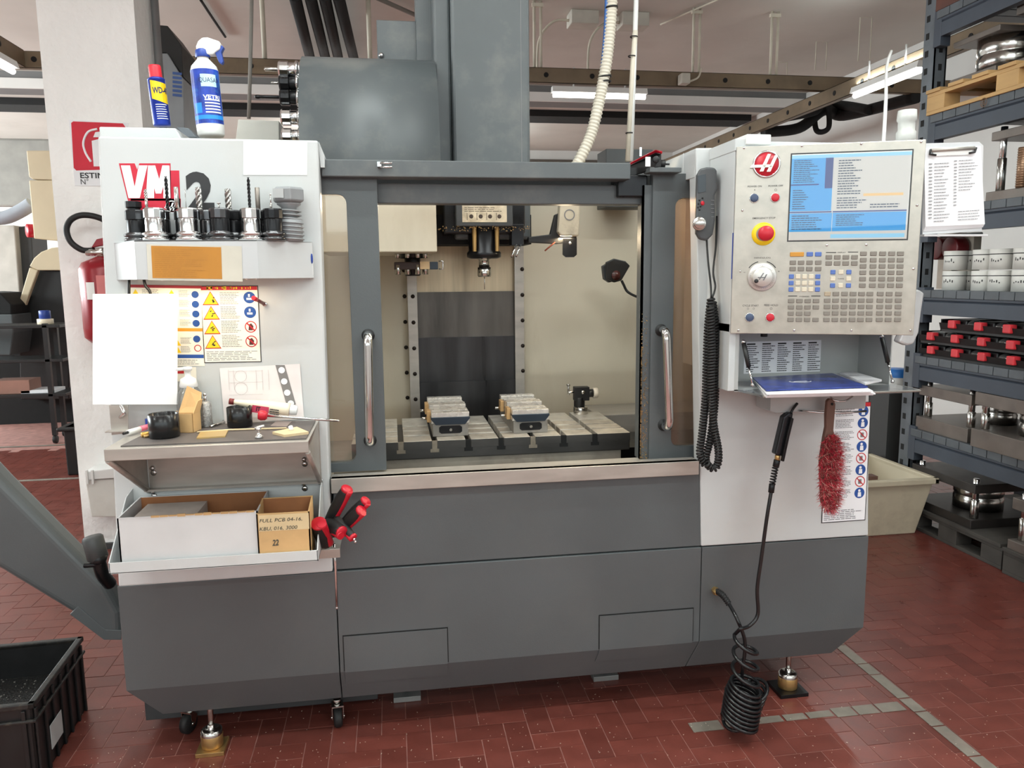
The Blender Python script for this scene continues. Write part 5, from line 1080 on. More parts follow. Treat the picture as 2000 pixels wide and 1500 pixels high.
a = on(250,850)+V((0,0,.008)); b_ = on(292,838)+V((0,0,.008)); t = thing('marker_pen', 'white and pink marker lying at the back of the tray', 'marker', a)
m = MB(); m.tube([a,a.lerp(b_,.6)], .0075, 10); obj('barrel', m, WPLAST, t); m = MB(); m.tube([a.lerp(b_,.55),b_], .0082, 10); obj('cap', m, mat('cap_pink', (226,110,130), .4), t); m = MB(); m.tube([a-(b_-a)*.2,a], .004, 8); obj('tip', m, BLACK, t)
m = MB(); c = on(289,835); m.cbox(c+V((0,.02,.012)),(.024,.02,.022), Matrix.Rotation(.4,4,'Z')); tag(obj('blue_stopper', m, BLUEP), 'small blue plastic stopper behind the black cup', 'cap')
xq = P(233,815,-.06); t = thing('wall_bracket', 'bent shiny steel bracket standing at the left end of the tray', 'bracket', (xq.x,-.05,ztr)); m = MB(); m.prism(fp([(213,792),(250,792),(250,846),(218,850)], -.06), (0,.003,0)); m.prism([(P(213,850,-.06).x,-.06,ztr+.001),(P(262,850,-.06).x,-.06,ztr+.001),(P(262,850,-.06).x,-.09,ztr+.001),(P(213,850,-.06).x,-.09,ztr+.001)], (0,0,.003)); obj('plate', m, STEEL, t); m = MB(); m.tube(bez([P(236,792,-.065),P(242,806,-.085),P(235,815,-.065)]), .005, 8); obj('hook', m, CHROME, t)
# drawing sheet on the panel
xf, w_, h_ = sign('d', ((439,828),(594,818),(587,712),(434,719)), -.003)
m = MB(); m.poly([xf @ V(p) for p in ((0,0,0),(w_,0,0),(w_,h_,0),(0,h_,0))]); t = thing('drawing_sheet', 'white technical drawing sheet taped to the cabinet above the tray', 'drawing', P(439,828,-.003)); obj('sheet', m, mat('drawing_paper', (236,228,226), .8), t)
m = MB()
for pts in ([(538,713),(556,713),(578,790),(560,792)],): m.poly([P(x,y,-.0042) for x, y in pts])
obj('part_outline', m, mat('drawing_grey', (132,128,126), .7), t)
m = MB()
for (x, y) in ((550,723),(555,745),(561,767),(568,788)): disc(m, frame(P(x,y,-.0048),(1,0,0),(0,0,1)), 0, 0, .0098, 0, 16)
obj('part_holes', m, PAPER, t)
m = MB()
for (x, y, r) in ((470,735,.018),(471,759,.019)): disc(m, frame(P(x,y,-.0045),(1,0,0),(0,0,1)), 0, 0, r, 0, 24, r-.0008)
for x in (446,456,500,512,524): q = P(x,730,-.0045); m.box((q.x,-.0046,q.z-.05),(q.x+.0006,-.0044,q.z+.012))
for y in (726,748,772): q = P(447,y,-.0045); m.box((q.x,-.0046,q.z),(q.x+.1,-.0044,q.z+.0006))
obj('drawing_lines', m, mat('drawing_line', (180,174,172), .7), t)
# red-tipped pen on a magnet
a = P(497,583,-.07); b_ = P(517,594,-.004); t = thing('magnet_pen', 'short red-tipped pen stuck out from the warning label', 'pen', b_); m = MB(); m.tube([a,b_], .0055, 10); obj('barrel', m, mat('pen_dark', (110,60,60), .4), t); m = MB(); m.tube([a-(b_-a)*.1,a+(b_-a)*.18], .0068, 10); obj('tip', m, REDP, t); m = MB(); m.cyl(b_+V((0,-.006,0)),b_,.007,12); obj('magnet', m, CHROME, t)
# ================================================================== things hung at the right of the machine
# hand-held jog pendant on a black holder, with its coiled cord
yj = -.10
HB = thing('jog_pendant', 'grey hand-held jog pendant with screen, knob and coiled cord', 'pendant', P(1378,470,yj))
PG = mat('pendant_grey', (78,80,82), .5, 0, .05, 12)
hx = [P(x,y,yj) for x, y in ((1361,340),(1367,329),(1381,326),(1396,327),(1400,333),(1401,370),(1396,382),(1397,430),(1392,458),(1381,470),(1366,467),(1359,455),(1359,400))]
m = MB(); m.prism(hx, (0.015,.045,0)); obj('case', m, PG, HB, .006)
m = MB(); m.prism([P(x,y,yj-.0015) for x, y in ((1363,343),(1379,340),(1379,374),(1363,377))], (0,.002,0)); obj('display', m, mat('lcd_dark', (36,42,48), .2), HB)
m = MB(); q = P(1372,397,yj); m.sph((q.x,yj-.001,q.z),.007,10,6,(1,.4,1)); obj('red_button', m, REDP, HB)
for k, (x, y) in enumerate(((1364,398),(1368,403),(1363,405),(1366,391),(1372,387),(1366,410))):
    m = MB(); q = P(x,y,yj); m.sph((q.x,yj-.001,q.z),.0032,8,5,(1,.5,1)); obj('small_button', m, BLACK, HB)
for k in range(5):
    m = MB(); q = P(1392,392+8*k,yj); m.box((q.x-.006,yj-.002,q.z),(q.x+.004,yj+.002,q.z+.002)); obj('grip_rib', m, INKG, HB)
m = MB(); a = P(1366,438,yj); m.cyl((a.x,yj,a.z),(a.x-.012,yj-.028,a.z),.021,18); m.cyl((a.x-.012,yj-.028,a.z),(a.x-.02,yj-.05,a.z),.016,18); obj('hand_wheel', m, TOOLST, HB)
m = MB(); m.prism([P(x,y,yj+.05) for x, y in ((1398,338),(1417,335),(1414,420),(1400,425))], (0,.05,0)); part('pendant_holder', m, BLACK, None, .004)
# cords: two thin leads then a bundle of coils
m = MB(); m.tube(bez([P(1380,468,yj+.02),P(1383,510,yj),P(1388,555,yj-.01),P(1389,580,yj-.02)]), .0032, 8); m.tube(bez([P(1400,422,yj+.03),P(1398,480,yj+.02),P(1393,530,yj),P(1397,560,yj-.01),P(1391,582,yj-.02)]), .0032, 8); obj('lead', m, BLACK, HB)
def coil(path, R, r, pitch, n=7):
    pts = []; path = [V(p) for p in path]; ds = [0]
    for a_, b2 in zip(path, path[1:]): ds.append(ds[-1]+(b2-a_).length)
    T0 = None; N = V((0,1,0)); out = []; L_ = ds[-1]; steps = int(L_/pitch*9); j = 0
    for i in range(steps+1):
        s = L_*i/steps
        while j < len(ds)-2 and ds[j+1] < s: j += 1
        t = (s-ds[j])/max(1e-9, ds[j+1]-ds[j]); p = path[j].lerp(path[j+1], t); T = (path[j+1]-path[j]).normalized()
        N = (N-T*N.dot(T)).normalized(); B = T.cross(N); a_ = 2*math.pi*s/pitch
        out.append(p+(N*math.cos(a_)+B*math.sin(a_))*R)
    mm = MB(); mm.tube(out, r, n); return mm
yo = yj-.02
p1 = bez([P(1389,582,yo),P(1383,640,yo),P(1380,720,yo),P(1378,780,yo),P(1371,850,yo),P(1367,885,yo),P(1375,905,yo),P(1386,907,yo)], 6)
p2 = bez([P(1392,590,yo+.02),P(1399,660,yo+.02),P(1398,740,yo+.02),P(1395,800,yo+.01),P(1388,855,yo),P(1379,890,yo),P(1380,905,yo)], 6)
p3 = bez([P(1387,600,yo-.02),P(1390,680,yo-.02),P(1389,760,yo-.02),P(1394,830,yo-.02),P(1403,880,yo-.02),P(1401,908,yo-.02),P(1391,915,yo-.02),P(1380,905,yo-.02)], 6)
for pth in (p1, p2, p3): obj('coiled_cord', coil(pth, .0095, .0042, .0095), RUBBER, HB)
# air gun with spiral hose
yg2 = -.15; AG = thing('air_gun', 'black air blow gun hanging from the bracket on a spiral hose', 'air gun', P(1527,905,yg2))
m = MB(); m.prism([P(x,y,yg2) for x, y in ((1531,815),(1542,806),(1550,806),(1548,820),(1539,850),(1534,893),(1514,888),(1517,875))], (0,.03,0)); obj('body', m, mat('gun_metal', (58,60,64), .25, .8), AG, .005)
m = MB(); m.tube(bez([P(1543,812,yg2+.01),P(1548,800,yg2+.01),P(1557,788,yg2+.02)]), .0045, 8); obj('nozzle', m, BLACK, AG)
m = MB(); m.prism([P(x,y,yg2-.012) for x, y in ((1546,815),(1551,818),(1542,855),(1532,902),(1527,901),(1535,860))], (0,.012,0)); obj('lever', m, BLKOX, AG, .002)
m = MB(); m.cyl(P(1519,889,yg2+.01),P(1518,899,yg2+.01),.009,12); obj('brass_joint', m, BRASS, AG)
m = MB(); m.cyl(P(1518,898,yg2+.01),P(1515,912,yg2+.01),.011,12); m.cyl(P(1508,945,yg2+.01),P(1506,962,yg2+.01),.010,12); obj('ferrule', m, BLKOX, AG)
obj('spring_guard', coil([P(1515,910,yg2+.01),P(1508,947,yg2+.01)], .0085, .0028, .0095), BLKOX, AG)
hpth = bez([P(1508,950,yg2+.01),P(1498,1010,yg2),P(1487,1090,yg2),P(1479,1150,yg2),P(1480,1200,yg2),P(1464,1222,yg2-.01),P(1446,1228,yg2-.03)], 8)
# spiral: descending loops as in the photo, growing denser, hanging low on the floor side
cx0 = P(1455,1240,yg2); zb1 = PZ(1450,1432,.0).z+.02
def spiral(ctr, R, n, tiltx, tilty, per=22, ph=math.pi*.6):
    out = []
    N = n*per
    for i in range(N+1):
        u = i/per; c_, up, rr2 = ctr(i/N), V((tiltx,tilty,1)).normalized(), R(i/N); a_ = ph+2*math.pi*u
        e1 = V((1,0,-tiltx*.0)); e2 = V((0,1,.0)); v = (e1*math.cos(a_)+e2*math.sin(a_))*rr2; v.z += tiltx*v.x+tilty*v.y
        out.append(c_+v)
    return out
A = P(1456,1250,yg2-.02); B = P(1456,1338,yg2-.03); Cc = P(1446,1400,yg2-.04)
def ctr1(u): return A.lerp(B, u/.24) if u < .24 else B.lerp(Cc+V((-.004,0,-.02)), (u-.24)/.76)
sp = spiral(ctr1, lambda u: lerp(.036,.056,min(1,u*2)), 12, -.28, .2, ph=2.6)
sp2 = spiral(lambda u: (Cc+V((.004,.01,-.01))).lerp(P(1474,1345,yg2+.0), u), lambda u: lerp(.054,.044,u), 6, .42, .2, ph=2.6)
end = bez([sp2[-1], P(1450,1310,yg2+.01), P(1455,1255,yg2+.01), P(1440,1210,yg2+.02), P(1423,1178,-.07)], 8)
m = MB(); m.tube(hpth+bez([hpth[-1],sp[0]],4)[1:]+sp[1:]+sp2+end, .0062, 9); obj('spiral_hose', m, mat('gloss_black_hose', (22,22,24), .25), AG)
m = MB(); m.tube(bez([P(1424,1180,-.07),P(1412,1163,-.05),P(1400,1154,-.02)]), .009, 10); obj('hose_sleeve', m, RUBBER, AG)
obj('sleeve_spring', coil(bez([P(1424,1180,-.07),P(1412,1163,-.05),P(1401,1155,-.022)]), .0098, .002, .007), RUBBER, AG)
m = MB(); q = P(1396,1152,0); m.lathe([(0,-.03),(.009,-.03),(.0135,-.02),(.0135,0)], (q.x,0,q.z), (.12,1,0), 6, hard=True); obj('brass_coupling', m, BRASS, AG, .001)
# hand brush with red bristles
yb2 = -.175; BRs = thing('hand_brush', 'wooden-handled hand brush with red bristles hanging on the bracket', 'brush', P(1620,1005,yb2))
WOODB = mat('brown_wood', (104,74,62), .6, 0, .1, 10, (1,1,.2))
m = MB(); m.prism([P(x,y,yb2) for x, y in ((1617,783),(1622,778),(1630,781),(1633,790),(1631,815),(1629,840),(1634,865),(1638,900),(1634,990),(1606,985),(1603,900),(1610,855),(1614,835),(1614,810))], (0,.018,0)); obj('handle', m, WOODB, BRs, .005)
m = MB(); q = P(1625,789,yb2); m.lathe([(0,-.002),(.0045,-.002),(.0045,.001)], (q.x,yb2,q.z), (0,1,0), 10); obj('hang_hole', m, BLACKM, BRs)
rnd = random.Random(21); BRM = [mat('bristle_red', (200,36,66), .6, 0, .2, 60), mat('bristle_dark_red', (150,52,54), .6, 0, .2, 60), mat('bristle_straw', (216,150,140), .6, 0, .2, 60)]
m = MB()
for i in range(3400):
    t_ = rnd.random(); yy = lerp(848, 996, t_); hw2 = 24*math.sqrt(max(.1, 1-(2*t_-1.02)**4)) ; xx = 1622-4*(t_-.2)+rnd.uniform(-1,1)*hw2*.78
    root = P(xx, yy, yb2+.002+rnd.uniform(-.006,.012)); d_ = V((rnd.uniform(-1,1)*.9+(xx-1621)/26, -rnd.uniform(.2,1.4), rnd.uniform(-.9,.7))).normalized(); ln = rnd.uniform(.015,.034); s = V((rnd.uniform(-1,1),rnd.uniform(-1,1),rnd.uniform(-1,1))).cross(d_).normalized()*.0007
    mid = root+d_*ln*.55+V((rnd.uniform(-1,1)*.003,0,-.002)); tip = root+d_*ln+V((rnd.uniform(-1,1)*.006,0,-.006*rnd.random()))
    m.cur = rnd.choice((0,0,1,1,2)); a_, b2, c_, d2, e2 = m.pt(root-s), m.pt(root+s), m.pt(mid+s), m.pt(mid-s), m.pt(tip); m.face((a_,b2,c_,d2)); m.face((d2,c_,e2))
o = obj('bristles', m, BRM, BRs); o['kind'] = 'stuff'
# papers and booklet in the bin
fz1 = fz+.001
def pz(x, y, z): return PZ(x, y, z)
rnd = random.Random(31)
for k in range(5):
    z = fz1+.004*k; j = lambda: rnd.uniform(-4,4)
    m = MB(); pts = [pz(1500+j()*1,778-k*1.6+j()*.3,z),pz(1707+j()*1.5,772-k*1.6,z),pz(1640+j(),733-k*.6,z),pz(1472+j(),742-k*.6,z)]; m.prism(pts, (0,0,.003))
    tag(obj('paper_sheet', m, PAPER), ['bottom sheet of white papers under the booklet on the flap','second sheet of white papers from the flap up','middle sheet of white papers under the blue booklet','white paper sheet just below the blue booklet pair','white top sheet directly beneath the blue booklet'][k], 'paper', 'loose papers on the bin flap')
z = fz1+.021; m = MB(); bp = [pz(1496,764,z),pz(1695,757,z),pz(1625,731,z),pz(1470,739,z)]; m.prism(bp, (0,0,.004)); t = thing('manual_booklet', 'dark blue manual booklet with an oval emblem lying on the papers', 'booklet', bp[0]); obj('cover', m, mat('booklet_blue', (44,60,130), .3, 0, .25, 16), t)
m = MB(); c_ = pz(1563,745,z+.0046); m.lathe([(.036,0),(.033,.0004)], c_, (0,0,1), 24)
for v in range(len(m.v)): m.v[v] = V((m.v[v].x, c_.y+(m.v[v].y-c_.y)*.55, m.v[v].z))
m.box((c_.x-.022,c_.y-.003,c_.z),(c_.x+.022,c_.y+.003,c_.z+.0004)); obj('emblem', m, PAPER, t)
z = fz1+.021; m = MB(); m.prism([pz(1640,731,z),pz(1665,728,z),pz(1722,745,z),pz(1690,752,z)], (0,0,.006)); tag(obj('loose_notes', m, mat('paper_grey', (214,214,216), .8)), 'grey-white stack of notes right of the blue booklet in the bin', 'paper')
# clipboard hung beside the panel
yc2 = YPR+.02; CB = thing('clipboard', 'white clipboard with a thick sheaf of printed lists beside the operator panel', 'clipboard', P(1862,450,yc2))
m = MB(); m.prism([P(x,y,yc2) for x, y in ((1804,284),(1806,280),(1913,277),(1921,284),(1918,452),(1802,458))], (0,.004,0)); obj('board', m, mat('board_white', (206,206,208), .5), CB, .001)
for k in range(4):
    m = MB(); dx = k*1.2; m.prism([P(x,y,yc2-.002-.002*k) for x, y in ((1805,292-k),(1916,288-k),(1920+dx,441-2*k+3),(1804+dx,449-3*k+3))], (0,.0015,0)); obj('sheet', m, PAPER, CB)
xf, w_, h_ = sign('c', ((1806,443),(1921,435),(1916,292),(1805,296)), yc2-.0095)
m = MB(); rnd = random.Random(6); lines_into(m, xf, w_*.06, h_*.1, w_*.12, h_*.86, 17, .3, .0006, .1, rnd); lines_into(m, xf, w_*.15, h_*.05, w_*.42, h_*.86, 19, .22, .0006, .5, rnd); lines_into(m, xf, w_*.48, h_*.25, w_*.53, h_*.88, 15, .3, .0006, .1, rnd); lines_into(m, xf, w_*.56, h_*.45, w_*.9, h_*.88, 11, .22, .0006, .5, rnd); lines_into(m, xf, w_*.56, h_*.05, w_*.95, h_*.2, 4, .2, .0006, .2, rnd); obj('printed_list', m, INKG, CB)['kind'] = 'stuff'
m = MB(); lines_into(m, xf, w_*.35, h_*.92, w_*.7, h_*.955, 1, .6, .0006, .1, rnd); obj('list_heading', m, INK, CB)['kind'] = 'stuff'
m = MB(); a_, b2 = P(1818,294,yc2-.01), P(1903,289,yc2-.01); m.tube([a_,b2], .0055, 10); obj('clip_bar', m, STEEL, CB)
m = MB(); m.prism([P(x,y,yc2-.011) for x, y in ((1822,296),(1900,292),(1897,302),(1824,305))], (0,.002,0)); obj('clip_plate', m, WPLAST, CB)
for pts in (((1818,292),(1816,301),(1828,303)),((1907,288),(1904,297),(1893,299))):
    m = MB(); m.tube([P(x,y,yc2-.013) for x, y in pts], .003, 8); obj('clip_arm', m, BLACK, CB)
m = MB(); m.tube([P(1838,462,yc2-.004),P(1918,456,yc2-.004)], .0042, 8); t = obj('black_pen', m, BLACK); tag(t, 'black pen lying along the bottom of the clipboard', 'pen')
m = MB(); m.box((P(1800,458,yc2).x,yc2-.012,P(1800,462,yc2).z),(P(1924,455,yc2).x,yc2+.006,P(1800,458,yc2).z)); obj('pen_ledge', m, mat('board_white', (206,206,208), .5), CB)
# plastic bag hanging behind the panel
m = MB(); pts = [(1768,640),(1786,570),(1795,565),(1806,572),(1800,610),(1795,650),(1785,672),(1772,675),(1755,668)]
m.prism([P(x,y,-.3) for x, y in pts], (0,.03,0)); tag(obj('plastic_bag', m, glassmat('bag_film', (.9,.9,.9), .05, .2, .5, (.78,.78,.78)), None, .006), 'crumpled clear plastic bag hanging behind the operator panel edge', 'bag')
# hoses rising from the machine top to the ceiling
HOSEW = mat('ribbed_white_hose', (214,206,190), .5, 0, .04, 10)
yh = .75
pth = bez([P(1196,-40,yh),P(1194,20,yh),P(1186,110,yh),P(1172,190,yh),P(1155,260,yh),P(1132,312,yh),P(1120,330,yh)], 8)
hh = thing('ribbed_hose', 'ribbed white hose rising from the machine top to the ceiling', 'hose', pth[-1]); m = MB()
seg = []; d0 = 0
for a_, b2 in zip(pth, pth[1:]):
    n = max(1, int((b2-a_).length/.0032)); seg += [a_.lerp(b2, k/n) for k in range(n)]
m.tube(seg, lambda u, n=len(seg): .0228+.0022*math.sin(u*n*math.pi*.5), 12); obj('hose_wall', m, HOSEW, hh)
for y in (15,150,160): m = MB(); c_ = P(1194-(y-15)*.09,y,yh); m.lathe([(.0245,-.003),(.027,-.003),(.027,.003),(.0245,.003)], c_, (-.1,0,1), 16); obj('cable_tie', m, BLACK, hh)
wire(bez([P(1186,-40,yh),P(1184,40,yh),P(1178,120,yh),P(1170,185,yh),P(1158,240,yh+.02)]), .009, mat('blue_hose', (60,104,170), .4), 'blue_air_hose', 'blue air hose running along the ribbed white hose', 'hose')
t = thing('cable_duct', 'pair of straight white cable tubes rising right of the ribbed hose', 'cable', P(1230,312,yh))
m = MB(); m.tube([P(1244,-40,yh),P(1232,315,yh)], .010, 10); obj('cable_tube', m, WPLAST, t)
m = MB(); m.tube([P(1241,60,yh),P(1236,130,yh),P(1226,315,yh)], .011, 10); obj('cable_tube', m, HOSEW, t)
for (x, y) in ((1238,72),(1234,110),(1229,260)): m = MB(); c_ = P(x,y,yh); m.lathe([(.014,-.002),(.016,-.002),(.016,.002),(.014,.002)], c_, (0,0,1), 12); obj('cable_tie', m, BLACK, t)
wire([P(492,-20,1.6),P(489,120,1.6),P(486,232,1.6)], .009, mat('grey_pipe', (170,168,162), .6), 'air_pipe', 'thin pale pipe coming down behind the spray bottle', 'pipe')

# ================================================================== things on the worktable
VT = mat('vise_top_steel', (214,210,204), .28, .5, .08, 30); VB = mat('vise_navy', (48,58,70), .35, .5); VG = mat('vise_grey', (140,136,130), .45, .4, .08, 12, dirt=(110,96,84), dscale=10, damt=.6); VBR = mat('vise_bronze', (206,168,118), .4, .4)
def vise(pxl, pxr, label):
    y0, y1 = .435, .80; xl2 = P(pxl,840,y0).x; xr2 = P(pxr,840,y0).x; w_ = xr2-xl2; t = thing('machine_vise', label, 'vise', ((xl2+xr2)/2,(y0+y1)/2,ZTB))
    m = MB(); m.box((xl2,y0,ZTB),(xr2,y1,ZTB+.05)); obj('bed', m, VG, t, .003)
    m = MB(); m.prism([(xl2+w_*.18,y0-.002,ZTB+.018),(xl2+w_*.24,y0-.002,ZTB+.012),(xl2+w_*.76,y0-.002,ZTB+.012),(xl2+w_*.82,y0-.002,ZTB+.018),(xl2+w_*.82,y0-.002,ZTB+.036),(xl2+w_*.76,y0-.002,ZTB+.042),(xl2+w_*.24,y0-.002,ZTB+.042),(xl2+w_*.18,y0-.002,ZTB+.036)], (0,.004,0)); obj('end_plate', m, BLKOX, t)
    m = MB(); m.lathe([(0,-.008),(.006,-.008),(.008,-.003),(.008,0)], (xl2+w_/2,y0-.002,ZTB+.027), (0,1,0), 6, hard=True); obj('spindle_nut', m, TOOLST, t)
    m = MB(); m.prism([(xl2-.006,y0-.006,ZTB+.075),(xr2+.006,y0-.006,ZTB+.075),(xr2+.006,y0-.006,ZTB+.068),(xr2-.012,y0-.006,ZTB+.046),(xl2+.012,y0-.006,ZTB+.046),(xl2-.006,y0-.006,ZTB+.068)], (0,.05,0)); obj('front_jaw', m, VB, t, .002)
    for k, (ya_, yb_) in enumerate(((y0+.0,y0+.038),(y0+.055,y0+.10),(y0+.14,y0+.205),(y0+.235,y0+.28),(y0+.31,y0+.355))):
        m = MB(); m.box((xl2-.004+.004*(k % 2),ya_,ZTB+.05),(xr2+.004,yb_,ZTB+.092+(.008 if k in (2,4) else 0))); obj('jaw_block', m, VT, t, .0015)
    for yy in (y0+.07,y0+.25):
        m = MB(); m.box((xl2-.018,yy-.025,ZTB+.048),(xl2-.004,yy+.025,ZTB+.092)); obj('bronze_jaw_plate', m, VBR, t, .001)
        m = MB(); m.cyl((xl2-.038,yy,ZTB+.06),(xl2-.018,yy,ZTB+.06),.006,10); obj('jaw_screw', m, TOOLST, t)
    m = MB(); m.box((xl2+.01,y0+.1,ZTB+.05),(xr2-.01,y0+.14,ZTB+.058)); obj('chip_bed', m, CHIP, t)
    return t
vise(845,915,'double machine vise standing over the left half of the worktable'); vise(1003,1070,'double machine vise standing in the middle of the worktable')
q = PZ(1134,808,ZTB); PRB = thing('dial_holder', 'black magnetic dial holder with knob at the back of the worktable', 'gauge', (q.x,q.y,ZTB)); ox, oy = q.x, q.y
m = MB(); m.cyl((ox,oy,ZTB),(ox,oy,ZTB+.032),.032,20); obj('magnet_base', m, TOOLST, PRB)
m = MB(); m.cyl((ox-.006,oy,ZTB+.03),(ox-.006,oy,ZTB+.075),.024,16); m.box((ox-.03,oy-.02,ZTB+.06),(ox+.035,oy+.02,ZTB+.12)); obj('body', m, BLACK, PRB, .005)
m = MB(); m.cyl((ox+.03,oy,ZTB+.09),(ox+.06,oy,ZTB+.09),.018,16); obj('neck', m, BLACK, PRB)
m = MB(); m.cyl((ox+.055,oy,ZTB+.09),(ox+.075,oy,ZTB+.09),.023,18); obj('knob', m, mat('ivory_knob', (206,196,180), .4), PRB)
m = MB(); m.cyl((ox-.055,oy,ZTB+.095),(ox-.028,oy,ZTB+.1),.006,10); m.cyl((ox-.055,oy,ZTB+.085),(ox-.055,oy,ZTB+.13),.004,8); m.cyl((ox-.055,oy,ZTB+.125),(ox-.055,oy,ZTB+.133),.008,10); obj('stylus', m, TOOLST, PRB); m = MB(); m.lathe([(0,-.005),(.008,-.005),(.008,0)], (ox+.005,oy-.02,ZTB+.098), (0,1,0), 12); obj('clamp_screw', m, TOOLST, PRB)
# tools clamped in the carousel, pointing left out of the cover
for k, (py, col, ln, kind) in enumerate(((137,'c',.052,'m'),(163,'k',.03,'s'),(191,'k',.085,'d'),(230,'c',.0,'n'),(267,'c',0,'n'))):
    q = P(587,py,.72); o = V((xd0,.72,q.z)); ax = V((-1,0,0)); t = thing('carousel_tool', ['topmost chrome','second','third from top, long-drill','fourth, chrome','lowest chrome'][k]+' tool holder sticking out of the carousel cover', 'tool holder', o, 'tool holders in the carousel')
    m = MB(); m.lathe([(0,-.02),(.034,-.02),(.034,.004),(.028,.007),(.028,.011),(.034,.014),(.034,.022),(.025,.026)], o, ax, 24); obj('flange', m, CHROME, t)
    m = MB(); m.lathe([(.026,.024),(.026,.045),(.024,.048)], o, ax, 24); obj('body', m, HEADC[col], t)
    m = MB(); m.lathe([(.02,.046),(.031,.05),(.031,.08),(.027,.086),(.01,.087),(0,.086)], o, ax, 12, hard=True); obj('nut', m, HEADC[col], t, .001)
    if kind != 'n':
        m = MB(); m.cyl(o+ax*.085, o+ax*(.085+ln), .008 if kind == 'm' else (.006 if kind == 'd' else .004), 12)
        if kind == 'd': m.sph(o+ax*(.085+ln*.97), .008, 10, 6, (1.6,1,1))
        obj('cutter', m, TOOLST if kind != 'd' else BLKOX, t)
# ================================================================== below the machine: levelling feet, tank on casters
def foot(px, py, label, zt2=.2, black=False):
    c = PZ(px, py, 0.02); t = thing('levelling_jack', label, 'levelling foot', (c.x,c.y,0)); X, Y = c.x, c.y
    m = MB(); s = .045 if not black else .055; m.prism([(X-s,Y-s,0),(X+s,Y-s,0),(X+s,Y+s,0),(X-s,Y+s,0)], (0,0,.014)); obj('base_plate', m, BRASS if not black else BLKOX, t, .001)
    m = MB(); m.lathe([(0,.014),(.034,.014),(.035,.018),(.035,.055),(.033,.058)], (X,Y,0), (0,0,1), 24); obj('brass_cup', m, BRASS, t)
    m = MB(); m.lathe([(.034,.056),(.033,.072),(.026,.075),(.012,.074),(.011,.088),(0,.09)], (X,Y,0), (0,0,1), 24); obj('steel_ring', m, TOOLST, t)
    m = MB(); m.cyl((X,Y,.08),(X,Y,zt2),.0095,12); obj('screw_rod', m, TOOLST, t)
foot(415,1452,'brass levelling foot under the left front corner of the machine', .2); foot(1538,1338,'brass levelling foot on a black plate behind the spiral hose', .2, True)
for k, (px, py) in enumerate(((795,1353),(1180,1313))):
    c = PZ(px, py, .02); t = thing('levelling_pad', ['flat grey levelling pad under the machine below the left access hatch','flat grey levelling pad below the right access hatch'][k], 'levelling pad', (c.x,c.y,0)); m = MB(); m.box((c.x-.05,c.y-.03,0),(c.x+.05,c.y+.03,.02)); obj('pad', m, mat('zinc', (150,150,148), .5, .4), t, .002); m = MB(); m.cyl((c.x,c.y+.02,.02),(c.x,c.y+.02,.17),.018,12); obj('bolt', m, BLKOX, t)
TK = thing('coolant_tank', 'dark coolant tank on casters under the left of the machine', 'tank', (-.4,.5,0))
m = MB(); a0 = P(284,1400,.2); a1 = P(738,1366,.2); zt9 = min(a0.z, a1.z); m.prism([(a0.x,.2,zt9),(a0.x,.2,.147),(a1.x,.2,.147),(a1.x,.2,zt9)], (0,.7,0)); obj('tank_body', m, mat('tank_grey', (60,64,66), .5), TK, .003)
def caster(px, py, rz):
    c = PZ(px, py, .035); X, Y = c.x, c.y; xf = Matrix.Translation((X,Y,0)) @ Matrix.Rotation(rz,4,'Z')
    m = MB(xf); m.lathe([(0,-.014),(.03,-.014),(.036,-.008),(.036,.008),(.03,.014),(0,.014)], (0,0,.036), (1,0,0), 20); w_ = obj('caster_wheel', m, RUBBER, TK)
    m = MB(xf); m.box((-.02,-.012,.075),(.02,.03,.08))
    for s in (-1,1): m.prism([(s*.018,-.008,.078),(s*.018,.032,.078),(s*.018,.01,.03),(s*.018,-.006,.03)], (s*.002,0,0)); m.cyl((s*.018,0,.036),(s*.023,0,.036),.006,10)
    obj('caster_fork', m, TOOLST, TK); m = MB(xf); m.cyl((0,.015,.078),(0,.015,.095),.014,10); obj('caster_stem', m, TOOLST, TK)
caster(368,1412,math.radians(-25)); caster(660,1400,math.radians(8))
# ================================================================== storage rack on the right
XRK = 3.15; RB = mat('rack_blue_grey', (64,71,82), .5, .1, .05, 6); RG = mat('rack_galvanised', (104,110,116), .45, .4, .08, 10); RDK = mat('rack_plank', (88,93,98), .5, .2, .08, 8)
RK = thing('storage_rack', 'blue-grey heavy storage rack with plank shelves along the aisle', 'rack', (3.55,1.2,0))
for (xx, yy) in ((XRK,1.80),(4.0,1.80),(XRK,-.9),(4.0,-.9)):
    m = MB(); m.box((xx,yy,0),(xx+.008,yy+.1,3.6)); m.box((xx,yy,0),(xx+.08,yy+.006,3.6)); m.box((xx+.07,yy,0),(xx+.078,yy+.1,3.6)); up_ = obj('upright', m, RG, RK)
    if xx == XRK and yy > 1:
        for k in range(34):
            z = .25+.098*k; m = MB(); m.box((xx-.0015,yy+.055,z),(xx+.0005,yy+.083,z+.036)); obj('slot', m, BLACKM, up_)
            if k % 1 == 0: m = MB(); m.box((xx+.028,yy-.0015,z+.01),(xx+.05,yy+.0005,z+.046)); obj('slot', m, BLACKM, up_)
LEV = [.457, .905, 1.30, 1.775, 2.307, 2.88]
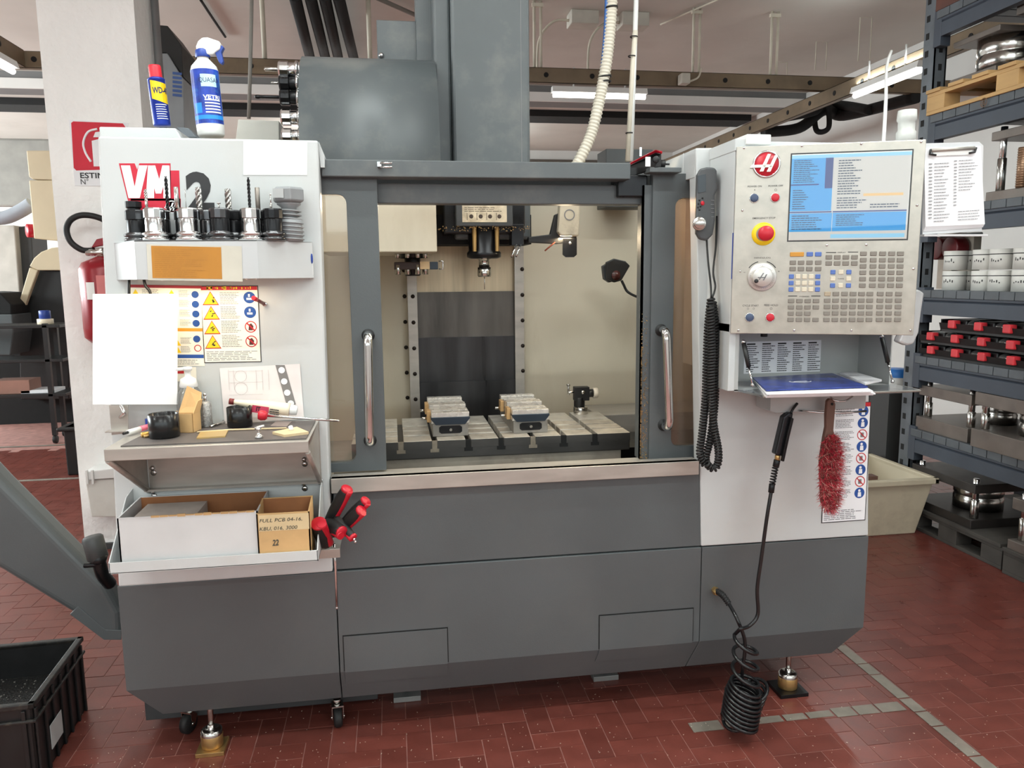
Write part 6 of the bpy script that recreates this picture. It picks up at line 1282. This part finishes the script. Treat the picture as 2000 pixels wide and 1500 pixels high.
for li, z in enumerate(LEV):
    m = MB(); m.prism([(XRK-.012,0,z),(XRK-.012,0,z+.075),(XRK-.004,0,z+.08),(XRK-.012,0,z+.088),(XRK-.012,0,z+.1),(XRK+.035,0,z+.1),(XRK+.035,0,z)], (0,-.9,0))
    for v in m.v: v.y = 1.80 if v.y > -.1 else -.9
    obj('beam', m, RB, RK)
    m = MB(); m.box((3.96,-.9,z),(4.0,1.8,z+.1)); obj('beam', m, RB, RK)
    m = MB(); m.box((XRK-.014,1.74,z-.05),(XRK+.05,1.80,z+.16)); obj('beam_connector', m, RB, RK, .002)
    y = 1.775
    while y > .72:
        m = MB(); m.box((XRK-.02,y-.098,z+.1),(4.0,y,z+.145)); obj('plank', m, RDK, RK, .003); y -= .103
    m = MB(); m.box((XRK-.02,-.9,z+.1),(4.0,y,z+.145)); obj('plank', m, RDK, RK)
m = MB(); m.box((4.03,-.8,1.4),(4.04,1.75,3.4)); obj('back_sheet', m, mat('rack_back_sheet', (150,150,148), .6), RK)
m = MB(); m.tube([(4.02,1.7,.6),(4.02,.2,1.5)], .02, 8); m.tube([(4.02,1.7,2.3),(4.02,.2,1.6)], .02, 8); obj('cross_brace', m, RB, RK)
ZL = [z+.145 for z in LEV]
# pallets and die sets
PINE = mat('pallet_pine', (198,160,108), .7, 0, .08, 10, (1,.2,1)); PINED = mat('pallet_dark', (70,66,62), .75, 0, .1, 10)
DST = mat('die_plate_steel', (116,108,102), .4, .5, .1, 8, dirt=(84,64,52), dscale=4, damt=.5); DDK = mat('die_plate_dark', (58,54,52), .45, .5, .1, 8)
def pallet(name, label, x0, y0, z0, m_, L=1.2, W=.8, near=True):
    t = thing(name, label, 'pallet', (x0+W/2,y0-L/2,z0))
    for xx in (x0, x0+W/2-.05, x0+W-.1):
        m = MB(); m.box((xx,y0-L,z0),(xx+.1,y0,z0+.02)); obj('bottom_board', m, m_, t, .002)
        for yy in (y0-.145, y0-L/2-.07, y0-L):
            m = MB(); m.box((xx,yy,z0+.02),(xx+.1,yy+.145,z0+.1)); obj('block', m, m_, t, .002)
        m = MB(); m.box((xx,y0-L,z0+.1),(xx+.1,y0,z0+.12)); obj('stringer_board', m, m_, t, .002)
    n = 7
    for k in range(n):
        yy = y0-(L-.12)*k/(n-1); m = MB(); m.box((x0-.01,yy-.115,z0+.12),(x0+W,yy,z0+.14)); obj('deck_board', m, m_, t, .002)
    return z0+.14, t
zp, PLT = pallet('wooden_pallet','light pine pallet on the upper rack shelf', XRK-.03, 1.80, ZL[4], PINE)
m = MB(); q = PX(1921,200,XRK-.032); disc(m, frame((XRK-.0305,q.y,q.z),(0,-1,0),(0,0,1)), 0, 0, .024, .001, 20, .02); lines_into(m, frame((XRK-.0305,q.y+.016,q.z-.014),(0,-1,0),(0,0,1)), 0, 0, .03, .03, 3, .5, .001, .2); obj('burnt_stamp', m, mat('stamp_brown', (110,76,44), .7), PLT)['kind'] = 'stuff'
def dieset(label, y0, y1, z, x0, x1, h=.24, ring=None, tp=.05, bt=.06, posts=True, top_label=None, mt=None):
    t = thing('die_set', label, 'die set', ((x0+x1)/2,(y0+y1)/2,z)); mt = mt or DST
    m = MB(); m.box((x0,y0,z),(x1,y1,z+bt)); obj('bottom_plate', m, mt, t, .003)
    m = MB(); m.box((x0+.01,y0,z+h-tp),(x1,y1,z+h)); obj('top_plate', m, mt, t, .003)
    if posts:
        for (xx, yy) in ((x0+.05,y0+.04),(x0+.05,y1-.04),(x1-.05,y0+.04),(x1-.05,y1-.04)):
            m = MB(); m.cyl((xx,yy,z+bt),(xx,yy,z+h*.62),.022,14); obj('guide_bush', m, TOOLST, t)
            m = MB(); m.cyl((xx,yy,z+h*.6),(xx,yy,z+h+.025),.017,14); obj('guide_post', m, CHROME, t)
    if ring:
        xx, yy, r = ring; m = MB(); m.lathe([(0,0),(r,0),(r,(h-tp-bt)*.45),(r*.96,(h-tp-bt)*.5),(r*.96,(h-tp-bt)*.54),(r,(h-tp-bt)*.6),(r,h-tp-bt),(0,h-tp-bt)], (xx,yy,z+bt), (0,0,1), 32); obj('die_ring', m, TOOLST, t)
    return t
dieset('die set with a round steel ring on the pine pallet', 1.36, 1.70, zp, XRK+.03, XRK+.5, .24, (XRK+.22,1.5,.15), .03, .035, False)
dieset('large round die set at the frame edge on the pine pallet', .85, 1.28, zp, XRK+.05, XRK+.6, .30, (XRK+.24,1.06,.17), .045, .03, False)
m = MB(); m.box((XRK-.02,1.58,ZL[5]),(XRK+.2,1.79,ZL[5]+.14)); tag(obj('timber_block', m, mat('dark_red_wood', (84,48,38), .6, 0, .15, 6), None, .004), 'dark reddish timber block on the top shelf of the rack', 'block')
m = MB(); m.box((XRK+.05,1.3,ZL[5]),(XRK+.25,1.5,ZL[5]+.1)); tag(obj('steel_block', m, DST, None, .004), 'steel block beside the timber on the top shelf', 'block')
dieset('tall die set with chrome guide posts beside the clipboard', .95, 1.35, ZL[3], XRK+.02, XRK+.5, .36, None, .045, .05, True)
m = MB(); m.lathe([(0,0),(.022,0),(.022,.2),(0,.2)], (XRK+.03,1.13,ZL[3]+.05), (0,0,1), 12)
for k in range(16): m.lathe([(.02,-.004),(.026,0),(.02,.004)], (XRK+.03,1.13,ZL[3]+.06+.012*k), (0,0,1), 12)
tag(obj('coil_spring', m, mat('spring_rust', (150,120,96), .35, .6)), 'coil spring inside the tall die set', 'spring')
m = MB(); m.cyl((XRK+.02,1.05,ZL[3]+.05),(XRK+.02,1.05,ZL[3]+.09),.03,8,.012); tag(obj('rag_bundle', m, mat('beige_rag', (190,180,164), .8)), 'small crumpled pale rag on the tall die set', 'rag')
# white round tins, two layers
TINW = mat('tin_white', (224,222,216), .45); rnd = random.Random(14)
spots = [(1848,0,0),(1880,0,1),(1905,0,0),(1938,0,0),(1962,0,1),(1985,0,0)]
words = ['first','second','third','fourth','fifth','sixth']; kk = 0
for lay in (0,1):
    for si, (px, _, back) in enumerate(spots):
        xx = XRK+.06+.10*back; q = PX(px, 560, xx); r = .062; z = ZL[2]+.115*lay
        lb = '%s white tin from the rack upright in the %s layer' % (words[si], 'upper' if lay else 'lower')
        t = thing('white_tin', lb, 'tin', (xx+.05,q.y,z), 'white tins on the rack shelf'); o_ = (xx+.05,q.y,z)
        m = MB(); m.lathe([(0,0),(r,0),(r,.085),(r*.98,.087)], o_, (0,0,1), 24); obj('tin_body', m, TINW, t)
        m = MB(); m.lathe([(r*1.03,.084),(r*1.03,.108),(r,.11),(0,.11)], o_, (0,0,1), 24); obj('lid', m, TINW, t)
        m = MB(); m.lathe([(r*1.005,.08),(r*1.035,.082),(r*1.035,.0845),(r*1.005,.0845)], o_, (0,0,1), 24); obj('seam_line', m, INK, t)
        m = MB(); fr = frame(V(o_)+V((-.0,0,.03)), (0,-1,0), (0,0,1))
        for s in range(5): a_ = -.55+.2*s+.5; rr3 = r*1.012; yy2 = rnd.uniform(.01,.02); curved(m, a_-.06, a_+.03, yy2, yy2+rnd.uniform(.006,.018), rr3, fr, 2)
        obj('pen_marks', m, INK, t)
for k, px in enumerate((1838,1866)):
    q = PX(px, 485, XRK+.2); t = thing('red_case', ['dark red round case behind the tins next to the rack upright','dark red round case behind the tins, second from the upright'][k], 'case', (XRK+.2,q.y,ZL[2]+.18)); m = MB(); m.cyl((XRK+.16,q.y,q.z),(XRK+.24,q.y,q.z),.07,20); obj('drum', m, mat('dark_red', (110,26,30), .4), t, .004)
    m = MB(); m.box((XRK+.25,q.y-.085,ZL[2]),(XRK+.3,q.y+.085,q.z+.09)); obj('box_behind', m, mat('beige_card', (190,178,164), .7), t)
# black trays with red tags and clear caps
for lay, (y0_, ntag, z) in enumerate(((1.76,4,ZL[1]),(1.77,4,ZL[1]+.08),(1.60,3,ZL[1]+.16))):
    t = thing('parts_tray', ['bottom','middle','top'][lay]+' black parts tray with red tags on the rack', 'tray', (XRK+.2,1.3,z), 'stacked black parts trays')
    m = MB(); x0 = XRK+.0; m.box((x0,.5,z),(x0+.4,y0_,z+.012)); m.prism([(x0-.0,.5,z+.012),(x0-.012,.5,z+.05),(x0-.008,.5,z+.05),(x0+.004,.5,z+.012)], (0,y0_-.5,0)); m.box((x0+.39,.5,z),(x0+.4,y0_,z+.07)); m.box((x0,y0_-.008,z),(x0+.4,y0_,z+.07)); obj('tray_shell', m, BLACK, t)
    for k in range(5):
        yy = y0_-.11-.20*k
        m = MB(); m.box((x0-.024,yy-.026,z+.022),(x0+.02,yy+.026,z+.068)); obj('red_tag', m, mat('tag_red', (206,52,60), .4), t, .006)
        m = MB(); m.sph((x0+.05,yy-.10,z+.04),.042,14,8,(1,1,.75)); obj('clear_cap', m, glassmat('cap_clear', (.5,.5,.5), .12, .12, .35, (.2,.2,.2)), t)
        m = MB(); m.box((x0+.03,yy-.06,z+.012),(x0+.2,yy+.06,z+.07)); obj('insert', m, BLACK, t, .01)
# low shelf: flat die sets
dieset('flat rusty die set on the low rack shelf near the upright', 1.33, 1.76, ZL[0], XRK+.0, XRK+.5, .27, (XRK+.3,1.45,.09), .06, .08, True)
dieset('heavy flat die set on the low rack shelf at the frame edge', .7, 1.27, ZL[0], XRK-.03, XRK+.5, .30, (XRK+.2,.98,.15), .07, .10, True)
pallet('floor_pallet','dark pallet on the floor under the rack near the tub', XRK-.04, 1.78, 0, PINED, .8)
pallet('floor_pallet','dark pallet on the floor under the rack at the frame edge', XRK-.06, .95, 0, PINED, .8)
dieset('dark press die set on the floor pallet behind the tub', 1.22, 1.74, .14, XRK-.03, XRK+.5, .25, (XRK+.2,1.45,.13), .05, .05, True, None, DDK)
d2 = dieset('press die set with red marking on the floor pallet', 1.02, 1.5, .142, XRK-.06, XRK+.02, .24, None, .05, .05, False)
for o in list(d2.children): bpy.data.objects.remove(o)
bpy.data.objects.remove(d2)
dieset('press die set with chrome posts at the frame edge on the floor pallet', .45, .93, .14, XRK-.06, XRK+.45, .27, (XRK+.2,.7,.14), .06, .05, True)
# beige plastic tub on the floor
t = thing('plastic_tub', 'dirty beige plastic tub on the floor behind the machine corner', 'tub', (2.75,1.75,0)); TUB = mat('tub_beige', (200,188,164), .5, 0, .05, 4, dirt=(140,124,106), dscale=4, damt=.5)
def tubshape(x0, x1, y0, y1, z, fl, th=.012):
    m = MB(); r0 = [(x0+fl,y0+fl,0),(x1-fl,y0+fl,0),(x1-fl,y1-fl,0),(x0+fl,y1-fl,0)]; r1 = [(x0,y0,z),(x1,y0,z),(x1,y1,z),(x0,y1,z)]; r2 = [(x0+th,y0+th,z),(x1-th,y0+th,z),(x1-th,y1-th,z),(x0+th,y1-th,z)]; r3 = [(x0+fl+th,y0+fl+th,.015),(x1-fl-th,y0+fl+th,.015),(x1-fl-th,y1-fl-th,.015),(x0+fl+th,y1-fl-th,.015)]
    R = [[m.pt(p) for p in r] for r in (r0,r1,r2,r3)]
    for A_, B_ in zip(R, R[1:]):
        for i in range(4): m.face((A_[i],A_[(i+1) % 4],B_[(i+1) % 4],B_[i]))
    m.face(R[0][::-1]); m.face(R[3]); return m
zt3 = P(1825,935,1.52).z; xt1 = P(1832,930,1.52).x
obj('tub_body', tubshape(2.35,xt1-.02,1.52,2.15,zt3,.06), TUB, t, .012)
m = MB(); 
for (a_, b2) in (((2.33,1.50),(xt1,1.535)),((2.33,2.135),(xt1,2.17)),((2.33,1.50),(2.365,2.17)),((xt1-.035,1.50),(xt1,2.17))): m.box((a_[0],a_[1],zt3-.03),(b2[0],b2[1],zt3+.008))
obj('tub_rim', m, TUB, t, .008)
m = MB(); m.box((2.5,1.56,zt3+.0),(2.78,1.62,zt3+.022)); tag(obj('wooden_batten', m, WOODB, None, .002), 'brown wooden slat lying across the beige tub', 'slat')
# dark machine and pinkish board glimpsed between the control cabinet and the rack
m = MB(); m.box((P(1698,800,2.4).x,2.4,0),(P(1718,800,2.4).x,2.9,P(1700,770,2.4).z)); tag(obj('dark_cabinet', m, BLACK, None, .005), 'tall dark cabinet seen between the machine and the rack', 'cabinet')
m = MB(); m.box((P(1718,800,3.0).x,3.0,.0),(P(1765,800,3.0).x,3.03,P(1740,780,3.0).z)); tag(obj('pink_board', m, mat('pinkish_board', (196,150,146), .6, 0, .05, 20, (1,1,8)), None, .002), 'pinkish ribbed board standing behind the beige tub', 'board')
c = P(1752,735,2.2); t = thing('blue_drum', 'small blue and white drum seen behind the rack upright', 'drum', c); m = MB(); m.lathe([(0,-.1),(.09,-.1),(.09,.02),(0,.02)], c, (0,0,1), 20); obj('drum_body', m, WPLAST, t); m = MB(); m.lathe([(.092,.0),(.092,.05),(0,.055)], c, (0,0,1), 20); obj('drum_lid', m, mat('lid_blue', (50,120,200), .4), t)
m = MB(); m.box((c.x-.12,c.y-.1,0),(c.x+.12,c.y+.1,c.z-.1)); obj('drum_stand', m, GREYD, t)
# ================================================================== left side of the picture
# chip auger tube leaving the machine
AU = thing('chip_auger', 'grey square chip auger chute rising from the machine to the left', 'chute', (-1.0,.55,.2))
ya0, ya1 = .34, .44
m = MB(); m.prism([P(x,y,ya0) for x, y in ((-60,870),(0,935),(205,1140),(236,1196),(238,1250),(203,1250),(140,1200),(-60,1080))], (0,ya1-ya0,0)); obj('chute', m, GREY, AU, .04, seg=5)
m = MB(); m.prism([P(x,y,ya0-.003) for x, y in ((136,1200),(152,1184),(206,1230),(237,1231),(237,1250),(203,1250))], (0,.004,0)); obj('joint_plate', m, GREY, AU, .002)
m = MB(); m.prism([P(x,y,ya0+.05) for x, y in ((213,1222),(236,1180),(250,1180),(250,1230))], (0,.12,0)); obj('outlet_flange', m, mat('galvanised', (150,152,154), .4, .7), AU, .003)
m = MB(); m.cyl(P(180,1048,.25),P(192,1092,.25),.033,16); vg = obj('valve_barrel', m, GREYD, AU)
m = MB(); m.tube(bez([P(192,1090,.25),P(200,1120,.26),P(215,1140,.3)]), .022, 12); m.cyl(P(164,1105,.24),P(200,1102,.24),.008,10); m.lathe([(.02,-.012),(.028,0),(.02,.012)], P(194,1092,.24), (.3,.1,-1), 14); obj('valve_handle', m, BLKOX, AU)
# black crate with chips
CR = thing('black_crate', 'black plastic crate with metal chips on the floor beside the chute', 'crate', (-1.45,.1,0)); zc = .27
ca = PZ(157,1246,zc); cb = PZ(62,1374,zc); dir_ = (cb-ca).normalized(); nrm = V((dir_.y,-dir_.x,0)); nrm = nrm if nrm.x < 0 else -nrm
L_ = .50; Wc = .62; o_ = V((ca.x,ca.y,0)); xfc = frame(o_, dir_, nrm)   # local x toward camera, y to the left, z up/down
sgn = 1 if (xfc.to_3x3() @ V((0,0,1))).z > 0 else -1
def cbx(m, a, b): m.box((a[0],a[1],a[2]*sgn),(b[0],b[1],b[2]*sgn))
L_ = (PZ(62,1374,zc)-ca).length
for nm, a, b2 in (('crate_side',(0,0,0),(L_,.012,zc)),('crate_side',(0,Wc-.012,0),(L_,Wc,zc)),('crate_end',(0,0,0),(.012,Wc,zc)),('crate_end',(L_-.012,0,0),(L_,Wc,zc)),('crate_floor',(0,0,.0),(L_,Wc,.012))):
    m = MB(xfc); cbx(m, a, b2); obj(nm, m, BLACK, CR, .004)
CRE = mat('crate_edge', (30,29,28), .5, 0, .2, 30, dirt=(96,84,70), dscale=60, damt=.5)
for a, b2 in (((-.008,-.008,zc-.014),(L_+.008,.012,zc+.003)),((-.008,Wc-.02,zc-.02),(L_+.008,Wc+.008,zc+.006)),((-.008,-.008,zc-.014),(.012,Wc+.008,zc+.003)),((L_-.012,-.008,zc-.014),(L_+.008,Wc+.008,zc+.003)),((-.008,-.010,zc-.06),(L_+.01,.0,zc-.05)),((L_,-.008,zc-.06),(L_+.01,Wc,zc-.05))):
    m = MB(xfc); cbx(m, a, b2); obj('crate_rim', m, CRE, CR, .003)
for k in range(7):
    x = L_*(.03+.155*k); m = MB(xfc); cbx(m, (x,-.008,0),(x+.012,.0,zc-.02)); obj('crate_rib', m, BLACK, CR, .002)
    y = Wc*(.03+.15*k); m = MB(xfc); cbx(m, (L_,y,0),(L_+.008,y+.012,zc-.02)); obj('crate_rib', m, BLACK, CR, .002)
m = MB(xfc); cbx(m, (L_*.58,-.0105,.06),(L_*.80,-.0085,.14)); obj('crate_sticker', m, mat('grey_sticker', (176,178,178), .5), CR)
m = MB(xfc); rnd = random.Random(17)
cbx(m, (.012,.012,.012),(L_-.012,Wc-.012,.15)); o = obj('chip_fill', m, mat('chip_dark', (14,14,14), .55, .2, .4, 120, bump=.8, bscale=120), CR); o['kind'] = 'stuff'
m = MB(xfc)
for i in range(260): s = rnd.uniform(.001,.003); m.cbox((rnd.uniform(.02,L_-.02),rnd.uniform(.02,Wc-.02),(.152)*sgn),(s,s*2,s), Matrix.Rotation(rnd.random()*3,4,'Z'))
o = obj('chip_flakes', m, mat('chip_silver', (190,186,180), .3, .8), CR); o['kind'] = 'stuff'
# scattered chips on the floor
m = MB(); rnd = random.Random(19)
for i in range(700):
    c_ = PZ(rnd.uniform(150,1950), 1500-310*rnd.random()**1.3, .0015); s = rnd.uniform(.0008,.0022)
    if c_.y < .5: m.cbox((c_.x,c_.y,.0026),(s,s*rnd.uniform(1,2.6),.0012), Matrix.Rotation(rnd.random()*3,4,'Z'))
o = obj('scattered_chips', m, mat('chip_pale', (206,186,170), .5, .2)); o['kind'] = 'stuff'; o['label'] = 'tiny pale metal chips scattered over the tile floor'; o['category'] = 'chips'
# fire extinguisher, sign, white wall box on the pillar
yp = 2.2; yE = yp-.10
E0 = P(205,660,yE); EX = thing('fire_extinguisher', 'red fire extinguisher hanging on the white pillar', 'fire extinguisher', P(205,672,yE)); ER = mat('extinguisher_red', (138,12,28), .3, .1, .04, 5)
c0 = P(212,668,yE); c1 = P(205,505,yE); R = .115; h_ = (c1-c0).length
cx_e = P(158,560,yE).x+R
m = MB(); m.lathe([(0,0),(R*.7,0),(R*.97,.03),(R,.08),(R,h_*.87),(R*.85,h_*.95),(R*.4,h_),(R*.22,h_*1.02),(R*.22,h_*1.07),(0,h_*1.07)], (cx_e,yE,c0.z), (0,0,1), 28); obj('cylinder', m, ER, EX)
m = MB(); q = V((cx_e,yE,c0.z+h_*1.06)); m.cyl(q+V((0,0,-.02)),q+V((0,0,.03)),.028,14); m.cyl(q+V((-.07,-.01,.005)),q+V((.02,-.01,.005)),.02,12); obj('valve', m, TOOLST, EX)
m = MB(); m.prism([q+V(p) for p in ((-.04,-.02,.03),(.06,-.02,.05),(.06,-.02,.09),(-.01,-.02,.075))], (0,.03,0)); obj('lever', m, ER, EX, .004)
m = MB(); hp = bez([P(183,489,yE),P(160,488,yE-.02),P(138,472,yE-.03),P(130,448,yE-.03),P(140,428,yE-.03),P(165,420,yE-.02),P(200,428,yE),P(225,450,yE),P(235,500,yE)], 8); m.tube(hp, .016, 12); obj('hose', m, RUBBER, EX)
m = MB(); m.cyl(P(198,492,yE),P(176,487,yE),.015,10); obj('hose_fitting', m, TOOLST, EX)
fr = frame((cx_e,yE,c0.z),(1,0,0),(0,0,1)); m = MB(); curved(m, -.45, -.05, h_*.52, h_*.72, R*1.01, fr); obj('instruction_label', m, WPLAST, EX); m = MB(); curved(m, .05, .5, h_*.5, h_*.8, R*1.01, fr); obj('print_label', m, mat('label_pink', (210,120,120), .5), EX)
m = MB(); m.prism([P(x,y,yp-.004) for x, y in ((134,234),(250,240),(256,364),(146,363))], (0,.003,0)); SG = thing('extinguisher_sign', 'red and white fire extinguisher sign on the pillar', 'sign', P(195,364,yp)); obj('sign_plate', m, PAPER, SG, .001)
m = MB(); m.prism([P(x,y,yp-.0055) for x, y in ((139,240),(143,237),(240,241),(246,250),(250,330),(149,333),(144,328))], (0,.001,0)); obj('red_field', m, mat('sign_crimson', (200,10,44), .5), SG)
m = MB(); m.prism([P(x,y,yp-.0075) for x, y in ((179,275),(195,271),(215,271),(218,325),(183,325))], (0,.001,0)); m.tube(bez([P(190,252,yp-.006),P(172,258,yp-.006),P(163,278,yp-.006),P(167,298,yp-.006),P(178,316,yp-.006)]), .006, 6); m.prism([P(x,y,yp-.0075) for x, y in ((182,268),(186,258),(215,255),(215,268))], (0,.001,0)); obj('extinguisher_pictogram', m, PAPER, SG)
m = MB(); text_into(m, 'ESTINTORE', frame(P(157,348,yp-.006),(1,0,0),(0,0,1)), .03, .25, 0, .02); text_into(m, 'N\u00b0', frame(P(158,360,yp-.006),(1,0,0),(0,0,1)), .03, .04, 0, 0); obj('sign_lettering', m, INK, SG)
yw = yp-.012; m = MB(); WBX = thing('wall_box', 'white plastic box fixed low on the pillar', 'box', P(205,1005,yp))
m.prism([P(x,y,yp-.14) for x, y in ((166,938),(222,935),(232,1010),(178,1010))], (0,.14,0)); obj('box_body', m, mat('box_white', (214,212,206), .6, 0, .03, 4, dirt=(190,184,174), dscale=3, damt=.5), WBX, .006)
m = MB(); m.prism([P(x,y,yp-.16) for x, y in ((164,922),(224,914),(226,934),(166,938))], (0,.16,0)); obj('box_lid', m, WPLAST, WBX, .005)
for px in (170,181): m = MB(); q = P(px,932,yp-.165); m.box((q.x-.006,yp-.17,q.z-.04),(q.x+.006,yp-.155,q.z+.04)); obj('lid_hinge', m, WPLAST, WBX, .002)
# behind the pillar: grey cabinet with black top and blue numerals
GC = thing('grey_cabinet', 'grey electrical cabinet with black top behind the pillar', 'cabinet', P(335,260,3.4)); yq = 3.4
m = MB(); m.prism([P(x,y,yq) for x, y in ((290,104),(327,104),(358,155),(362,300),(290,300))], (0,.5,0)); obj('cabinet_body', m, mat('mid_grey_paint', (138,142,146), .5), GC, .005)
m = MB(); m.prism([P(x,y,yq+.02) for x, y in ((300,48),(327,50),(354,88),(358,150),(340,125),(325,103),(300,103))], (0,.4,0)); obj('cabinet_hood', m, BLACK, GC, .005)
m = MB(); 
for k in range(6): m.prism([P(x,y+8.5*k,yq-.003) for x, y in ((337,140),(355,142),(355,147),(337,145))], (0,.002,0))
obj('blue_mark', m, mat('mark_blue', (60,90,150), .5), GC)
m = MB(); m.box((P(300,300,yq).x,yq+.05,0),(P(358,300,yq).x,yq+.45,P(300,298,yq).z)); obj('cabinet_lower', m, mat('mid_grey_paint', (138,142,146), .5), GC)
# far machine with beige console, conveyor hood, cart, bins
yz = 6.4; FMB = mat('far_beige', (206,190,160), .5, 0, .04, 2); FW_ = mat('far_white', (204,200,192), .5)
FM = thing('far_machine', 'beige and dark machine with console at the far left behind the pillar', 'machine', P(60,740,yz)*1.0)
def fpart(nm, pts, y, d, m_, bv=.01): m = MB(); m.prism([P(x,yy,y) for x, yy in pts], (0,d,0)); return obj(nm, m, m_, FM, bv)
fpart('console_top', ((51,294),(97,294),(112,340),(112,352),(64,350),(56,345)), yz, .35, FMB); fpart('console', ((56,352),(112,352),(116,470),(66,466)), yz, .35, FMB)
m = MB(); q = P(62,450,yz); m.cyl((q.x,yz+.1,q.z),(q.x-.07,yz+.05,q.z),.07,16); obj('red_stop_knob', m, REDP, FM)
fpart('white_panel', ((-40,440),(28,440),(38,570),(36,640),(-40,640)), yz+.4, .5, FW_); fpart('grey_column', ((28,444),(60,440),(70,600),(40,640)), yz+.5, .4, GREYD)
fpart('conveyor_hood', ((57,520),(66,504),(80,492),(100,484),(125,482),(125,528),(74,528)), yz-.1, .45, FMB); fpart('conveyor_leg', ((57,522),(74,528),(36,632),(24,632)), yz-.1, .06, FMB)
fpart('conveyor_body', ((76,528),(125,528),(135,640),(135,780),(40,780),(36,632)), yz, .5, BLACK); fpart('dark_base', ((-40,570),(0,572),(22,595),(22,614),(-40,614)), yz-.4, .5, BLACKM); fpart('grey_base', ((-40,614),(23,614),(26,650),(20,694),(-40,694)), yz-.42, .5, GREY)
m = MB(); m.tube(bez([P(-30,428,yz+.2),P(10,425,yz+.2),P(40,412,yz+.2),P(62,398,yz+.2)]), .07, 12); obj('exhaust_hose', m, mat('grey_hose', (160,166,176), .5), FM)
m = MB(); m.box((P(-60,790,yz).x,yz+.2,0),(P(140,790,yz).x,yz+.9,P(60,690,yz).z)); obj('machine_skirt', m, BLACKM, FM)
m = MB(); m.box((P(-60,100,9).x,9.3,P(0,400,9).z),(P(90,300,9).x,9.36,P(0,262,9).z)); tag(obj('far_door_panel', m, mat('panel_grey', (150,148,142), .6), None, .03), 'large grey sliding panel at the far left wall', 'panel')
yc_ = 5.4; CT = thing('tool_cart', 'black wheeled cart with shelves at the far left', 'cart', PZ(60,795,0))
for (y0_, px_) in ((yc_,(92,)),(yc_+.35,(112,))):
    for p_ in px_:
        x = P(p_,700,y0_).x; m = MB(); m.box((x-.02,y0_,.08),(x+.02,y0_+.04,P(p_,632,y0_).z)); obj('cart_post', m, BLACK, CT)
        m = MB(); m.cyl((x-.015,y0_+.02,.04),(x+.015,y0_+.02,.04),.04,14); obj('wheel', m, RUBBER, CT)
x1 = P(95,700,yc_).x
for py in (635,702,770): m = MB(); z = P(60,py,yc_).z; m.box((x1-1.2,yc_,z-.03),(x1+.12,yc_+.42,z)); obj('cart_shelf', m, BLACK, CT, .004)
m = MB(); zz = P(60,770,yc_).z; q = P(18,765,yc_); m.box((q.x-.18,yc_+.05,zz),(q.x+.16,yc_+.3,zz+.13)); tag(obj('parts_carton', m, mat('brown_white_carton', (150,110,96), .7), None, .004), 'low brown carton on the bottom shelf of the cart', 'box')
m = MB(); q = P(80,765,yc_); m.box((q.x-.2,yc_+.05,zz),(q.x+.1,yc_+.3,zz+.03)); tag(obj('paper_stack', m, PAPER, None, .003), 'flat white papers on the bottom shelf of the cart', 'paper')
zz = P(60,635,yc_).z; q = P(75,630,yc_); t = thing('tape_roll', 'small roll with blue top on the cart', 'roll', (q.x,yc_+.15,zz)); m = MB(); m.cyl((q.x,yc_+.15,zz),(q.x,yc_+.15,zz+.05),.07,18); obj('cream_roll', m, mat('tube_cream', (240,226,200), .4), t); m = MB(); m.cyl((q.x,yc_+.15,zz+.05),(q.x,yc_+.15,zz+.13),.05,14); obj('blue_cap', m, BLUEP, t)
q = PZ(130,930,0); t = thing('black_bin', 'black plastic waste bin left of the white pillar', 'bin', (q.x+.1,q.y+.2,0)); xb0 = P(110,840,q.y-.02).x; zb5 = P(125,835,q.y).z
m = MB(); m.prism([(xb0+.04,q.y,zb5),(xb0+.6,q.y,zb5),(xb0+.5,q.y+.02,0.0),(q.x,q.y+.02,0.0)], (0,.4,0)); obj('bin_body', m, BLACK, t, .01); m = MB(); m.box((xb0,q.y-.03,zb5-.03),(xb0+.66,q.y+.44,zb5)); obj('bin_rim', m, BLACK, t, .01)
